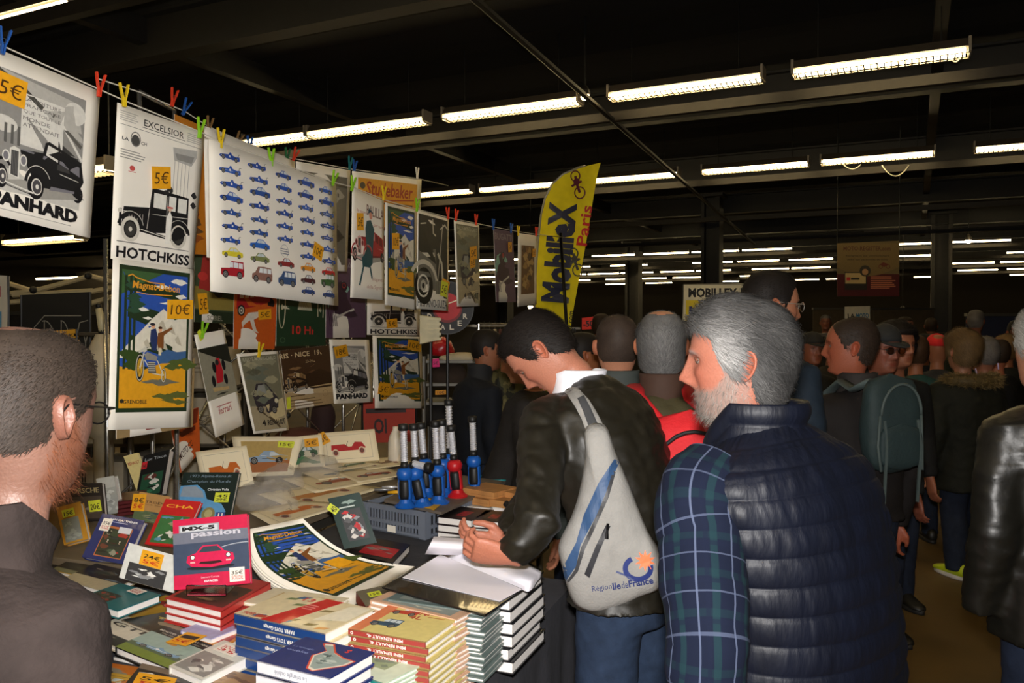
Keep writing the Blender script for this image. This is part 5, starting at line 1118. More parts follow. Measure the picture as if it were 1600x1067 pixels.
# ================================================================== posters on the lines
PLANE = {}
def note_art(a, col, txt, ink='#3a2a14'):
    a.rect(0, 0, a.W, a.H, col); a.text(txt, a.W * .12, a.H * .25, a.W * .72, a.H * .5, ink, .0, .1)
def poster(name, label, corners, X, art, WH_, notes=(), bend=.006, dx=0, paper=PAPER, cat='poster', group=None, curl=0, planes=None):
    TL, TR, BR, BL = [(onX(px, py, X) if planes is None else planes(px, py)) for px, py in corners]
    nrm = (TR - TL).cross(BL - TL).normalized()
    if nrm.dot(CAMP - TL) < 0: nrm = -nrm
    W_, H_ = WH_; ph = random.random() * 6
    def fn(x, y, h):
        u, v = x / W_, y / H_; p = (BL * (1 - u) + BR * u) * (1 - v) + (TL * (1 - u) + TR * u) * v
        b = bend * (math.sin(math.pi * u + ph * .3) * .8 + .5 * math.sin(3.1 * u + ph + v * 1.5)) * (1 - .6 * v) + curl * (1 - v) ** 2
        return p + nrm * (b + h)
    c = (TL + TR + BR + BL) / 4; nx, ny = 10, 8; mb = MB(); vs = [fn(W_ * i / nx, H_ * j / ny, 0) for j in range(ny + 1) for i in range(nx + 1)]; k = len(vs); back = [fn(W_ * i / nx, H_ * j / ny, -.0008) for j in range(ny + 1) for i in range(nx + 1)]
    fs = []
    for j in range(ny):
        for i in range(nx):
            q = (j * (nx + 1) + i, j * (nx + 1) + i + 1, (j + 1) * (nx + 1) + i + 1, (j + 1) * (nx + 1) + i); fs += [q, tuple(k + z for z in q[::-1])]
    rim = [i for i in range(nx + 1)] + [(j + 1) * (nx + 1) - 1 for j in range(1, ny + 1)] + [ny * (nx + 1) + i for i in range(nx - 1, -1, -1)] + [j * (nx + 1) for j in range(ny - 1, 0, -1)]
    for i, r_ in enumerate(rim): s_ = rim[(i + 1) % len(rim)]; fs.append((r_, k + r_, k + s_, s_))
    mb.add(vs + back, fs); o = mb.build(name, paper, None, c, True); tag(o, label, cat, group)
    a = Art(W_, H_, lambda x, y, h: fn(x, y, h + .0012), 6); art(a); a.done('print', o, INK, c)
    for (nx_, ny_, nw, nh, rot, col, txt) in notes:          # stuck-on price notes, in poster fractions
        m = MB(); ca, sa = math.cos(R(rot)), math.sin(R(rot)); L = max(W_, H_)
        def nf(x, y, h, ca=ca, sa=sa, nx_=nx_, ny_=ny_): return fn(nx_ * W_ + (x * ca - y * sa), ny_ * H_ + (x * sa + y * ca), .006 + h + .004 * y / (nh * H_))
        w_, h_ = nw * W_, nh * H_
        m.add([nf(x, y, z) for z in (0, -.0006) for x, y in ((0, 0), (w_, 0), (w_, h_), (0, h_))], [(0, 1, 2, 3), (7, 6, 5, 4), (0, 4, 5, 1), (1, 5, 6, 2), (2, 6, 7, 3), (3, 7, 4, 0)], 0, col)
        na = Art(w_, h_, nf); na.text(txt, w_ * .12, h_ * .22, w_ * .74, h_ * .55, '#4a2c14', .0, .1); m.v += na.mb.v; off = len(m.v) - len(na.mb.v); m.f += [tuple(i + off for i in f) for f in na.mb.f]; m.c += na.mb.c; m.m += na.mb.m
        m.build('price_note', INK, o, c)
    return o
OR, LI = '#e8a51c', '#d4dc3a'
poster('poster', 'large black and white old car poster at left edge reading PANHARD', [(-16, 71), (157, 143), (143, 372), (-30, 331)], -2.15, art_panhard, (100, 125), [(.03, .70, .26, .17, -3, OR, '5€')])
poster('poster', 'black and white newspaper style poster reading EXCELSIOR and HOTCHKISS', [(183, 160), (320, 208), (303, 420), (172, 404)], -2.15, art_hotchkiss, (100, 125), [(.40, .50, .22, .15, 10, OR, '5€')])
poster('poster', 'large colour motorcycle poster hung lowest at left with ten euro note', [(176, 403), (305, 421), (299, 667), (168, 672)], -2.14, art_magnat, (70, 130), [(.63, .67, .34, .12, 4, OR, '10€')])
poster('poster', 'wide white poster covered with rows of small blue cars', [(325, 217), (526, 288), (529, 478), (328, 455)], -2.12, art_cars, (150, 100), [(.74, .37, .09, .12, -15, OR, '10€')], .012)
poster('poster', 'white poster of lady in teal dress beside red car reading BALILLA', [(550, 293), (600, 314), (601, 469), (547, 465)], -2.15, art_balilla, (70, 105), [(.12, .62, .2, .16, 8, OR, '5€')])
poster('poster', 'narrow motorcycle poster hanging right of the lady in teal', [(601, 316), (651, 328), (651, 484), (601, 476)], -2.15, art_magnat, (70, 105), [(.18, .55, .22, .16, 6, OR, '10€')])
poster('poster', 'dark poster of car front wing reading HISPANO-SUIZA', [(652, 328), (702, 342), (701, 486), (650, 482)], -2.15, art_hispano, (72, 105), [(.68, .16, .24, .16, -6, LI, '5€'), (.72, .26, .26, .09, -12, OR, '10€')])
poster('poster', 'muddy green rally poster on the line between two red pegs', [(709, 344), (749, 351), (751, 478), (713, 479)], -2.15, art_4renault, (70, 110), [(.56, .55, .3, .16, 8, OR, '5€'), (.55, .45, .24, .12, 12, OR, '5€')])
poster('poster', 'small purple poster of pale green car on blue pegs', [(771, 357), (801, 362), (807, 472), (774, 472)], -2.15, art_bugatti, (70, 110), [(.68, .70, .2, .14, 5, OR, '5€')])
poster('poster', 'small brown picture with wide cream margin beside the yellow flag', [(809, 364), (839, 368), (839, 475), (808, 479)], -2.15, art_brown, (70, 110), [(.72, .68, .18, .12, 5, OR, '5€')])
poster('poster', 'grey engraving poster half hidden behind the sheet of cars', [(462, 252), (548, 266), (543, 424), (462, 420)], -2.38, art_grey, (100, 120))
poster('poster', 'amber poster hung on the rear line behind the newspaper poster', [(272, 178), (322, 200), (325, 398), (278, 396)], -2.46, art_amber, (60, 110))
poster('poster', 'cream poster on the rear line behind the sheet of cars', [(318, 196), (461, 252), (461, 420), (322, 402)], -2.42, art_cream, (120, 110))
poster('poster', 'orange and red lettered poster on the rear line reading STUDEBAKER', [(550, 267), (659, 281), (655, 420), (548, 415)], -2.36, art_studebaker, (110, 105))
poster('poster', 'dark green poster with red climbers behind the lowest motorcycle poster', [(303, 385), (367, 396), (367, 506), (302, 503)], -2.78, art_sorel, (70, 105), [(.1, .1, .22, .28, 8, OR, '5€')])
poster('poster', 'bright orange poster of red motor coach and white legs', [(366, 440), (433, 448), (430, 546), (363, 545)], -2.76, art_bus, (75, 105), [(.55, .45, .32, .16, 8, OR, '5€')])
poster('poster', 'dark green poster of white wheels reading 10 HP', [(433, 445), (509, 455), (509, 540), (430, 541)], -2.74, art_10hp, (90, 100))
poster('poster', 'large purple poster of pale green car low behind the cars sheet', [(508, 398), (573, 408), (572, 527), (508, 528)], -2.7, art_bugatti, (75, 110))
poster('poster', 'small black and white car poster above the small motorcycle poster', [(574, 420), (657, 426), (657, 524), (573, 523)], -2.66, art_hotchkiss, (90, 110), [(.33, .1, .2, .14, 8, OR, '5€')])
poster('poster', 'sepia poster of veteran cars reading PARIS NICE 1968', [(436, 548), (516, 539), (522, 630), (447, 641)], -2.74, art_parisnice, (95, 100), [(.0, .02, .07, .2, 0, LI, '')])
poster('poster', 'small black and white old car poster on the rack with note', [(514, 530), (577, 531), (584, 628), (521, 631)], -2.66, art_panhard, (80, 105), [(.1, .7, .32, .18, 12, OR, '18€')])
poster('poster', 'small colour motorcycle poster on the rack with two notes', [(582, 524), (658, 526), (664, 638), (585, 638)], -2.6, art_magnat, (82, 105), [(.66, .82, .3, .14, -8, OR, '10€'), (.04, .2, .2, .15, -6, OR, '5€')])
poster('poster', 'tilted cream poster of red racing car from above', [(303, 523), (350, 515), (383, 663), (336, 684)], -2.6, art_ferrari, (70, 130), [(.12, .93, .12, .1, 20, LI, '')])
poster('poster', 'tilted green rally poster clipped low on the wire rack', [(369, 553), (435, 548), (452, 672), (396, 678)], -2.58, art_4renault, (75, 120))
poster('poster', 'brown paper poster sticking out below the lowest motorcycle poster', [(181, 560), (305, 560), (302, 667), (180, 686)], -2.152, art_kraft, (90, 90))
poster('poster', 'orange poster corner hanging below the wire rack', [(262, 650), (310, 636), (315, 706), (279, 739)], -2.94, art_motocoup, (60, 90), (), .012)
# ------------------------------------------------------------------ clothes lines and pegs
FRONT = [(-140, -2), (5, 72), (156, 140), (194, 157), (313, 206), (345, 222), (424, 250), (522, 285), (551, 292), (600, 312), (652, 327), (701, 340), (744, 349), (799, 360), (838, 366), (884, 371)]
REAR = [(150, 122), (218, 144), (289, 174), (326, 198), (390, 226), (449, 246), (548, 264), (652, 279), (700, 290)]
def rope(pts, X, label, r=.0025):
    p = [onX(x, y, X) for x, y in pts]; mb = MB(); mb.tube(p, r, 6); o = mb.build('clothes_line', mat('white_cord', '#cfc9ba', .8, noise_amt=0), None, p[0], True); tag(o, label, 'rope')
rope(FRONT, -2.145, 'white cord front clothes line carrying the posters'); rope(REAR, -2.45, 'thin rear clothes line behind the front posters')
PEGC = {'red': '#d23a20', 'yel': '#d8b81c', 'lime': '#86c422', 'blue': '#1c4f9a', 'wood': '#7a5c36', 'white': '#d8d2c0', 'teal': '#1c6a6a', 'green': '#1f5a34'}
def peg_proto(col):
    m = mat('peg_' + col, PEGC[col], .45, noise_amt=.05)
    t = thing('clothes_peg', 'x', 'clothes peg')
    for s in (-1, 1):
        j = MB(); j.loft([[(s * (x0 + dx_), y_, z) for dx_, y_ in ((0, -.005), (.005, -.005), (.005, .005), (0, .005))] for x0, z in ((.0005, -.035), (.001, -.01), (.004, .0), (.009, .022), (.012, .04))]); j.build('jaw', m, t)
    sp = MB(); sp.tube([(.009 * math.cos(a_), .0055 * (1 if i % 2 else -1), .004 + .006 * math.sin(a_)) for i, a_ in enumerate([k * .8 for k in range(16)])], .0011, 5); sp.build('spring', mat('peg_wire', '#8d8a85', .35, .9, noise_amt=0), t)
    return t
_pp = {}
CN = {'red': 'red', 'yel': 'yellow', 'lime': 'lime green', 'blue': 'blue', 'wood': 'wooden', 'white': 'white', 'teal': 'teal', 'green': 'dark green'}
def peg(px, py, X, col, where, tilt=0):
    if col not in _pp: t = _pp[col] = peg_proto(col)
    else: t = copy_tree(_pp[col])
    p = onX(px, py, X); t.matrix_world = Matrix.Translation(p + Vector((.0, 0, .004))) @ Matrix.Rotation(R(78), 4, 'Z') @ Matrix.Rotation(R(tilt), 4, 'Y'); t['label'] = '%s plastic clothes peg %s' % (CN[col], where) if col != 'wood' else 'wooden clothes peg ' + where; t['group'] = 'pegs on the clothes lines'
for x, y, c, wh, tl in [(6, 68, 'blue', 'above the leftmost poster', 8), (156, 136, 'red', 'at right corner of the leftmost poster', 6), (194, 152, 'yel', 'at left corner of the newspaper poster', 0), (313, 203, 'lime', 'at right corner of the newspaper poster', 8),
      (345, 219, 'yel', 'at left end of the cars sheet', 2), (424, 248, 'lime', 'in the middle of the cars sheet', 0), (522, 281, 'lime', 'at right end of the cars sheet', 20), (551, 289, 'lime', 'at left corner of the lady in teal poster', 12), (600, 304, 'yel', 'above the narrow motorcycle poster', 2),
      (652, 322, 'lime', 'left of the dark wing poster', 8), (700, 335, 'red', 'right of the dark wing poster', -6), (713, 338, 'red', 'left of the rally poster', 10), (744, 345, 'red', 'right of the rally poster', 2), (771, 352, 'blue', 'left on the small purple poster', 0), (799, 358, 'blue', 'right on the small purple poster', 8), (810, 362, 'yel', 'on the small brown picture', 2), (838, 363, 'red', 'beside the yellow flag', 6)]: peg(x, y, -2.12, c, wh, tl)
for x, y, c, wh, tl in [(271, 155, 'red', 'on the rear line behind newspaper poster', 12), (290, 170, 'blue', 'above the amber poster', 25), (327, 198, 'wood', 'left above the cars sheet on rear line', 10), (372, 220, 'wood', 'tilted above the cars sheet', 30), (390, 228, 'blue', 'on the cream rear poster', 5), (449, 245, 'green', 'on the rear line left of red peg', 5), (461, 244, 'red', 'leaning on the rear line above grey engraving', 25), (547, 257, 'teal', 'at right corner of the grey engraving', 8), (554, 262, 'blue', 'at left corner of the orange lettered poster', 8), (652, 272, 'white', 'at right corner of the orange lettered poster', 0)]: peg(x, y, -2.44, c, wh, tl)
for x, y, c, wh, tl in [(318, 518, 'lime', 'on the tilted racing car poster', 15), (406, 549, 'yel', 'on the low green rally poster', 15)]: peg(x, y, -2.57, c, wh, tl)
# ------------------------------------------------------------------ display rack of chrome rods behind the posters
CHR = mat('chrome_rod', '#b9b7b0', .25, .9, noise_amt=.05)
t = thing('display_rack', 'folding chrome rod display rack carrying the small posters', 'rack', Vector((-2.95, 3.6, 0)))
ys = [-.5, .35, 1.2, 2.1]; zs = [.12, .75, 1.38, 2.0]
for x_ in (0, -.28):
    for y_ in ys:
        u = MB(); u.tube([(x_, y_, 0), (x_, y_, 2.05)], .011, 8); u.build('upright', CHR, t, smooth=True)
for i in range(len(ys) - 1):
    for j in range(3):
        for a_, b_ in (((0, ys[i], zs[j]), (-.28, ys[i + 1], zs[j + 1])), ((-.28, ys[i], zs[j]), (0, ys[i + 1], zs[j + 1])), ((0, ys[i + 1], zs[j]), (-.02, ys[i], zs[j + 1]))):
            u = MB(); u.tube([a_, b_], .0065, 6); u.build('rod', CHR, t, smooth=True)
        u = MB(); u.ball((-.14, (ys[i] + ys[i + 1]) / 2, (zs[j] + zs[j + 1]) / 2), .02, 10, 8); u.build('hub', mat('black_plastic', '#141414', .5), t, smooth=True)
for y_, l in ((-.6, 'left'), (6.95, 'right')):
    pass
u = MB(); pp = onX(884, 371, -2.145); 
# bracket arms standing up at the left of the rear line
br = thing('pole', 'slim metal pole with bracket arms behind the newspaper poster', 'pole', Vector((*onX(215, 140, -2.5).xy, 0)))
p1, p2, p3 = onX(217, 143, -2.5), onX(272, 172, -2.5), onX(264, 230, -2.5)
for k, (a_, b_) in enumerate(((p1, p2), (p1, onX(224, 260, -2.5)), (p2, Vector((p2.x, p2.y, 0))))):
    m = MB(); m.tube([a_ - br.location, b_ - br.location], .009, 8); m.build(('arm', 'arm', 'upright')[k], CHR, br, smooth=True)
# ================================================================== the book tables
WOODT = mat('table_laminate', '#6f6250', .5, noise_amt=.15); STEEL = mat('steel_tube', '#77746d', .35, .8, noise_amt=.05)
def table(label, x0, x1, y0, y1, z, m):
    t = thing('table', label, 'table', Vector(((x0 + x1) / 2, (y0 + y1) / 2, 0))); a, b = (x1 - x0) / 2, (y1 - y0) / 2
    k = MB(); k.cbox((0, 0, z - .015), (2 * a, 2 * b, .03), ch=.004); k.build('table_top', m, t)
    k = MB(); k.box((-a + .05, -b + .05, z - .09), (a - .05, -b + .08, z - .03)); k.box((-a + .05, b - .08, z - .09), (a - .05, b - .05, z - .03)); k.box((-a + .05, -b + .05, z - .09), (-a + .08, b - .05, z - .03)); k.box((a - .08, -b + .05, z - .09), (a - .05, b - .05, z - .03)); k.build('apron', STEEL, t)
    for sx in (-1, 1):
        for sy in (-1, 1):
            k = MB(); k.tube([(sx * (a - .08), sy * (b - .1), z - .03), (sx * (a - .08), sy * (b - .1), .0)], .016, 10); k.build('leg', STEEL, t, smooth=True)
    return t
TZ, TB = .74, .80
table('folding table under the front piles of books', -2.36, -.78, 1.15, 2.17, TZ, WOODT); table('folding table under the crate and curled posters', -1.98, -.78, 2.19, 2.74, TZ, WOODT); table('folding table under the booklets and work lamps', -1.98, -1.03, 2.76, 3.5, TZ, WOODT)
table('higher folding table under the loose prints', -2.86, -2.03, 2.2, 4.6, TB, WOODT)
# dark cloth hanging on the aisle side
cl = MB(); nn = 60; rows = 14; vs = []
for j in range(rows + 1):
    for i in range(nn + 1):
        y = 1.13 + 1.62 * i / nn; d = j / rows; vs.append((-.765 + (.012 + .02 * d) * math.sin(y * 21) * d + .01 * d * math.sin(y * 47 + 1), y, TZ + .004 - d * .70))
cl.add(vs, [(j * (nn + 1) + i, j * (nn + 1) + i + 1, (j + 1) * (nn + 1) + i + 1, (j + 1) * (nn + 1) + i) for j in range(rows) for i in range(nn)])
cl.add([(-2.35, 1.13, TZ + .003), (-.765, 1.13, TZ + .003), (-.765, 2.75, TZ + .003), (-1.02, 2.75, TZ + .003), (-1.02, 3.52, TZ + .003), (-1.985, 3.52, TZ + .003), (-1.985, 2.18, TZ + .003), (-2.35, 2.18, TZ + .003)], [(0, 1, 2, 3, 4, 5, 6, 7)])
tag(cl.build('tablecloth', mat('charcoal_cloth', '#35353b', .95, noise_amt=.15, bump=.2), None, (-.76, 2.4, .4), True), 'charcoal cloth covering the long book table', 'tablecloth')
rc = MB(); rc.add([(-.755 + .003 * math.sin(i * 2), 1.42 + .42 * i / 12, z) for z in (.745, .45, .1) for i in range(13)], [(j * 13 + i, j * 13 + i + 1, (j + 1) * 13 + i + 1, (j + 1) * 13 + i) for j in range(2) for i in range(12)])
tag(rc.build('cloth', mat('orange_red_cloth', '#d2401a', .8, bump=.1), None, (-.75, 1.6, .4), True), 'orange red cloth hanging over the table edge below books', 'cloth')
# ------------------------------------------------------------------ books
def book(label, quad, th, cover, art=None, spine=None, side='L', WHu=(100, 130), cat='book', group=None, notes=(), gl=GLOSS, spine_txt=None, txt_col='#e8e4da', hard=True, name='book', flip_txt=False, loc=None):
    TL, TR, BR, BL = quad; ex, ey = BR - BL, TL - BL; n = ex.cross(ey).normalized(); W_, H_ = WHu
    org = BL - n * th
    o = thing(name, label, cat, org, group)
    def at(u, v, h): return BL + ex * u + ey * v + n * h
    bt = .0028 if hard else .0008; m1 = mat('cover_' + cover.strip('#'), cover, .35, noise_amt=.05, coat=.2); ms = mat('cover_' + (spine or cover).strip('#'), spine or cover, .35, noise_amt=.05, coat=.2)
    def slab(mb, u0, v0, u1, v1, h0, h1): mb.add([at(u, v, h) for h in (h0, h1) for u, v in ((u0, v0), (u1, v0), (u1, v1), (u0, v1))], [(0, 3, 2, 1), (4, 5, 6, 7), (0, 1, 5, 4), (1, 2, 6, 5), (2, 3, 7, 6), (3, 0, 4, 7)])
    c = MB(); slab(c, 0, 0, 1, 1, -bt, 0); slab(c, 0, 0, 1, 1, -th, -th + bt); co_ = c.build('cover', m1, o, org)
    iu, iv = .004 / ex.length, .004 / ey.length
    if not hard: iu = iv = .001
    sw = bt * 1.2
    c = MB(); p = MB()
    if side == 'L': slab(c, 0, 0, sw / ex.length, 1, -th, 0); slab(p, sw / ex.length, iv, 1 - iu, 1 - iv, -th + bt, -bt)
    elif side == 'R': slab(c, 1 - sw / ex.length, 0, 1, 1, -th, 0); slab(p, iu, iv, 1 - sw / ex.length, 1 - iv, -th + bt, -bt)
    elif side == 'T': slab(c, 0, 1 - sw / ey.length, 1, 1, -th, 0); slab(p, iu, iv, 1 - iu, 1 - sw / ey.length, -th + bt, -bt)
    else: slab(c, 0, 0, 1, sw / ey.length, -th, 0); slab(p, iu, sw / ey.length, 1 - iu, 1 - iv, -th + bt, -bt)
    so = c.build('spine', ms, o, org); p.build('pages', PAGES, o, org)
    if spine_txt:
        def sf(x, y, h):                     # x along the spine (0..1), y across the thickness (0..1)
            if flip_txt: x, y = 1 - x, 1 - y
            hh = -th + th * y
            if side == 'L': return at(-(h / ex.length), 1 - x, hh)
            if side == 'R': return at(1 + h / ex.length, x, hh)
            if side == 'T': return at(1 - x, 1 + h / ey.length, hh)
            return at(x, -(h / ey.length), hh)
        a = Art(1, 1, sf)
        for tx, x0, x1 in spine_txt: a.text(tx, x0, .28, x1 - x0, .46, txt_col, .02)
        a.done('spine_lettering', so, INK, org)
    if art:
        a = Art(W_, H_, lambda x, y, h: at(x / W_, y / H_, h)); art(a); a.done('print', co_, gl, org)
    for (u, v, w_, h_, rot, col, txt) in notes:
        ca, sa = math.cos(R(rot)), math.sin(R(rot)); L = ex.length
        def nf(x, y, h): return at(u + (x * ca - y * sa) / ex.length, v + (x * sa + y * ca) / ey.length, .0045 + h)
        wm, hm = w_ * ex.length, h_ * ey.length; m = MB(); m.add([nf(x, y, z) for z in (0, -.0006) for x, y in ((0, 0), (wm, 0), (wm, hm), (0, hm))], [(0, 1, 2, 3), (7, 6, 5, 4), (0, 4, 5, 1), (1, 5, 6, 2), (2, 6, 7, 3), (3, 7, 4, 0)], 0, col)
        na = Art(wm, hm, nf); lines_ = txt.split('|')
        for i, s_ in enumerate(lines_):
            red = 'SOLDE' in s_ or i > 0 and col != LI
            na.text(s_, wm * .12, hm * (.15 + .7 * (len(lines_) - 1 - i) / len(lines_)), wm * .76, hm * .7 / len(lines_) * .8, '#c42a20' if red else '#2a2418', .01, .05)
        off = len(m.v); m.v += na.mb.v; m.f += [tuple(i + off for i in f) for f in na.mb.f]; m.c += na.mb.c; m.m += na.mb.m; m.build('price_note', INK, co_, org)
    return o
def lay(px4, z): return [G(x, y, z) for x, y in px4]
def rectify(q, w=None, h=None):
    """make a true rectangle from a measured quad (keeps bottom left corner and bottom edge)"""
    TL, TR, BR, BL = q; ex = ((BR - BL) + (TR - TL)) / 2; ey = ((TL - BL) + (TR - BR)) / 2; w = w or ex.length; h = h or ey.length
    n = ex.cross(ey).normalized(); ex = ex.normalized(); ey = n.cross(ex); c = (TL + TR + BR + BL) / 4
    return [c - ex * w / 2 + ey * h / 2, c + ex * w / 2 + ey * h / 2, c + ex * w / 2 - ey * h / 2, c - ex * w / 2 - ey * h / 2]
def leanq(px4, z0, lean=18, face=None):
    """quad of a book standing at height z0 on its bottom edge, leaning back"""
    TLp, TRp, BRp, BLp = px4; bl, br = G(*BLp, z0), G(*BRp, z0)
    low = bl if BLp[1] >= BRp[1] else br; lowp = BLp if BLp[1] >= BRp[1] else BRp
    back = FW.copy(); back.z = 0; back.normalize()
    if face is not None: back = Vector((math.sin(R(face) - YAW), math.cos(R(face) - YAW), 0))
    nrm = (-back * math.cos(R(lean)) + Vector((0, 0, 1)) * math.sin(R(lean))).normalized()
    return [onV(x, y, low, nrm) for x, y in px4]
ORD = ['topmost', 'second from the top', 'third from the top', 'fourth from the top', 'fifth from the top', 'sixth from the top', 'seventh from the top', 'eighth from the top', 'ninth from the top', 'tenth from the top', 'eleventh from the top', 'twelfth from the top', 'thirteenth from the top', 'fourteenth from the top']
def stack(what, quad, th, n, cover, art, group, jit=.004, seed=1, **kw):
    rn = random.Random(seed); top = book('topmost ' + what, quad, th, cover, art, group=group, **kw)
    kw.pop('notes', None); up = Vector((0, 0, 1)); proto = None
    for i in range(1, n):
        if proto is None: proto = o = book('x', [p - up * (th + .0006) * i for p in quad], th, cover, None, group=group, **kw)
        else: o = copy_tree(proto); o.location = proto.location - up * (th + .0006) * (i - 1)
        o.location = o.location + Vector((rn.uniform(-jit, jit), rn.uniform(-jit, jit), 0)); o['label'] = ORD[i] + ' ' + what; o['group'] = group
    return top
def photo_bits(a, x, y, w, h, cols, seed, n=10):
    rn = random.Random(seed)
    for i in range(n):
        ww, hh = w * (.2 + .3 * rn.random()), h * (.1 + .2 * rn.random()); xx, yy = x + (w - ww) * rn.random(), y + hh * .5 + (h - hh) * rn.random()
        squig(a, xx, min(yy, y + h - hh * .7), ww, hh, rn.choice(cols), 6, rn)
def car_front(a, x, y, w, col, glass='#2a3238'):
    h = w * .5
    a.ell(x + w * .5, y + h * .03, w * .5, h * .1, '#23252b', 18); a.poly(S_(x, y, w, h, [(0, .3), (.03, .55), (.2, .66), (.34, .95), (.66, .95), (.8, .66), (.97, .55), (1, .3), (.9, .1), (.5, .02), (.1, .1)]), col); a.poly(S_(x, y, w, h, [(.25, .67), (.36, .9), (.64, .9), (.75, .67)]), glass)
    a.poly(S_(x, y, w, h, [(.25, .2), (.3, .28), (.7, .28), (.75, .2), (.5, .14)]), '#3a1a1c')
    for q in (.13, .87): a.ell(x + w * q, y + h * .48, w * .055, w * .055, BK, 12); a.ell(x + w * q, y + h * .48, w * .04, w * .04, '#f0ede4', 12); a.rect(x + w * (q - .05), y + h * .24, w * .1, h * .06, '#e0b8b0')
def art_mx5(a):
    w, h = a.W, a.H; a.rect(0, 0, w, h, '#c81f48'); a.rect(0, h * .2, w, h * .6, '#3f4a60'); a.rect(0, h * .64, w, h * .16, '#6f7280'); a.ring(w * 1.0, h * .45, w * .5, h * .15, w * .01, '#b8bcc4', 14, 90, 180)
    a.rect(w * .08, h * .80, w * .54, h * .11, '#9aa0a8'); a.rect(w * .10, h * .812, w * .5, h * .085, '#c9cdd2'); a.text('MX-5', w * .12, h * .825, w * .44, h * .06, BK, .05); a.text('passion', w * .24, h * .70, w * .66, h * .11, '#c4c2cc', .03)
    car_front(a, w * .17, h * .27, w * .64, '#d02050', '#39424e'); a.text('Laurent Cornée', w * .36, h * .13, w * .24, h * .025, '#f0c8d0'); a.text('ESPACES', w * .4, h * .07, w * .18, h * .03, '#f4e4e8', .03)
def art_alpine(a):
    w, h = a.W, a.H; a.rect(0, 0, w, h, '#14241f'); a.text('1973 Alpine-Renault', w * .14, h * .88, w * .74, h * .07, '#7f93a6'); a.text('Champion du Monde', w * .10, h * .77, w * .78, h * .07, '#7f93a6'); a.text('Christian Vella', w * .5, h * .62, w * .38, h * .05, '#dfe4e8', .02)
    a.poly([(0, 0), (0, h * .72), (w * .3, h * .74), (w * .45, h * .62), (w * .52, h * .45), (w * .8, h * .35), (w * .9, h * .2), (w * .9, 0)], '#5f9ccc'); a.poly([(w * .03, h * .5), (w * .05, h * .7), (w * .28, h * .71), (w * .42, h * .6), (w * .46, h * .48)], '#8d9aa8')
    for q, r_ in ((.34, .09), (.6, .12)): a.ell(w * q, h * .14, w * r_, w * r_, '#8a7f50', 16); a.ell(w * q, h * .15, w * r_ * .6, w * r_ * .6, '#b5ac78', 12)
    a.rect(w * .0, h * .1, w * .13, h * .12, WH); a.rect(w * .74, h * .06, w * .16, h * .12, '#3a4a8a'); a.text('11', w * .78, h * .08, w * .08, h * .08, WH, .04)
def art_therier(a):
    w, h = a.W, a.H; a.rect(0, 0, w, h, '#1d2a66'); a.text('JEAN-LUC THÉRIER', w * .22, h * .88, w * .66, h * .065, '#e4e6f0', .02); a.lines(w * .3, h * .845, w * .5, 1, 1, h * .02, '#8f98c4'); b = a.sub(w * .22, h * .08, w * .62, h * .68); b.rect(0, 0, b.W, b.H, '#b5683a'); b.rect(b.W * .03, b.H * .03, b.W * .94, b.H * .9, '#2c332a'); photo_bits(b, 0, 0, b.W, b.H * .95, ['#1c221c', '#4a5a48', '#6a3a2c', '#8a8a78', '#a3302c', '#33402f'], 3, 16); car_front(b, b.W * .2, b.H * .4, b.W * .6, '#24301f'); b.rect(b.W * .5, b.H * .82, b.W * .45, b.H * .2, '#d5d8e0')
def art_generic(bg, title, tcol, pic, pcols, seed, ty=.82, th_=.08, sub=None, car=None):
    def f(a):
        w, h = a.W, a.H; a.rect(0, 0, w, h, bg)
        if pic: a.rect(w * pic[0], h * pic[1], w * pic[2], h * pic[3], pcols[0]); photo_bits(a, w * pic[0], h * pic[1], w * pic[2], h * pic[3], pcols, seed, 14)
        if car: car_side(a, w * car[0], h * car[1], w * car[2], car[3], car[4])
        if title: a.text(title, w * .1, h * ty, w * .8, h * th_, tcol, .02)
        if sub: a.text(sub, w * .2, h * (ty - .07), w * .6, h * .035, tcol)
    return f
# ---- tall piles along the aisle edge
q1 = rectify(lay([(544, 982), (664, 1003), (720, 962), (616, 940)], .925)); qa = [q1[2], q1[3], q1[0], q1[1]]
# orientation: printed side reads from the seller's side, spine on the near edge
def art_mini(a):
    w, h = a.W, a.H; a.rect(0, 0, w, h, '#d3c27a'); a.rect(0, 0, w * .16, h, '#d87a50'); a.text('MINI', w * .38, h * .70, w * .26, h * .12, '#a33a28', .03); a.text('4L', w * .44, h * .56, w * .18, h * .1, '#a33a28', .03); car_side(a, w * .16, h * .62, w * .34, 'suv', '#b5301f'); car_side(a, w * .12, h * .2, w * .36, 'suv', '#2f4f66'); a.lines(w * .66, h * .74, w * .28, 2, h * .08, h * .03, '#b5803a')
def spn(q, th, n): return dict()
stack('red spined yellow book in the pile at the table corner', lay([(748, 938), (636, 922), (544, 982), (664, 1003)][0:4], .925), .0155, 11, '#c9b66e', art_mini, 'pile of yellow covered books', seed=2, spine='#9c3b35', side='T', spine_txt=[('MINI RENAULT 4L', .25, .72), ('o', .93, .97)], flip_txt=True, WHu=(100, 70)) if False else None
def nearspine(pA, pD, pB, z):
    """quad (TL,TR,BR,BL) for a book whose spine is the near edge pD->pA (left to right in the picture) and whose depth runs pA->pB"""
    a, d, b = G(*pA, z), G(*pD, z), G(*pB, z); ex = a - d; L = ex.length; exn = ex.normalized(); ey = b - a; ey = ey - exn * ey.dot(exn)
    # bottom edge = spine (side 'B'), so the text there reads upright from the buyer's side; flip for upside-down print
    return [d + ey, a + ey, a, d]
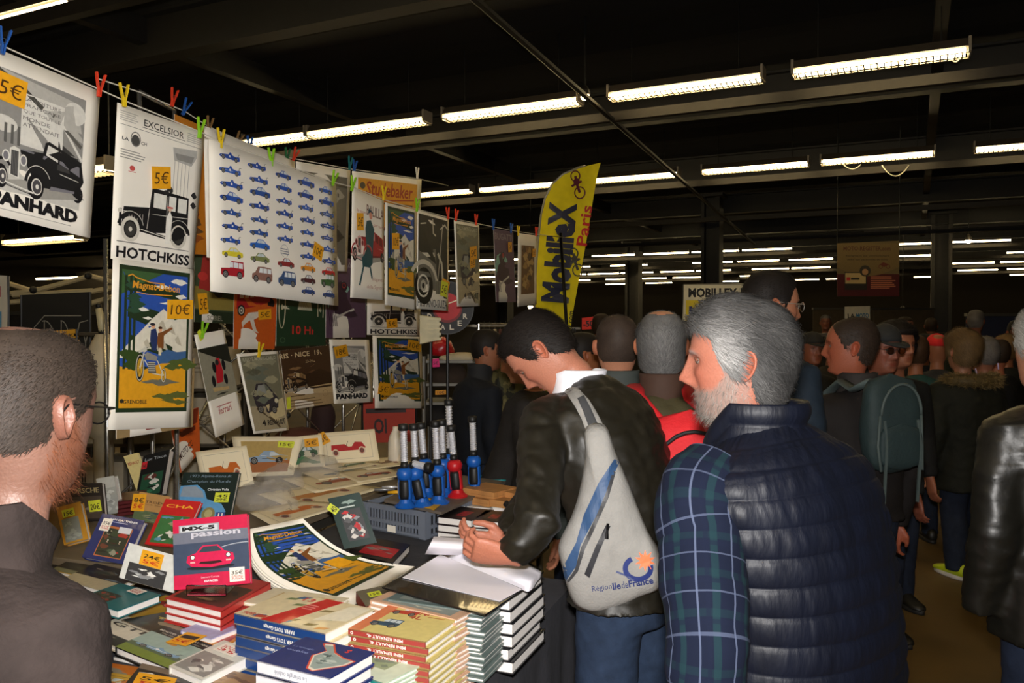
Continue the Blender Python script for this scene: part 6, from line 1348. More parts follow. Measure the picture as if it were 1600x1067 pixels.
stack('yellow book with brick red spine in the corner pile', nearspine((664, 1003), (544, 982), (722, 956), .925), .0158, 11, '#cdbb74', lambda a: art_mini(a), 'corner pile of yellow books', seed=2, spine='#9c3b35', side='B', spine_txt=[('MINI RENAULT 4L', .28, .75), ('o', .93, .97)], flip_txt=True, WHu=(100, 75), gl=GLOSS, jit=.005)
edge = [('cream and orange edged book behind the corner pile', (713, 968), (757, 945), .93, .0125, 14, '#c9a184', 'second pile along the aisle edge', 3), ('thin grey green book in the third pile along the edge', (757, 957), (796, 925), .935, .0115, 14, '#5f6d6a', 'third pile along the aisle edge', 4), ('large white book with black cover edge under the open book', (797, 936), (848, 893), .935, .032, 6, '#17171a', 'pile under the open book', 5)]
for what, pn, pf_, z, th, n, col, grp, sd in edge:
    a, b = G(*pn, z), G(*pf_, z); ey = (b - a) * .97; ex = Vector((ey.y, -ey.x, 0)).normalized() * .27
    stack(what, [b - ex, b, a, a - ex], th, n, col, art_generic(col, None, BK, (.1, .1, .8, .8), ['#8a8f88', '#5a6058', '#c4bda8'], sd), grp, seed=sd, side='L', jit=.006)
def art_toys(a):
    w, h = a.W, a.H; rn = random.Random(8); a.rect(0, 0, w, h, '#d8c9a3')
    for i in range(16): x, y = w * rn.random() * .85, h * rn.random() * .85; a.poly([(x, y), (x + w * .1, y + h * .04), (x + w * .12, y + h * .12), (x + w * .02, y + h * .09)], rn.choice(['#8a7a4a', '#4a6a8a', '#b5502c', '#6a7a4a', '#c9893a']))
    a.poly([(w * .30, 0), (w * .52, 0), (w * .66, h), (w * .46, h)], '#c2181c'); a.text('13', w * .28, h * .80, w * .12, h * .12, '#c2302c', .03); a.lines(w * .42, h * .7, w * .12, 3, h * .07, h * .02, '#e8a8a0'); a.poly([(w * .7, h * .3), (w * .98, h * .45), (w * .98, h * .98), (w * .78, h * .9)], '#e4dcc4'); a.text('PAPER TOYS', w * .05, h * .05, w * .26, h * .09, '#b5301f', .03)
stack('blue spined paper toy book with red band in front pile', nearspine((507, 990), (366, 958), (579, 950), .925), .0265, 6, '#d8c9a3', art_toys, 'front pile of blue spined books', seed=6, spine='#173a73', side='B', spine_txt=[('PAPER TOYS Garage', .32, .66)], flip_txt=True, WHu=(100, 85), jit=.006)
def art_triangle(a):
    w, h = a.W, a.H; a.rect(0, 0, w, h, '#1f2c66'); out = [(.32, .92), (.5, .72), (.44, .5), (.62, .12), (.72, .08), (.95, .42), (.97, .6), (.8, .62), (.62, .72), (.45, .96)]
    pts = [(w * x, h * y) for x, y in out]; a.poly(pts, '#d8cfc0'); a.line(pts + [pts[0]], w * .022, '#c9472c'); a.poly([(w * (.66 + (x - .66) * .86), h * (.52 + (y - .52) * .86)) for x, y in out], '#8d9a94'); photo_bits(a, w * .5, h * .25, w * .35, h * .4, ['#5a6a66', '#3a4a48', '#b5bdb4', '#7a8a84'], 4, 10)
    for i in range(2): a.text(['Le triangle', 'oublié', 'Le triangle'][i], w * .06, h * (.62 - .12 * i), w * .3, h * .06, '#8f9ac4')
    a.text('S', w * .7, h * .78, w * .06, h * .12, '#c9302c', .05)
stack('white spined blue book with red outlined map shape in front', nearspine((514, 1060), (402, 1032), (595, 1021), .925), .027, 4, '#1f2c66', art_triangle, 'white spined blue books in front', seed=7, spine='#d9d7dc', side='B', spine_txt=[('Le triangle oublié', .3, .75)], txt_col='#8a8f9a', flip_txt=True, WHu=(100, 75))
stack('pale green teal spined booklet low at front corner', nearspine((601, 1068), (520, 1040), (660, 1022), .865), .012, 9, '#b5c9b0', art_generic('#c4d0b8', None, '#3a6a5a', (.2, .3, .5, .5), ['#8a9a78', '#3a4a48', '#6a7a68'], 5), 'pale green booklets at the front', seed=8, spine='#1f7d78', side='B', spine_txt=[('o', .92, .97)], WHu=(100, 75))
# ---- left part of the table
def flat(label, px4, z, th, cover, art, side='L', n=1, group=None, **kw):
    q = lay(px4, z); return book(label, q, th, cover, art, side=side, group=group, **kw) if n == 1 else stack(label, q, th, n, cover, art, group, side=side, **kw)
DK = ['#2c2a26', '#5a5348', '#8d8068', '#3a4438', '#a39a84']
flat('red covered book lying under the acrylic book stand', [(258, 936), (345, 955), (423, 914), (340, 896)][::1], .865, .02, '#b5302c', None, 'L') if False else None
stack('red hardback lying beneath the pink car book', [G(340, 893, .87), G(424, 913, .87), G(346, 955, .87), G(258, 934, .87)], .021, 4, '#b8332e', art_generic('#b8332e', None, WH, (.06, .08, .88, .62), ['#4a3426', '#6b4c34', '#8a6a4a', '#2d2018'], 6), 'red hardbacks under the pink car book', seed=9, side='R', spine='#c23a34')
flat('teal hardback with race car lying at left of table', [(188, 911), (258, 921), (184, 954), (120, 934)], .835, .024, '#1f6a70', art_generic('#1f6a70', None, WH, (.05, .05, .5, .5), ['#2a2a24', '#a33a2c', '#4a5a48', '#15484c'], 7, car=(.1, .2, .4, 'racer', '#b5301f')), 'L', notes=[(.45, .72, .28, .24, -4, '#e4dcd0', 'SOLDE')])
flat('race photo book with yellow title band by red hardbacks', [(318, 946), (350, 962), (262, 996), (190, 968)], .80, .02, '#6a5a48', art_generic('#7a6a54', None, WH, (0, 0, 1, .7), DK + ['#b5a03a', '#a33a2c'], 8, car=(.2, .3, .5, 'racer', '#c4a83a')), 'L', notes=[(.1, .72, .8, .22, 0, '#d8a024', 'FERRARI')])
flat('cream book lettered GTI half under brown jacket', [(196, 962), (252, 979), (180, 1010), (120, 985)], .795, .015, '#d4cbb8', art_generic('#d4cbb8', 'GTI', '#3a3632', (0, 0, 1, .3), DK, 9, .6, .14), 'L')
def art_f1(a):
    w, h = a.W, a.H; a.rect(0, 0, w, h, '#9fb5ac'); a.rect(0, h * .78, w, h * .22, '#181818'); a.text('BEAUTÉS YESTERDAY AND', w * .06, h * .89, w * .88, h * .06, '#d8d4c4', .02); a.text('The Minors and Other', w * .14, h * .81, w * .7, h * .05, '#b5b09c'); a.rect(0, 0, w, h * .22, '#7a8a3a'); a.rect(0, h * .22, w, h * .12, '#5a6a50'); car_side(a, w * .1, h * .26, w * .75, 'racer', '#7fa3bd'); a.ell(w * .5, h * .62, w * .1, h * .04, '#c98a24', 10)
flat('black banded book with pale blue racing car lying left', [(252, 979), (335, 1010), (268, 1046), (180, 1010)], .805, .022, '#181818', art_f1, 'L')
flat('lavender covered book lying between red and blue books', [(352, 958), (388, 972), (330, 998), (282, 984)], .815, .02, '#a9a3c9', art_generic('#a9a3c9', None, '#b5526a', (.1, .4, .7, .3), ['#b5526a', '#a9a3c9', '#8a6aa0'], 3, .5, .2), 'L', notes=[(.4, -.55, .55, .5, 8, OR, '1|5€')])
flat('red and yellow book corner beside the blue spined pile', [(362, 968), (392, 982), (350, 1012), (310, 1000)], .80, .02, '#c9822c', art_generic('#c9822c', None, WH, (.2, .1, .7, .8), ['#a3241f', '#d8a83a', '#7a3a20', '#c43a2c'], 12), 'L')
flat('grey white brochure with red sticker in left foreground', [(350, 1000), (380, 1016), (316, 1062), (264, 1040)], .82, .028, '#c9c6bc', art_generic('#d4d1c6', None, WH, (.05, .05, .9, .55), ['#8d8c84', '#b5b3a8', '#5a5a56', '#e0ddd2'], 13), 'L', notes=[(.2, .66, .6, .26, 0, '#e8e0d4', 'SOLDE|35')])
flat('leaflet with chequered flag border in left foreground', [(222, 1036), (320, 1062), (290, 1100), (190, 1075)], .80, .012, '#7a6a58', art_generic('#7a6a58', None, WH, (0, 0, 1, .8), ['#2a2622', '#d8d4c8', '#5a5048', '#a33a2c'], 14), 'L', notes=[(.12, .1, .6, .5, 6, OR, '5€|50')])
flat('green and brown book between brochure and white spined book', [(330, 1040), (410, 1060), (380, 1100), (300, 1080)], .80, .02, '#1f7d54', art_generic('#1f7d54', None, '#d8e0d4', (0, .4, 1, .6), ['#8a6a48', '#a38058', '#6a4c34'], 15, .12, .16), 'L')
flat('small magazine with car photo at far left of table', [(150, 880), (250, 897), (170, 925), (95, 905)], .80, .02, '#b5a888', art_generic('#c4b898', None, WH, (0, .4, 1, .6), DK + ['#6a7a8a'], 16), 'L')
flat('yellow edged magazine under the navy rally book', [(120, 868), (205, 880), (150, 905), (80, 890)], .79, .015, '#c9a03a', art_generic('#8a8a6a', None, WH, (0, .2, 1, .8), DK, 17), 'L')
flat('cream print leaflet under the large blue spined pile', [(430, 918), (540, 938), (500, 958), (380, 940)], .86, .01, '#ddd2b4', art_generic('#ddd2b4', None, WH, (.2, .1, .7, .7), ['#c9a86a', '#b58a5a', '#8d7a58', '#c4b898'], 18), 'L')
flat('magazine with grey car photo under the open book corner', [(556, 924), (640, 900), (634, 934), (572, 948)], .86, .03, '#8a2c28', art_generic('#4a4438', None, WH, (0, 0, 1, 1), ['#6a6452', '#8d866e', '#3a3630', '#5a544a'], 19), 'L', notes=[(.2, .4, .32, .28, 0, LI, '15€')])
# ---- the lowest layer of magazines covering the table
MAGC = [('pale yellow', '#cbb86a'), ('slate blue', '#4a5a74'), ('brick red', '#8a3a2c'), ('olive', '#6a6a3a'), ('cream', '#d4c8a8'), ('teal', '#2a6a6a'), ('charcoal', '#2c2c2e'), ('orange', '#c4702c'), ('sky blue', '#8aa8bd'), ('moss green', '#4a6a3a'), ('plum', '#5a3048'), ('tan', '#a88a5c'), ('silver grey', '#a8a8a4'), ('rust', '#7a4424'), ('ivory', '#ddd6c2'), ('navy', '#1f2c54'), ('mustard', '#b8902a'), ('lilac', '#9a90b0'), ('sage', '#8a9a80'), ('crimson', '#a01c2c')]
rn = random.Random(31)
for i, (nm, c) in enumerate(MAGC):
    r_, cc_ = divmod(i, 5); bx, by = -2.12 + .25 * cc_ + rn.uniform(-.015, .015), 1.20 + .235 * r_ + rn.uniform(-.01, .01); an = R(rn.uniform(-9, 9) + 180); ex = Vector((math.cos(an), math.sin(an), 0)) * .215; ey = Vector((-math.sin(an), math.cos(an), 0)) * .20; z = TZ + .014 + .0015 * (i % 3); c0 = Vector((bx, by + .1, z))
    TLq, TRq, BRq, BLq = c0 - ex / 2 + ey / 2, c0 + ex / 2 + ey / 2, c0 + ex / 2 - ey / 2, c0 - ex / 2 - ey / 2
    book('%s covered magazine in the lowest layer on the table' % nm, [TLq, TRq, BRq, BLq], .008, c, art_generic(c, None, WH, (.06, .08, .88, .58), [c, '#8d8676', '#3a3630', '#c4bda8', rn.choice(['#a33a2c', '#2f4f6a', '#5a6a3a'])], 60 + i, car=(.15, .2, .7, rn.choice(['coupe', 'racer', 'gt']), rn.choice(['#a3242c', '#2f4f7a', '#3a4a34', '#c9a03a']))), hard=False, name='magazine', cat='magazine', WHu=(100, 95))
# ---- standing books
def up(label, px4, z0, th, cover, art, lean=18, WHu=(100, 130), **kw): return book(label, leanq(px4, z0, lean), th, cover, art, WHu=WHu, **kw)
ob = up('pink red hardback MX-5 book propped on acrylic stand', [(270, 813), (386, 804), (391, 911), (272, 922)], .885, .022, '#b01c40', art_mx5, 20, (110, 103), notes=[(.74, .04, .2, .2, 0, '#efe8dc', '35€|SOLDE')])
st = thing('book_stand', 'clear acrylic book stand holding the pink car book', 'book stand', G(330, 925, .872)); ac = mat('clear_acrylic', '#f4f8fa', .05, noise_amt=0, trans=1)
zq = st.location
m = MB(); xr = RT; 
def sq(u, d, h): return Vector(RT * u + Vector((FW.x, FW.y, 0)) * d + Vector((0, 0, h)))
for nm, pts in (('ledge', [sq(-.055, -.04, .003), sq(.055, -.04, .003), sq(.055, .03, .003), sq(-.055, .03, .003)]), ('lip', [sq(-.055, -.04, .0), sq(.055, -.04, .0), sq(.055, -.042, .03), sq(-.055, -.042, .03)]), ('back_plate', [sq(-.05, .02, 0), sq(.05, .02, 0), sq(.05, .08, .17), sq(-.05, .08, .17)])):
    m = MB(); m.add(pts + [p + Vector((0, .003, .003)) for p in pts], [(0, 1, 2, 3), (7, 6, 5, 4), (0, 4, 5, 1), (1, 5, 6, 2), (2, 6, 7, 3), (3, 7, 4, 0)]); m.build(nm, ac, st)
up('dark green rally book with pale blue coupe, behind pink book', [(287, 738), (371, 741), (358, 814), (270, 814)], .81, .03, '#14241f', art_alpine, 18, (105, 90), side='L', notes=[(.66, .38, .26, .2, 0, LI, '45|29€')])
up('navy hardback of rally driver leaning at left', [(160, 802), (237, 818), (196, 882), (128, 870)], .80, .03, '#1d2a66', art_therier, 35, (100, 95), notes=[(.1, .62, .22, .28, 0, '#efe8dc', '35€|SOLDE')])
up('silver white car booklet with yellow note beside pink book', [(202, 848), (272, 857), (271, 926), (186, 902)], .82, .012, '#cfd0cc', art_generic('#d8d9d4', None, BK, (.1, .0, .7, .5), ['#3a3a3c', '#8a8c8e', '#b8bab8', '#e4e4e0'], 21), 30, (100, 90), hard=False, notes=[(.28, .5, .4, .42, 0, OR, '24€|5€')])
up('red book with mountain photo beside navy hardback', [(259, 779), (296, 784), (282, 855), (226, 850)], .85, .025, '#b81c1c', art_generic('#b81c1c', 'CHA', '#e0a030', (.1, .05, .8, .6), ['#3a6a3a', '#5a8aa3', '#8a8a6a', '#2a4a2c', '#d8d4c8'], 22, .82, .07), 25, (70, 110))
up('tan book reading CITROËN DS with orange note', [(218, 768), (263, 772), (254, 820), (206, 812)], .81, .03, '#b58a55', art_generic('#b58a55', 'CITROËN', '#5a4028', (0, 0, 1, .38), ['#5a6a4a', '#3a4a5a', '#8a8a68', '#6a7a5a'], 23, .66, .1, 'DS'), 20, (85, 85), notes=[(-.1, .3, .42, .6, 6, OR, '8€|5€')])
up('black book with green lorry and thick white pages', [(224, 712), (265, 712), (253, 772), (211, 782)], .81, .06, '#101012', art_generic('#101012', 'Luc Tison', '#8a8f94', (.1, .05, .8, .5), ['#1f4a34', '#5a2c28', '#c4c4bc', '#2f6a4c', '#14281e'], 24, .85, .07), 15, (70, 100), side='L', notes=[(.03, .68, .2, .16, 0, '#c4202c', '5€')])
up('cream book reading RENAULT behind black lorry book', [(193, 713), (237, 706), (236, 762), (214, 768)], .81, .02, '#d8c888', art_generic('#dccb8c', 'RENAULT', '#a33a2c', (.55, .0, .4, .3), ['#c43a2c', '#d8a03a', '#5a4a3a'], 25, .72, .08), 15, (70, 95))
up('dark book lettered PORSCHE with lime green note', [(100, 757), (160, 752), (165, 812), (105, 815)], .81, .03, '#2a2422', art_generic('#2a2422', 'PORSCHE', '#a89a70', (.05, .05, .9, .6), ['#4a4038', '#6a5a4a', '#8a4030', '#1c1816', '#8d8578'], 26, .74, .14), 20, (85, 80), notes=[(.62, .22, .32, .3, 4, LI, '20€')])
up('ochre book at far left beside the brown jacket', [(88, 793), (131, 783), (138, 842), (100, 852)], .81, .03, '#c08a2c', art_generic('#c08a2c', None, WH, (.1, .05, .7, .6), ['#8a8f8a', '#6a7078', '#a3a8a0'], 27), 25, (70, 95), notes=[(.2, .68, .5, .2, 0, LI, '15€')])
up('pale grey catalogue standing behind the PORSCHE book', [(150, 748), (182, 742), (188, 800), (160, 805)], .81, .04, '#b5b5ae', art_generic('#b9b9b2', None, WH, (0, 0, 1, .7), ['#a3a49e', '#c4c5be', '#8d8e88'], 28), 12, (60, 95))
stack('dark red thick book in low pile behind tan book', lay([(190, 770), (222, 764), (226, 778), (184, 784)], .87), .016, 4, '#5a1f22', None, 'dark red books behind tan book', seed=12, side='B')
def art_castor(a):
    w, h = a.W, a.H; a.rect(0, 0, w, h, '#12302a'); a.rect(w * .22, h * .12, w * .66, h * .6, '#3a3a3c'); photo_bits(a, w * .22, h * .12, w * .66, h * .6, ['#c42a2c', '#8d8f94', '#2a3a5a', '#d8d4cc', '#5a5a5c', '#b51f24'], 31, 18); squig(a, w * .35, h * .86, w * .5, h * .08, '#8fa39a', 9); a.lines(w * .25, h * .76, w * .6, 1, 1, h * .025, '#c4ccc6')
up('dark green racing book standing in front of grey crate', [(512, 779), (568, 775), (587, 848), (538, 858)], .80, .03, '#12302a', art_castor, 15, (80, 105), notes=[(.08, .66, .24, .2, 40, LI, '40')])
book('black book with striped red car lying before grey crate', lay([(572, 838), (664, 846), (614, 879), (541, 864)], .795), .03, '#161314', art_generic('#1c1616', None, WH, (.2, .15, .7, .5), ['#c4202c', '#a31c24', '#8d8f90', '#d43a44'], 32), side='B', spine_txt=[('FERRARI DE LÉGENDE', .15, .8)], txt_col='#a8843a', flip_txt=True, WHu=(120, 100))
# ---- the curled poster pile
LE = [(0, 552, 946, .778), (.3, 447, 918, .80), (.55, 402, 886, .85), (.8, 389, 855, .905), (1, 388, 828, .955)]; RE = [(0, 648, 885, .778), (.3, 577, 876, .80), (.55, 530, 858, .85), (.8, 497, 833, .905), (1, 474, 811, .955)]
def edgept(E, v):
    t = [e[0] for e in E]; return G(np.interp(v, t, [e[1] for e in E]), np.interp(v, t, [e[2] for e in E]), np.interp(v, t, [e[3] for e in E]))
_sm = {}
def epoint(E, v):
    k = (id(E), round(v, 3))
    if k not in _sm: ps = [edgept(E, min(1, max(0, v + d))) for d in (-.1, -.05, 0, .05, .1)]; _sm[k] = sum(ps, Vector()) / 5 if .02 < v < .98 else edgept(E, v)
    return _sm[k]
def curl_fn(drop, du=0, dv=0):
    def f(x, y, h):
        u, v = x / 100, y / 140; p = epoint(LE, v) * (1 - u) + epoint(RE, v) * u
        d = (epoint(LE, min(1, v + .05)) - epoint(LE, max(0, v - .05))).normalized(); r_ = (epoint(RE, v) - epoint(LE, v)).normalized(); n = r_.cross(d).normalized()
        if n.z < 0: n = -n
        return p + n * (h - drop) + r_ * du + d * dv
    return f
for k in range(7):
    rn = random.Random(k); f = curl_fn(.0055 * k, (rn.random() - .5) * .012 * (k > 0), (rn.random() - .7) * .02 * (k > 0)); mb = MB(); ny, nx = 24, 4; vs = [f(100 * i / nx, 140 * j / ny, h) for h in (0, -.0048) for j in range(ny + 1) for i in range(nx + 1)]; K = (nx + 1) * (ny + 1); fs = []
    for j in range(ny):
        for i in range(nx): q = (j * (nx + 1) + i, j * (nx + 1) + i + 1, (j + 1) * (nx + 1) + i + 1, (j + 1) * (nx + 1) + i); fs += [q, tuple(K + z for z in q[::-1])]
        for i in (0, nx): a_, b_ = j * (nx + 1) + i, (j + 1) * (nx + 1) + i; fs.append((a_, b_, K + b_, K + a_))
    for j in (0, ny):
        for i in range(nx): a_, b_ = j * (nx + 1) + i, j * (nx + 1) + i + 1; fs.append((a_, b_, K + b_, K + a_))
    mb.add(vs, fs); c0 = f(50, 70, 0); o = mb.build('poster', PAPER, None, c0, True)
    tag(o, 'curled motorcycle poster on top of the pile on book table' if k == 0 else ORD[k] + ' sheet in the curled pile of motorcycle posters', 'poster', 'curled poster pile')
    if k == 0:
        a = Art(100, 140, lambda x, y, h: f(x, y, h + .0008), 24); art_magnat(a); a.done('print', o, INK, c0)
        m = MB(); m.add([f(x, y, .004 + z) for z in (0, -.0006) for x, y in ((62, 44), (84, 46), (82, 62), (60, 60))], [(0, 1, 2, 3), (7, 6, 5, 4), (0, 4, 5, 1), (1, 5, 6, 2), (2, 6, 7, 3), (3, 7, 4, 0)], 0, OR); na = Art(22, 16, lambda x, y, h: f(61 + x, 45 + y, .0042 + h)); na.text('10€', 4, 4, 14, 9, '#4a2c14', .0, .1); off = len(m.v); m.v += na.mb.v; m.f += [tuple(i + off for i in q) for q in na.mb.f]; m.c += na.mb.c; m.m += na.mb.m; m.build('price_note', INK, o, c0)
# ---- open book being leafed through
ob = thing('open_book', 'large open picture book with blank endpapers under the hands', 'book', G(760, 920, .945))
BO = ob.location
def opart(name, pts, th, m):
    n = (pts[1] - pts[0]).cross(pts[-1] - pts[0]).normalized(); n = -n if n.z < 0 else n
    b = MB(); k = len(pts); b.add([p for p in pts] + [p - n * th for p in pts], [tuple(range(k)), tuple(range(2 * k - 1, k - 1, -1))] + [(i, k + i, k + (i + 1) % k, (i + 1) % k) for i in range(k)]); return b.build(name, m, ob, BO)
BLK = mat('black_gloss_board', '#0f0f11', .18, noise_amt=.05, coat=.3); EPG = mat('white_endpaper', '#ddd9e0', .6, noise_amt=.02)
opart('board', [G(597, 917, .948), G(686, 866, .955), G(816, 921, .955), G(758, 960, .948)], .004, BLK); opart('endpaper', [G(629, 902, .953), G(688, 866, .958), G(815, 920, .958), G(781, 939, .953)], .0012, EPG)
opart('board', [G(690, 864, .948), G(752, 835, .948), G(850, 892, .94), G(818, 921, .948)], .004, BLK)
pg = MB(); rows = []
for i in range(9):
    t_ = i / 8; z = .952 + .022 * math.sin(math.pi * min(1, t_ * 1.3) * .8) ; a_ = G(688 + (748 - 688) * t_, 866 + (838 - 866) * t_, z); b_ = G(816 + (846 - 816) * t_, 920 + (893 - 920) * t_, z); rows.append([a_.lerp(b_, k / 6) for k in range(7)])
v = [p for r_ in rows for p in r_]; low = [Vector((p.x, p.y, .95)) for p in v]; K = len(v)
fs = [(i * 7 + j, i * 7 + j + 1, (i + 1) * 7 + j + 1, (i + 1) * 7 + j) for i in range(8) for j in range(6)] + [(i * 7 + 6, K + i * 7 + 6, K + (i + 1) * 7 + 6, (i + 1) * 7 + 6) for i in range(8)] + [(i * 7, (i + 1) * 7, K + (i + 1) * 7, K + i * 7) for i in range(8)] + [(56 + j, 57 + j, K + 57 + j, K + 56 + j) for j in range(6)]
pg.add(v + low, fs); pg.build('page_block', EPG, ob, BO, True)
tp = MB(); rows = []
for i in range(7):
    t_ = i / 6; z = .965 + .05 * math.sin(t_ * 1.9); a_ = G(664 + 14 * t_, 866 - 28 * t_, z); b_ = G(736 + 16 * t_, 868 - 24 * t_, z); rows.append([a_, b_])
tp.add([p for r_ in rows for p in r_], [(2 * i, 2 * i + 1, 2 * i + 3, 2 * i + 2) for i in range(6)]); tp.build('turned_page', EPG, ob, BO, True)
# ---- loose prints and boards on the higher table
def art_carprint(col, kind, frame_=True, sky=None):
    def f(a):
        w, h = a.W, a.H
        if sky: a.rect(w * .12, h * .1, w * .76, h * .78, sky[0]); a.rect(w * .12, h * .1, w * .76, h * .3, sky[1])
        elif frame_: a.frame(w * .1, h * .12, w * .8, h * .76, w * .004, '#8a8578')
        if kind == 'vint':
            a.poly(S_(w * .18, h * .3, w * .62, h * .4, [(0, .3), (.02, .7), (.4, .72), (.5, .5), (.6, .5), (.7, .85), (.9, .8), (1, .35), (.8, .2), (.1, .2)]), col); wheel(a, w * .25, h * .33, h * .12, '#d8c8b0', '#a33a2c', .8); wheel(a, w * .72, h * .36, h * .12, '#d8c8b0', '#a33a2c', .8); a.line([(w * .45, h * .52), (w * .5, h * .68)], w * .008, BK)
        else: car_side(a, w * .18, h * .3, w * .66, kind, col)
    return f
def board(label, px4, z0, art, lean=25, WHu=(100, 65), notes=(), th=.003, paper=PAPER):
    q = leanq(px4, z0, lean); return poster_w(label, q, art, WHu, notes)
def poster_w(label, q, art, WHu, notes=(), bend=.003, group=None):
    TL, TR, BR, BL = q; it = iter([TL, TR, BR, BL]); return poster('print', label, [0, 0, 0, 0] and [(0, 0)] * 4, 0, art, WHu, notes, bend, 0, PAPER2, 'art print', group, 0, planes=lambda a, b: next(it))
PAPER2 = mat('cream_print_card', '#efe3c4', .65, noise_amt=.03)
board('cream print of orange veteran car leaning behind books', [(305, 706), (385, 696), (397, 756), (320, 772)], TB + .01, art_carprint('#c4641c', 'vint'), 22)
board('print of pale blue streamlined car leaning on rack', [(362, 682), (474, 682), (458, 742), (372, 746)], TB + .012, art_carprint('#8fa8c4', 'gt', False, ('#b59a5c', '#a3643a')), 22, notes=[(.66, .72, .24, .16, -4, LI, '15€')])
board('print mostly hidden between blue and red car prints', [(448, 684), (502, 678), (508, 728), (452, 732)], TB + .012, art_carprint('#3a5a44', 'coupe', False, ('#c4c0ac', '#4a7a54')), 22, notes=[(.5, .62, .4, .26, 0, OR, '5€')])
board('cream print of red veteran racing car leaning on rack', [(497, 677), (585, 670), (593, 719), (506, 726)], TB + .01, art_carprint('#b5262c', 'vint'), 22, notes=[(.06, .6, .16, .36, 25, OR, '5€')])
rn = random.Random(14)
FL = [([(402, 772), (520, 752), (600, 762), (470, 800)], '#c98a4a', 'vint'), ([(440, 748), (560, 734), (618, 748), (492, 770)], '#b5603a', 'gt'), ([(470, 738), (560, 728), (606, 736), (500, 750)], '#2f5a6a', 'coupe'), ([(520, 738), (600, 730), (640, 742), (560, 754)], '#a3402c', 'gt'), ([(540, 722), (620, 712), (650, 724), (575, 734)], '#8a6a4a', 'vint'), ([(388, 800), (470, 782), (556, 786), (430, 824)], '#d87a3a', 'vint'), ([(500, 728), (560, 718), (596, 724), (530, 736)], '#5a7a4a', 'coupe')]
NM = ['loose cream print at front of the higher table', 'loose print with rust coloured car on higher table', 'loose print of dark teal car on higher table', 'loose print of red car nearest the work lamps', 'loose brown print at far end of higher table', 'orange edged print at near corner of higher table', 'small green car print below the red racing car print']
for i, (q, c, kd) in enumerate(FL): poster_w(NM[i], [G(x, y, TB + .004 + .003 * i) for x, y in q], art_carprint(c, kd), (100, 65), (), .0006)
# crumpled clear plastic sleeves
PLA = bpy.data.materials.new('crumpled_clear_plastic'); PLA.use_nodes = True; _n = PLA.node_tree; _b = _n.nodes['Principled BSDF']; _b.inputs['Base Color'].default_value = (.95, .92, .86, 1); _b.inputs['Roughness'].default_value = .12; _b.inputs['Alpha'].default_value = .2; _b.inputs['Coat Weight'].default_value = 1; _b.inputs['Specular IOR Level'].default_value = .8
_t = _n.nodes.new('ShaderNodeTexNoise'); _t.inputs['Scale'].default_value = 45; _t.inputs['Detail'].default_value = 2; _u = _n.nodes.new('ShaderNodeBump'); _u.inputs['Strength'].default_value = .7; _u.inputs['Distance'].default_value = .012; _n.links.new(_t.outputs[0], _u.inputs['Height']); _n.links.new(_u.outputs[0], _b.inputs['Normal'])
for px, py, w_, h_, d_, l in ((500, 732, .13, .075, 4.5, 'crumpled clear plastic wrap before the red car print'), (440, 752, .13, .08, 4.1, 'crumpled clear plastic wrap below the blue car print'), (415, 785, .15, .085, 3.75, 'large crumpled clear plastic wrap behind the rally book')):
    c = G(px, py + 10, TB + .01); b = MB(); b.ball((0, 0, 0), (w_, w_ * .6, h_), 28, 18); V = np.array(b.v); V *= (1 + .22 * wob(V, int(px), 70, 4))[:, None]; V[:, 2] = np.maximum(V[:, 2] + h_ * .45, 0); b.v = [tuple(p) for p in V]
    o = b.build('plastic_wrap', PLA, None, None, True); o.location = c; tag(o, l, 'plastic wrap')
# ================================================================== goods at the far end of the table
def copies_of(proto, M): 
    o = copy_tree(proto, proto.parent); o.matrix_local = M; return o
def slat_box(label, TLf, TRf, TRb, z0, z1, col, ns, nd, name='crate', twork=True):
    """open plastic crate: front edge TLf->TRf, right side TRf->TRb (picture points of the rim at height z1)"""
    a, b, c = G(*TLf, z1), G(*TRf, z1), G(*TRb, z1); ex = (b - a); w = ex.length; ex.normalize(); ey = Vector((-ex.y, ex.x, 0)); d = max(.15, (c - b).dot(ey)); h = z1 - z0
    t = thing(name, label, 'crate', frame(Vector((a.x, a.y, z0)), ex, ey)); m = mat('plastic_' + col.strip('#'), col, .5, noise_amt=.08)
    k = MB(); k.box((0, 0, 0), (w, d, .006)); k.build('floor_panel', m, t)
    k = MB(); e = .012
    for z_, hh in ((h - .022, .022), (h * .34, .014), (0, .016)):
        k.box((0, 0, z_), (w, e, z_ + hh)); k.box((0, d - e, z_), (w, d, z_ + hh)); k.box((0, 0, z_), (e, d, z_ + hh)); k.box((w - e, 0, z_), (w, d, z_ + hh))
    k.build('rim', m, t)
    k = MB(); k.box((-.002, -.002, 0), (.03, .012, h)); k.build('corner_post', m, t); k = MB(); k.box((w - .03, -.002, 0), (w + .002, .03, h)); k.build('corner_post', m, t); k = MB(); k.box((w - .012, d - .03, 0), (w + .002, d, h)); k.build('corner_post', m, t)
    s0 = MB(); s0.box((0, .003, .014), (.0075, .009, h - .02)); s = s0.build('slat', m, t); s.location = (.034, 0, 0)
    for i in range(1, ns): copies_of(s, Matrix.Translation((.034 + (w - .075) * i / (ns - 1), 0, 0)))
    for i in range(nd): copies_of(s, Matrix.Translation((w, .034 + (d - .075) * i / (nd - 1), 0)) @ Matrix.Rotation(R(90), 4, 'Z'))
    k = MB(); k.box((.016, .016, .007), (w - .016, d - .016, h - .03)); k.build('liner', mat('dark_liner', '#0e0e10', .9), t)  # black block added inside, stands in for the shade seen through the slots
    k = MB(); k.box((w * .42, -.003, h * .06), (w * .55, -.001, h * .3)); k.build('paper_label', PAPER, t)
    return t
slat_box('grey slatted plastic crate behind the dark green racing book', (566, 783), (664, 800), (716, 776), TZ + .006, .862, '#6f7683', 17, 10)
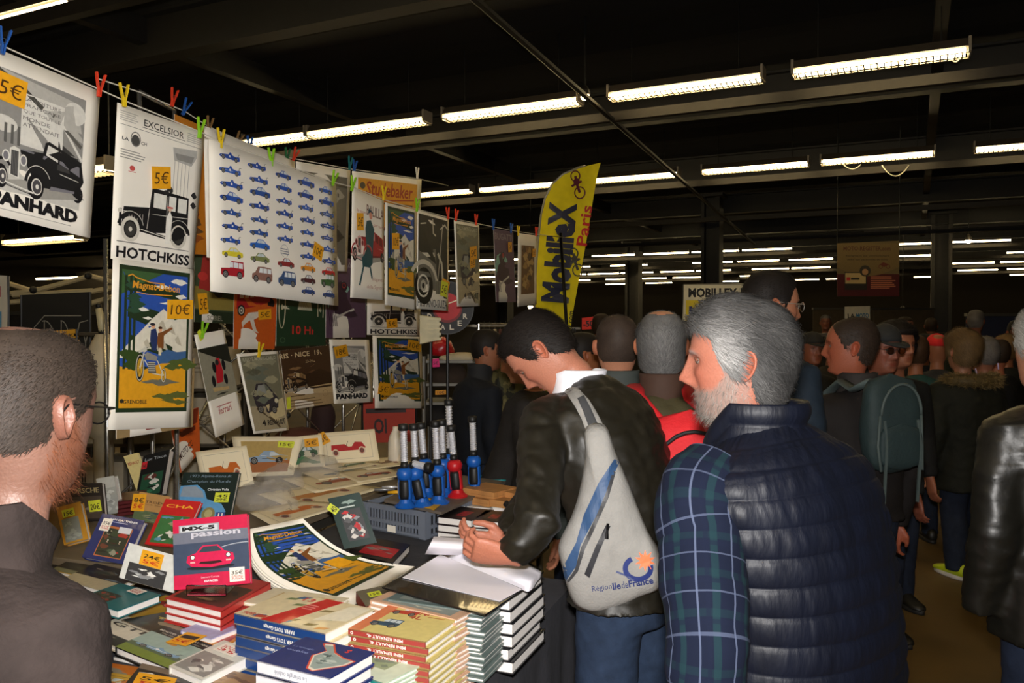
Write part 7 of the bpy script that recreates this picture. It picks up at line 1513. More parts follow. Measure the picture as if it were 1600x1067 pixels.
bd = MB(); q = [G(600, 780, .872), G(690, 800, .872), G(790, 752, .872), G(690, 738, .872)]; bd.add(q + [p - Vector((0, 0, .012)) for p in q], [(0, 1, 2, 3), (7, 6, 5, 4), (0, 4, 5, 1), (1, 5, 6, 2), (2, 6, 7, 3), (3, 7, 4, 0)])
tag(bd.build('board', mat('grey_brown_board', '#6a6056', .6, noise_amt=.2), None, q[0]), 'grey brown board lying across the crate under work lamps', 'board')
CHR2 = mat('chrome_bright', '#e6e6ea', .35, .55, noise_amt=0); BLKP = mat('black_plastic', '#141414', .5)
def work_lamp(label, base, top, col, z=.872, kink=None, flip=1, q=1.3):
    p0 = G(*base, z); D_ = (p0 - CAMP).dot(FW); p1 = P(*top, D_); t = thing('work_lamp', label, 'work lamp', p0, 'work lamps on the crate'); L = (p1 - p0); ax = L.normalized(); H_ = L.length; m = mat('lamp_plastic_' + col.strip('#'), col, .4, noise_amt=.05)
    M = frame(Vector((0, 0, 0)), Vector((1, 0, 0)) - ax * ax.x, ax.cross(Vector((1, 0, 0)))); z_ = M.to_3x3() @ Vector((0, 0, 1))
    if z_.dot(ax) < 0: M = M @ Matrix.Rotation(math.pi, 4, 'X')
    SQ = Matrix.Diagonal((q, q, 1, 1)); M = M @ SQ
    k = MB(); k.lathe([(.034, 0), (.036, .006), (.022, .02), (.017, .035)], 14, M=SQ); k.build('foot', m, t, smooth=False)
    k = MB(); k.lathe([(.017, .03), (.0195, .05), (.0195, .10), (.017, .115)], 12, M=M); k.build('grip', BLKP, t, smooth=True)
    for s in (-1, 1):
        k = MB(); k.cbox((s * .017, 0, .075), (.009, .018, .085), M=M, ch=.003); k.build('side_panel', m, t)
    k = MB(); k.lathe([(.016, .112), (.024, .122), (.027, .14), (.022, .158), (.014, .164)], 12, M=M); k.build('collar', m, t, smooth=True)
    k = MB(); k.lathe([(.013, .16), (.014, .175), (.011, .19)], 10, M=M); k.build('joint', BLKP, t, smooth=True)
    n = 15; pr = []
    for i in range(n): zz = .188 + (H_ - .215) * i / n; dz = (H_ - .215) / n; pr += [(.0085, zz), (.0122, zz + dz * .3), (.0122, zz + dz * .7), (.0085, zz + dz)]
    if kink is None: k = MB(); k.lathe(pr, 10, M=M); k.build('spring_neck', CHR2, t, smooth=False); k = MB(); k.lathe([(.012, H_ - .03), (.0165, H_ - .025), (.0165, H_ - .002), (.013, H_)], 12, M=M); k.build('lamp_head', BLKP, t, smooth=True)
    else:
        c = M @ Vector((0, 0, .18)); e = P(*kink, D_ - .05) - p0; dirv = (e - c); M2 = frame(c, dirv.orthogonal(), dirv.cross(dirv.orthogonal())); Lk = dirv.length
        if (M2.to_3x3() @ Vector((0, 0, 1))).dot(dirv) < 0: M2 = M2 @ Matrix.Rotation(math.pi, 4, 'X')
        M2 = M2 @ SQ; pr = []
        for i in range(n): zz = (Lk - .02) * i / n; dz = (Lk - .02) / n; pr += [(.0085, zz), (.0122, zz + dz * .3), (.0122, zz + dz * .7), (.0085, zz + dz)]
        k = MB(); k.lathe(pr, 10, M=M2); k.build('spring_neck', CHR2, t); k = MB(); k.lathe([(.012, Lk - .03), (.0165, Lk - .025), (.0165, Lk), (.013, Lk + .002)], 12, M=M2); k.build('lamp_head', BLKP, t, smooth=True)
BL_, RD_ = '#1559b0', '#c01a22'
for a_ in [('leftmost blue flexible work lamp on the board', (634, 792), (630, 662), BL_), ('blue flexible work lamp second from left', (652, 782), (646, 662), BL_), ('blue flexible work lamp behind the second from left', (668, 774), (657, 660), BL_), ('front blue flexible work lamp in the middle', (686, 786), (680, 657), BL_), ('blue flexible work lamp just behind the front middle one', (694, 774), (690, 655), BL_), ('tallest blue flexible work lamp with black head', (704, 764), (701, 624), BL_), ('rightmost blue flexible work lamp beside the red one', (742, 768), (738, 650), BL_)]: work_lamp(*a_)
work_lamp('red flexible work lamp among the blue ones', (715, 776), (704, 664), RD_); work_lamp('blue work lamp with neck bent sideways', (660, 790), (640, 700), BL_, kink=(674, 731))
k = MB(); q = [G(655, 790, .876), G(668, 777, .876), G(690, 787, .876), G(678, 797, .876)]; k.add(q + [p - Vector((0, 0, .001)) for p in q], [(0, 1, 2, 3), (7, 6, 5, 4), (0, 4, 5, 1), (1, 5, 6, 2), (2, 6, 7, 3), (3, 7, 4, 0)]); tag(k.build('price_note', mat('orange_note', '#d8a51c', .7), None, q[0]), 'yellow price note lying at the foot of the work lamps', 'price note')
# batteries / small packets left of the lamps
for i, (px, py, c, l) in enumerate([(585, 768, '#8a8a8c', 'silver pen in a heap left of the work lamps'), (597, 764, '#b5b5b8', 'bright steel pen in heap left of the work lamps'), (606, 772, '#d8a01c', 'yellow pocket tool left of the work lamps'), (628, 772, '#e4e0d4', 'white bottle shaped tool beside leftmost work lamp')]):
    p = G(px, py, .875); k = MB(); k.tube([Vector((0, 0, .008)), Vector((.03, .01, .009)), Vector((.09, .03, .01))] if i < 3 else [Vector((0, 0, 0)), Vector((0, 0, .05)), Vector((0, 0, .09)), Vector((0, 0, .11))], [.006, .008, .004] if i < 3 else [.02, .02, .012, .008], 10); o = k.build('pocket_tool', mat('tool_' + c.strip('#'), c, .3, .5 if i < 2 else 0, noise_amt=0), None, None, True); o.location = p; tag(o, l, 'tool')
# white bottle behind prints
k = MB(); k.lathe([(.04, 0), (.045, .02), (.045, .12), (.036, .16), (.02, .19), (.016, .2), (.016, .215)], 18); o = k.build('bottle', mat('white_plastic', '#ddd6c6', .4, noise_amt=.03), None, None, True); o.location = G(618, 722, TB + .004); tag(o, 'white plastic bottle at end of the loose prints', 'bottle')
# piles of small books
art_blackred = art_generic('#1c1719', None, WH, (.35, .25, .3, .4), ['#a3202a', '#5a1a20', '#c43a3a'], 41)
def pile(what, A_, D_, B_, z, th, n, grp, art, col, seed): stack(what, nearspine(A_, D_, B_, z), th, n, col, art, grp, seed=seed, side='T', jit=.003)
pile('black and red booklet on white blocks, left pile', (737, 813), (683, 807), (746, 794), .845, .03, 3, 'left pile of black and red booklets', art_blackred, '#241a1d', 42)
pile('black and red booklet on white blocks, right pile', (788, 816), (739, 813), (792, 799), .845, .03, 3, 'right pile of black and red booklets', art_blackred, '#241a1d', 43)
pile('plain white book behind the black and red booklets', (766, 794), (706, 789), (772, 783), .835, .03, 3, 'white books behind booklets', None, '#ddd8cc', 44)
pile('cream book with red print beside the leather sleeve', (826, 796), (768, 792), (832, 784), .84, .032, 3, 'cream books beside the leather sleeve', art_generic('#ddd6c4', None, WH, (.3, .3, .4, .4), ['#b5402c', '#d8a08a'], 45), '#ddd6c4', 45)
flat('dark photo book lying in front of the booklet piles', [(688, 838), (790, 842), (800, 852), (672, 848)], .79, .025, '#1f1d20', art_generic('#24262a', None, WH, (.1, .1, .8, .8), ['#3a4a34', '#8d9a94', '#5a5f58', '#c4c8c4'], 46), 'B')
WOODB = mat('pale_wood', '#b5804a', .6, noise_amt=.2, nscale=6, stretch=(1, 8, 1))
for (a_, d_, b_, z, th, l) in [((764, 782), (716, 774), (772, 770), .868, .03, 'lower pale wooden box beside the work lamps'), ((772, 770), (722, 762), (776, 756), .90, .03, 'upper pale wooden box beside the work lamps'), ((806, 786), (764, 780), (812, 774), .872, .03, 'small wooden box near the leather sleeve'), ((808, 772), (788, 768), (812, 762), .895, .03, 'smallest wooden block on top near leather sleeve')]:
    q = nearspine(a_, d_, b_, z); t = thing('wooden_box', l, 'box', q[3] - Vector((0, 0, th))); k = MB(); lo = [p - Vector((0, 0, th * .62)) for p in q]; bt = [p - Vector((0, 0, th)) for p in q]; o_ = t.location
    k.add(lo + bt, [(0, 1, 2, 3), (7, 6, 5, 4), (0, 4, 5, 1), (1, 5, 6, 2), (2, 6, 7, 3), (3, 7, 4, 0)][0:]); k.build('box_body', WOODB, t, o_)
    k = MB(); lo2 = [p - Vector((0, 0, th * .6)) for p in q]; k.add(q + lo2, [(3, 2, 1, 0), (4, 5, 6, 7), (0, 4, 5, 1), (1, 5, 6, 2), (2, 6, 7, 3), (3, 7, 4, 0)]); k.build('lid', WOODB, t, o_)
for i, (a_, b_) in enumerate((((790, 786, 2.75), (816, 808, 2.7)), ((788, 800, 2.72), (818, 816, 2.68)))):
    p0, p1 = P(*a_), P(*b_); k = MB(); k.tube([Vector(), (p1 - p0) * .5, p1 - p0], [.011, .0105, .006], 10); o = k.build('tool_handle', BLKP, None, None, True); o.location = p0; tag(o, ['upper', 'lower'][i] + ' black tool handle sticking up beside leather sleeve', 'tool')
k = MB(); c = G(770, 768, .80); k.tube([(.09 * math.cos(a_), .05 * math.sin(a_), .006 + .004 * i % 3 * .003) for i, a_ in enumerate([j * .4 for j in range(34)])], .005, 6); o = k.build('cable', mat('teal_cable', '#1f7a80', .4, noise_amt=0), None, None, True); o.location = c + Vector((0, 0, .06)); tag(o, 'coiled teal cable behind the wooden boxes', 'cable')
t = thing('bottle', 'white bottle with green cap beside the leather sleeve', 'bottle', G(818, 775, .80)); k = MB(); k.lathe([(.03, 0), (.034, .015), (.03, .09), (.022, .12), (.016, .13)], 16); k.build('bottle_body', mat('white_plastic', '#ddd6c6', .4), t, smooth=True); k = MB(); k.lathe([(.02, .128), (.022, .135), (.02, .16), (.016, .165)], 14); k.build('bottle_cap', mat('green_cap', '#1f7a5a', .4), t, smooth=True)
# ================================================================== yellow flag
t = thing('feather_flag', 'tall yellow feather flag with dark lettering behind the line', 'flag', Vector((*P(884, 508, 7.7).xy, 0)))
D_ = 7.66; YEL = mat('yellow_flag_fabric', '#d9c81c', .75, noise_amt=.08, bump=.15, bscale=8, spec=.2)
LEFT = [(845, 640), (838, 560), (836, 500), (838, 440), (842, 380), (847, 335), (853, 310), (864, 288), (882, 272), (905, 262), (938, 254)]; RIGHT = [(884, 640), (889, 560), (893, 500), (904, 440), (912, 400), (919, 360), (923, 335), (927, 310), (930, 292), (933, 275), (938.5, 254.5)]
LEFT, RIGHT = fine(LEFT, 3), fine(RIGHT, 3); fo_ = t.location
def fpl(x, y, h): 
    r = ray(x, y); d = D_ - h + .05 * math.sin(y / 40.) + .03 * math.sin(x / 14. + y / 60); return CAMP + r * d
k = MB(); rows = []; NX = 8
for l_, r_ in zip(LEFT, RIGHT): rows.append([fpl(l_[0] + (r_[0] - l_[0]) * i / NX, l_[1] + (r_[1] - l_[1]) * i / NX, 0) for i in range(NX + 1)])
v = [p for r_ in rows for p in r_]; K = len(v); v += [p + FW * .003 for p in v]; n_ = NX + 1
fs = [(i * n_ + j, i * n_ + j + 1, (i + 1) * n_ + j + 1, (i + 1) * n_ + j) for i in range(len(rows) - 1) for j in range(NX)]; fs += [tuple(K + z for z in f[::-1]) for f in fs]; k.add(v, fs); k.build('fabric', YEL, t, fo_, True)
k = MB(); k.tube([fpl(x - 1.5, y, -.01) for x, y in LEFT[:-2]] , .012, 8); k.build('hem_pole', mat('flag_pole', '#8d8a80', .4, .4), t, fo_, True)
k = MB(); p0, p1 = P(876, 364, 7.5), P(886, 520, 7.5); k.tube([p0, p1, p1 + (p1 - p0) * .9], .016, 8); k.build('support_pole', mat('dark_metal', '#1b1b1d', .35, .8), t, fo_, True)
k = MB(); k.tube([Vector((fpl(845, 640, 0).x, fpl(845, 640, 0).y, .02)), fpl(842, 620, 0)], .014, 8); k.build('pole', mat('flag_pole', '#8d8a80'), t, fo_); k = MB(); bp = fpl(845, 640, 0); k.lathe([(.22, 0), (.22, .02), (.05, .06), (.02, .09)], 16, M=Matrix.Translation((bp.x, bp.y, 0))); k.build('foot', BLKP, t, fo_)
a = Art(1600, 1067, lambda x, y, h: fpl(x, 1067 - y, .012 + h))
def vtext(s, x, y0, y1, wd, col, bold, rot=84, rec=.5):       # lettering running up the flag
    a.text(s, x, Y(y0), (y0 - y1) / math.sin(R(rot)), wd, col, bold, 0, rot)
vtext('MobilleX', 889, 474, 318, 44, '#2c2f45', .05, 85); vtext('Paris', 917, 385, 322, 17, '#b81f28', .02, 82); vtext('ANE', 873, 530, 494, 9, '#2a2a2a', 0, 86); vtext('mobillex.com', 890, 545, 486, 8, '#2a2a2a', .02, 84); vtext('N°43', 895, 558, 513, 8, '#2a2a2a', .02, 83)
for cx, cy, c_ in ((901, 287, '#5a2030'), (898, 408, '#33302c')):
    a.ring(cx + 5, Y(cy + 14), 9, 10, 2, c_); a.ring(cx - 2, Y(cy - 12), 8, 9, 2, c_); a.line([(cx + 5, Y(cy + 14)), (cx, Y(cy)), (cx - 2, Y(cy - 12))], 4, c_); a.line([(cx - 8, Y(cy + 4)), (cx + 8, Y(cy - 4))], 3.5, c_); a.ell(cx, Y(cy - 3), 5, 6, c_, 12)
a.done('print', t, INK, fo_)
# ================================================================== signs and banners
def sign(name, label, px4, d, bg, fn, cat='sign', th=.01, hang=None, gl=INK):
    TL, TR, BR, BL = [P(x, y, d) for x, y in px4]; o_ = (TL + BR) / 2; t = thing(name, label, cat, o_); ex, ey = BR - BL, TL - BL; n = ex.cross(ey).normalized()
    k = MB(); q = [BL, BR, TR, TL]; k.add(q + [p - n * th for p in q], [(0, 1, 2, 3), (7, 6, 5, 4), (0, 4, 5, 1), (1, 5, 6, 2), (2, 6, 7, 3), (3, 7, 4, 0)]); k.build('panel', mat('sign_' + bg.strip('#'), bg, .7, noise_amt=.05), t, o_)
    W_ = 100; H_ = 100 * ey.length / ex.length; a = Art(W_, H_, lambda x, y, h: BL + ex * (x / W_) + ey * (y / H_) + n * (h * 3 + .002)); fn(a); a.done('print', t, gl, o_)
    if hang is not None:
        for p in (TL, TR): k = MB(); k.tube([p, Vector((p.x, p.y, hang))], .008, 5); k.build('hanger' if hang > 2 else 'post', BLKP, t, o_)
    return t
def f_mob(a):
    w, h = a.W, a.H; a.frame(0, 0, w, h, 1, '#8a8470'); a.rect(4, 2, w - 8, h * .68, '#d8c026'); a.text('MOBILLEX', 7, h * .76, 62, h * .17, '#1c1a18', .04); a.text('P', 73, h * .76, 6, h * .17, '#1c1a18', .04); a.text('Mobillex', 8, h * .1, w * .8, h * .5, '#2a2f6a', .05); a.ell(26, h * .55, 3, 3, '#33302c', 10); a.line([(22, h * .52), (32, h * .6)], 1.5, '#33302c')
sign('banner', 'white and yellow stall board reading MOBILLEX above the heads', [(1067, 444), (1190, 443), (1190, 530), (1066, 530)], 8.2, '#d8d0b4', f_mob, 'banner', .02, 0.0)
def f_moto(a):
    w, h = a.W, a.H; a.rect(0, 0, w, h * .42, '#42121a'); a.poly([(0, h * .58)] + [(w * i / 10, h * (.58 - .2 * math.sin(math.pi * (i / 10) * .9 + .2))) for i in range(11)] + [(w, h * .6), (w, h), (0, h)], '#6a5a3a'); a.text('MOTO-REGISTER.com', w * .1, h * .86, w * .76, h * .08, '#4a2a20', .02); a.text('Rejoignez le site communautaire', w * .14, h * .74, w * .7, h * .04, '#3a3020', .02); a.text('dédié aux passionnés de moto', w * .16, h * .67, w * .66, h * .04, '#3a3020', .02)
    a.rect(w * .12, h * .12, w * .36, h * .34, '#23211f'); a.rect(w * .13, h * .24, w * .33, h * .2, '#a89468'); a.rect(w * .15, h * .3, w * .06, h * .06, '#a3202a'); a.rect(w * .22, h * .31, w * .14, h * .04, '#23211f'); a.ell(w * .45, h * .48, w * .09, w * .09, '#33302a', 16); a.ell(w * .45, h * .46, w * .05, w * .05, '#a07a58', 12); a.lines(w * .54, h * .36, w * .4, 7, h * .035, h * .012, '#b8785c')
    a.ring(w * .7, h * .56, w * .035, w * .035, w * .01, '#5a2a24'); a.ring(w * .82, h * .56, w * .035, w * .035, w * .01, '#5a2a24'); a.poly([(w * .68, h * .6), (w * .74, h * .64), (w * .82, h * .61), (w * .76, h * .55)], '#5a2a24')
sign('banner', 'large hanging banner reading MOTO-REGISTER high in the hall', [(1308, 380), (1405, 376), (1405, 463), (1308, 463)], 13, '#5c5034', f_moto, 'banner', .01, 4.75)
sign('sign', 'red shop sign reading -50 % behind the flag', [(908, 497), (941, 493), (943, 513), (909, 515)], 8.6, '#e0342a', lambda a: (a.text('-50 %', 8, a.H * .2, 84, a.H * .55, '#2a1210', .03)), 'sign', .01, 0.0)
sign('sign', 'white sign reading LAMOTO beyond the crowd', [(1319, 479), (1360, 478), (1360, 515), (1321, 516)], 13.5, '#cfc8b4', lambda a: (a.text('LA', 12, a.H * .5, 28, a.H * .2, '#2a2620', .03), a.text('MOTO', 46, a.H * .5, 50, a.H * .2, '#1f6a9a', .03), a.rect(40, a.H * .28, 50, a.H * .06, '#2a2620')), 'sign', .01, 0.0)
def f_deal(a):
    w, h = a.W, a.H; a.ell(w / 2, h / 2, w * .48, h * .48, '#0f0e0f', 40); a.ell(w * .5, h * .5, w * .28, h * .28, '#7a1418', 32); a.ell(w * .5, h * .52, w * .25, h * .25, '#b81820', 32); a.line([(w * .46, h * .56), (w * .78, h * .68)], w * .02, '#e8dcc0')
    for i, ch in enumerate('DEALER'):
        an = R(205 + i * 26); a.text(ch, w * .5 + w * .37 * math.cos(an) - 4, h * .5 + h * .37 * math.sin(an) - 5, 8, 10, '#d8d0c0', .02)
    a.text('V', w * .16, h * .58, w * .1, h * .12, '#d8d0c0', .03, 0, 30)
t = thing('sign', 'round black and red sign lettered DEALER behind the line', 'sign', P(700, 480, 5.9)); o_ = t.location
k = MB(); cc = P(699, 481, 5.9); ex_, ey_ = RT * .19, Vector((0, 0, .19)); k.loft([[cc + ex_ * math.cos(2 * math.pi * j / 40) + ey_ * math.sin(2 * math.pi * j / 40) + FW * dd for j in range(40)] for dd in (0, .012)]); k.build('panel', BLKP, t, o_)
a = Art(100, 100, lambda x, y, h: cc + ex_ * ((x - 50) / 50) + ey_ * ((y - 50) / 50) - FW * (h + .002)); f_deal(a); a.done('print', t, INK, o_)
k = MB(); k.tube([cc + FW * .02, Vector((cc.x, cc.y, 0))], .012, 8); k.build('post', BLKP, t, o_)
# cream ribbed plastic housing
t = thing('lamp_housing', 'cream ribbed plastic housing beside the small posters', 'housing', P(673, 515, 5.6)); M_ = frame(Vector(), RT, Vector((FW.x, FW.y, 0)))
k = MB(); k.loft([[(x_ * w_ , y_, z_ * h_) for x_, z_ in ((-.5, -.5), (.5, -.35), (.5, .4), (-.5, .5))] for y_, w_, h_ in ((-.08, .13, .19), (-.06, .14, .2), (.1, .10, .14))], M=M_); k.build('shell', mat('cream_plastic', '#c9bf98', .5), t)
for i in range(5):
    k = MB(); z_ = -.07 + .033 * i; k.box((-.02, -.1, z_), (.078, -.07, z_ + .016), M=M_); k.build('rib', mat('cream_plastic', '#c9bf98'), t)
k = MB(); k.tube([(0, 0, -.08), (0, 0, -P(673, 515, 5.6).z)], .012, 8); k.build('post', BLKP, t)
# ================================================================== neighbouring stall behind
def shelf_rack(label, px0, px1, d, zs_, depth, col, posts=True):
    a_, b_ = P(px0, 508, d), P(px1, 508, d); a_.z = b_.z = 0; ex = (b_ - a_); w = ex.length; t = thing('shelf_rack', label, 'shelf', frame(a_, ex, Vector((-ex.y, ex.x, 0)))); m = mat('rack_' + col.strip('#'), col, .5, .3)
    for z in zs_: k = MB(); k.box((0, 0, z - .02), (w, depth, z)); k.build('shelf', m, t)
    for x in (0, w):
        for y in (0, depth): k = MB(); k.tube([(x, y, 0), (x, y, max(zs_) + .03)], .016, 6); k.build('upright', m, t)
    return t, w
rk, rw = shelf_rack('grey metal shelf rack of the neighbouring stall', 662, 742, 6.1, [.6, 1.06, 1.2, 1.37], .4, '#6a675f')
def blob(name, label, cat, px, py, d, r, col, seed, rough=.85, flatb=.5, m=None):
    b = MB(); b.ball((0, 0, 0), r, 22, 14); V = np.array(b.v); s = max(r); V *= (1 + .18 * wob(V / s, seed, 3.2, 3))[:, None]; V[:, 2] = np.maximum(V[:, 2], -r[2] * flatb); b.v = [tuple(p) for p in V]; o = b.build(name, m or mat(name + '_' + col.strip('#'), col, rough, bump=.2), None, None, True); o.location = P(px, py, d); o.rotation_euler.z = YAW; tag(o, label, cat); return o
blob('cloth_bundle', 'folded pale cloth on top of the grey metal rack', 'cloth', 715, 560, 6.25, (.14, .12, .05), '#b5ac94', 1); blob('helmet', 'red round helmet on the grey metal rack', 'helmet', 690, 546, 6.3, (.1, .1, .09), '#a3141c', 2, .3); blob('bag', 'dark leather bag on lower shelf of metal rack', 'bag', 703, 592, 6.3, (.16, .12, .12), '#33261c', 3); blob('bag', 'black bag on the bottom shelf of metal rack', 'bag', 690, 652, 6.3, (.16, .12, .12), '#1c1816', 4)
sign('price_note', 'pink price note on the grey metal rack', [(675, 561), (686, 560), (687, 573), (675, 574)], 6.08, '#d8247a', lambda a: a.text('5€', 20, a.H * .3, 60, a.H * .4, '#3a1020'), 'price note', .002)
sign('price_note', 'orange price note low on the grey metal rack', [(680, 610), (698, 609), (698, 616), (680, 617)], 6.08, '#d8901c', lambda a: a.text('10€', 20, a.H * .2, 60, a.H * .6, '#3a2010'), 'price note', .002)
table('low table of goods at the neighbouring stall', -1.98, -.95, 5.22, 5.75, .78, WOODT)
for i, (px, py, r, c, l) in enumerate([(705, 708, (.1, .08, .05), '#8a8578', 'grey parcel on the neighbouring table'), (725, 722, (.07, .06, .06), '#a31c24', 'red pouch on the neighbouring table'), (745, 705, (.13, .09, .07), '#6a4a2c', 'brown leather gloves pile on neighbouring table'), (770, 712, (.12, .09, .05), '#b59a5c', 'tan gloves pile on neighbouring table'), (760, 695, (.1, .08, .05), '#7a5a34', 'brown cap on the neighbouring table'), (690, 724, (.07, .06, .05), '#c9c0ac', 'white packet on the neighbouring table')]): blob('goods', l, 'goods', px, py, 5.75, r, c, 10 + i)
slat_box('black slatted crate under the neighbouring table', (745, 722), (790, 724), (800, 716), .35, .62, '#23262c', 12, 6)
# ---- hanging garments
def garment(label, px, py, d, h, w, col, rz, m=None, thin=1.0):
    p = P(px, py, d); t = thing('hanging_garment', label, 'clothing', T(p, rz) @ Matrix.Diagonal((1, thin, 1, 1)), 'garments on the far clothes rail' if thin < 1 else None); rings = []
    for u in np.linspace(0, 1, 14):
        ww = w * (.25 + .75 * min(1, u * 6) ** .5) * (1 + .08 * math.sin(u * 9)); dd = .05 + .03 * u
        rings.append([(ww / 2 * math.cos(2 * math.pi * j / 20), dd * (1 + .35 * math.sin(5 * 2 * math.pi * j / 20)) * math.sin(2 * math.pi * j / 20), -h * u - .03) for j in range(20)])
    k = MB(); k.loft(rings); k.build('cloth', m or mat('garment_' + col.strip('#'), col, .9, bump=.2), t, smooth=True)
    for s in (-1, 1): k = MB(); k.tube([(s * w * .45, 0, -.1), (s * w * .55, .0, -h * .45), (s * w * .5, .02, -h * .75)], [.06, .055, .045], 10); k.build('sleeve', m or mat('garment_' + col.strip('#'), col, .9), t, smooth=True)
    k = MB(); k.tube([(0, 0, -.03), (0, 0, .02), (.02, 0, .045), (0, 0, .06)], .004, 5); k.build('hanger', STEEL, t)
pa_, pb_ = P(748, 506, 9.2), P(862, 506, 9.2); t = thing('clothes_rail', 'clothes rail full of garments behind the leather jacket', 'rail', Vector((pa_.x, pa_.y, 0))); pb_ = pb_ - t.location; k = MB(); k.tube([(0, 0, pa_.z), (pb_.x, pb_.y, pa_.z)], .014, 8); k.build('bar', CHR, t)
for e in ((0, 0), (pb_.x, pb_.y)): k = MB(); k.tube([(e[0], e[1], 0), (e[0], e[1], pa_.z)], .016, 8); k.build('post', CHR, t)
GC = [('#8d8a80', 'light grey'), ('#1c2030', 'navy'), ('#b5ab94', 'beige'), ('#4a1c20', 'dark red'), ('#c9c2ac', 'cream'), ('#23241f', 'black'), ('#6a705a', 'olive'), ('#3a4450', 'slate blue'), ('#8a7a5c', 'khaki'), ('#1c1c1e', 'charcoal'), ('#5a5f66', 'steel grey'), ('#a39a84', 'sand')]
for i, (c, nm) in enumerate(GC): garment(nm + ' garment hanging on the far clothes rail', 756 + 8.6 * i, 510, 9.2, .75 + .08 * (i % 3), .42, c, YAW + R(86), None, .3)
CAMO = bpy.data.materials.new('camouflage_cloth'); CAMO.use_nodes = True; _n = CAMO.node_tree; _b = _n.nodes['Principled BSDF']; _b.inputs['Roughness'].default_value = .9; _c = _n.nodes.new('ShaderNodeTexCoord'); _t = _n.nodes.new('ShaderNodeTexNoise'); _t.inputs['Scale'].default_value = 9; _r = _n.nodes.new('ShaderNodeValToRGB'); _r.color_ramp.interpolation = 'CONSTANT'
_r.color_ramp.elements[0].color = (*lin('#23231a'), 1); _r.color_ramp.elements[1].position = .45; _r.color_ramp.elements[1].color = (*lin('#4d4a2c'), 1); e_ = _r.color_ramp.elements.new(.56); e_.color = (*lin('#6a6240'), 1); _n.links.new(_c.outputs['Object'], _t.inputs['Vector']); _n.links.new(_t.outputs[0], _r.inputs[0]); _n.links.new(_r.outputs[0], _b.inputs['Base Color'])
garment('camouflage jacket hanging beside the bowed man', 797, 558, 5.75, .55, .32, '#4d4a2c', YAW + R(30), CAMO)
k = MB(); p = P(797, 558, 5.75); k.tube([(p.x, p.y, 0), (p.x, p.y, p.z + .06)], .016, 8); k.tube([(p.x - .12, p.y, p.z + .06), (p.x + .3, p.y, p.z + .06)], .014, 8); tag(k.build('clothes_stand', STEEL, None, (p.x, p.y, 0)), 'metal clothes stand carrying the camouflage jacket', 'stand')
# ================================================================== left background: shelves with cartons, tent frame, panel
rk, rw = shelf_rack('dark shelf rack with white cartons behind the left books', 112, 345, 5.6, [.42, .82, 1.2, 1.58], .5, '#4a4338')
CART = mat('white_carton', '#a89f8c', .8, noise_amt=.08)
ci = 0
for zi, z in enumerate((.42, .82, 1.2)):
    for i in range(3):
        w_ = rw / 3 - .03; t = thing('carton', ['top', 'middle', 'low'][2 - zi] + ' shelf white carton, ' + ['left', 'middle', 'right'][i] + ' of three, behind the books', 'carton', rk.matrix_world @ Matrix.Translation((i * rw / 3 + .02, .03, z))); h_ = .27 + .04 * ((i + zi) % 2); k = MB(); k.box((0, 0, 0), (w_, .4, h_)); k.build('box', CART, t); k = MB(); k.box((-.003, -.003, h_ - .05), (w_ + .003, .403, h_ + .004)); k.build('lid', CART, t)
        a = Art(100, 60, lambda x, y, h: Vector((w_ * x / 100, -h * 3 - .004, h_ * y / 60))); a.rect(8, 30, 3, 14, '#2a2620'); a.rect(14, 30, 3, 14, '#2a2620'); a.rect(6, 27, 14, 2, '#2a2620'); a.lines(40, 36, 40, 3, 6, 1.6, '#6a6254'); a.done('marking', t, INK)
t = thing('bar_stool', 'chrome bar stool ring behind the left books', 'stool', G(205, 800, .4)); t.location.z = 0
k = MB(); k.lathe([(.02, 0), (.02, .95)], 12); k.build('post', CHR, t); k = MB(); k.lathe([(.2, 0), (.2, .012), (.05, .03), (.02, .05)], 24); k.build('foot', CHR, t, smooth=True); k = MB(); k.lathe([(.02, .93), (.16, .95), (.165, .975), (.16, 1.0), (.02, 1.0)], 28); k.build('seat', CHR, t, smooth=True)
TENT = mat('tent_frame_paint', '#b5a884', .5)
t = thing('folding_tent_frame', 'cream folding tent frame of scissor bars at far left', 'tent frame', Vector((*P(60, 508, 6.6).xy, 0))); o_ = t.location
for a_, b_ in (((10, 442), (52, 455)), ((52, 455), (138, 432)), ((138, 430), (180, 442)), ((20, 461), (145, 454)), ((140, 456), (182, 448)), ((140, 474), (182, 462)), ((-10, 462), (60, 452)), ((-10, 474), (40, 470))):
    k = MB(); k.tube([P(*a_, 6.6) - o_, P(*b_, 6.6) - o_], .02, 6); k.build('bar', TENT, t)
for q in ((52, 453), (138, 431)): k = MB(); k.ball(P(*q, 6.58) - o_, .03, 10, 8); k.build('joint', BLKP, t)
for q in ((-8, 462), (181, 448)): p = P(*q, 6.6) - o_; k = MB(); k.tube([p, Vector((p.x, p.y, -o_.z))], .02, 8); k.build('leg', TENT, t)
def f_panel(a):
    w, h = a.W, a.H; c = '#8a887e'; a.line([(16, h * .5), (20, h * .72), (34, h * .82), (86, h * .82)], 1.6, c); a.line([(34, h * .5), (34, h * .78)], 1.4, c); a.ring(34, h * .5, 18, h * .28, 1.6, c, 16, 0, 100); a.line([(58, h * .5), (58, h * .78)], 1.4, c); a.ring(58, h * .5, 14, h * .28, 1.6, c, 14, 0, 95); a.line([(76, h * .5), (84, h * .76), (96, h * .78)], 1.6, c); a.text('Y', 90, h * .52, 6, h * .12, c, .02)
sign('panel', 'black display panel with white car outline at far left', [(33, 461), (140, 456), (140, 640), (30, 640)], 6.2, '#151412', f_panel, 'panel', .03, 0.0)
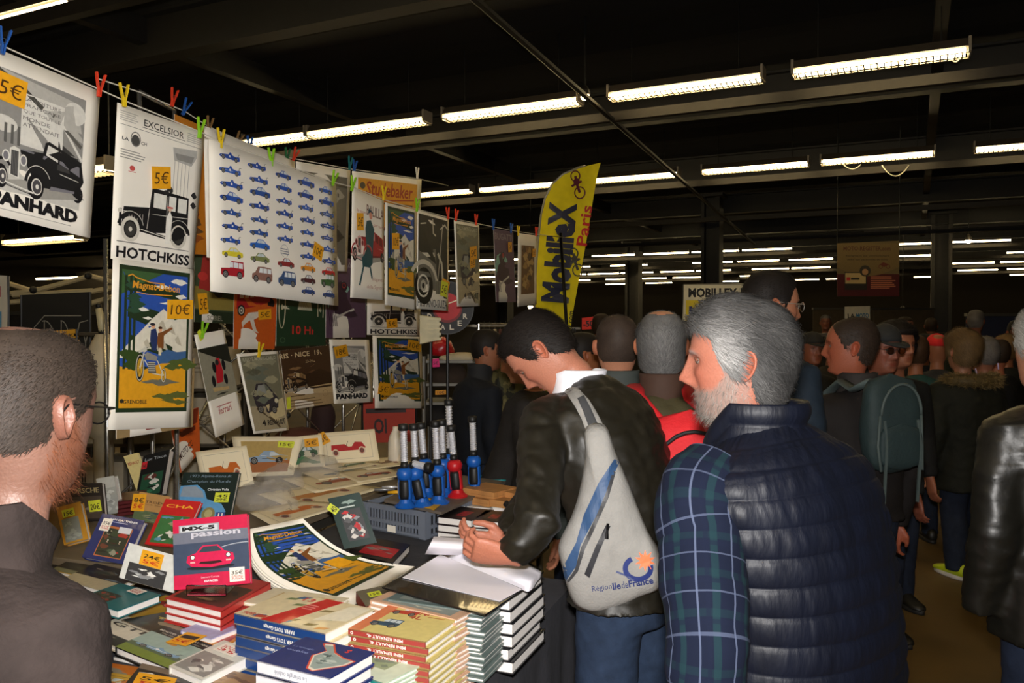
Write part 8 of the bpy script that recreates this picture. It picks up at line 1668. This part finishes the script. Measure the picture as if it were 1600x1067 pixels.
sign('poster', 'yellow poster lettered 1000 KM DIJON behind the left man', [(70, 518), (120, 514), (136, 600), (76, 606)], 5.2, '#c9921c', lambda a: (a.text('1000 KM', 22, a.H * .86, 66, a.H * .06, '#2a2010', .02), a.text('DIJON', 30, a.H * .78, 58, a.H * .06, '#2a2010', .02), a.ell(80, a.H * .68, 12, 10, '#c42a24', 14), a.rect(6, 4, 84, a.H * .56, '#6a6a5c'), photo_bits(a, 6, 4, 84, a.H * .56, ['#8d8c7c', '#3a3a34', '#a3a08c'], 51)), 'poster', .004, 0.0)
sign('sign', 'white sign with red and blue blocks at the left edge', [(-30, 428), (13, 431), (11, 520), (-30, 522)], 5.8, '#c9c3b4', lambda a: (a.rect(0, a.H * .6, 76, a.H * .18, '#a31c2c'), a.rect(0, a.H * .44, 60, a.H * .06, '#a31c2c'), a.rect(0, 0, 80, a.H * .36, '#5a8aa8')), 'sign', .02, 0.0)
t = thing('desk_lamp', 'cream jointed lamp arm standing beside the lowest poster', 'lamp', Vector((*P(160, 508, 5.3).xy, 0))); o_ = t.location
k = MB(); k.tube([P(154, 482, 5.3) - o_, P(158, 500, 5.3) - o_, P(162, 518, 5.3) - o_], [.02, .026, .03], 12); k.build('arm', mat('cream_plastic', '#c9bf98'), t, smooth=True)
k = MB(); k.ball(P(154, 478, 5.3) - o_, .018, 10, 8); k.ball(P(162, 519, 5.3) - o_, .032, 10, 8); k.build('joint', BLKP, t, smooth=True)
zt = P(160, 522, 5.3).z; k = MB(); k.lathe([(.12, 0), (.12, .02), (.06, .03), (.06, .9), (.13, .95), (.13, zt - .3), (.08, zt - .08), (.04, zt)], 20); k.build('body', mat('cream_plastic2', '#bfb49a', .5), t, smooth=True)
# clutter of orange and dark goods under the rack
sign('poster', 'red orange poster low behind the small posters', [(566, 622), (650, 620), (648, 690), (570, 692)], 5.9, '#a3301c', lambda a: (a.rect(6, a.H * .66, 80, a.H * .1, '#2a1410'), a.text('OI', 20, a.H * .2, 26, a.H * .34, '#2a1410', .03)), 'poster', .004, 0.0)
blob('bag', 'dark bottle shaped bag under the sepia poster', 'bag', 505, 660, 5.5, (.08, .08, .16), '#2c1614', 30); blob('bag', 'brown leather bag under the wire rack', 'bag', 470, 690, 5.4, (.2, .12, .09), '#4a2416', 31)
# ================================================================== far stalls closing the view
FARP = mat('far_partition', '#4b3f2c', .8, noise_amt=.15)
def partition(label, px0, px1, d, z1, m, z0=0.0):
    a_, b_ = P(px0, 508, d), P(px1, 508, d); k = MB(); a_.z = b_.z = 0; ex = (b_ - a_); w = ex.length; M = frame(a_, ex, Vector((-ex.y, ex.x, 0))); t = thing('stall_partition', label, 'partition', M)
    n_ = max(1, int(w / 1.0))
    for i in range(n_): k = MB(); k.box((w * i / n_ + .01, 0, z0), (w * (i + 1) / n_ - .01, .04, z1)); k.build('panel', m, t)
    k = MB(); k.box((0, -.02, z1), (w, .06, z1 + .04)); k.build('rail', STEEL, t)
partition('beige stall partition beyond the crowd at right', 1270, 1460, 17, 1.95, FARP); partition('dark stall partition behind the shaved head', 850, 1180, 16, 1.55, mat('far_dark', '#1f1b17', .8)); partition('navy stall partition at far right', 1510, 1680, 11, 1.75, mat('far_navy', '#141b33', .8)); partition('dark stall partition behind the clothes rail', 640, 860, 13, 1.6, mat('far_dark', '#1f1b17', .8)); partition('dark stall back wall at far left', -60, 420, 9.5, 1.75, mat('far_dark2', '#191613', .85))
partition('low dark stall front beyond the tall man', 1230, 1300, 9.5, 1.5, mat('far_dark', '#1f1b17', .8))
FARS = [('man in brown jacket far behind the crowd', 1345, 9.0, 20, '#2a2018'), ('person in grey coat far behind the capped man', 1415, 10.5, 160, '#2c2c2c'), ('person in dark green coat far at right', 1525, 9.2, 40, '#1c241c'), ('person in black coat beside navy partition', 1590, 8.2, 190, '#141416'), ('person in dark blue coat beyond the shaved head', 940, 8.0, 30, '#1a2030'), ('person in brown coat far beyond ruddy man', 1110, 9.0, 0, '#2a241c'), ('far person in charcoal coat near LAMOTO sign', 1380, 13.0, 0, '#222222'), ('far person in pale jacket near the dark column', 1455, 12.0, 30, '#4a463e'), ('far person in black near beige partition', 1290, 13.5, 200, '#18181a')]
for i, (l, px, d, a_, c) in enumerate(FARS): person(l, None, (px, 533.5 - ((1.56 + .06 * (i % 3)) - CAM_Z) / d * F - 25 + 0, d), a_, None, 0, 0, (0, .03), '#7a4c38', ['dark', 'brown', 'greyd'][i % 3], hair_short(.07, -.03, -.08), .008, 0, jacket=c, res=2, seed=90 + i, vox=.022)
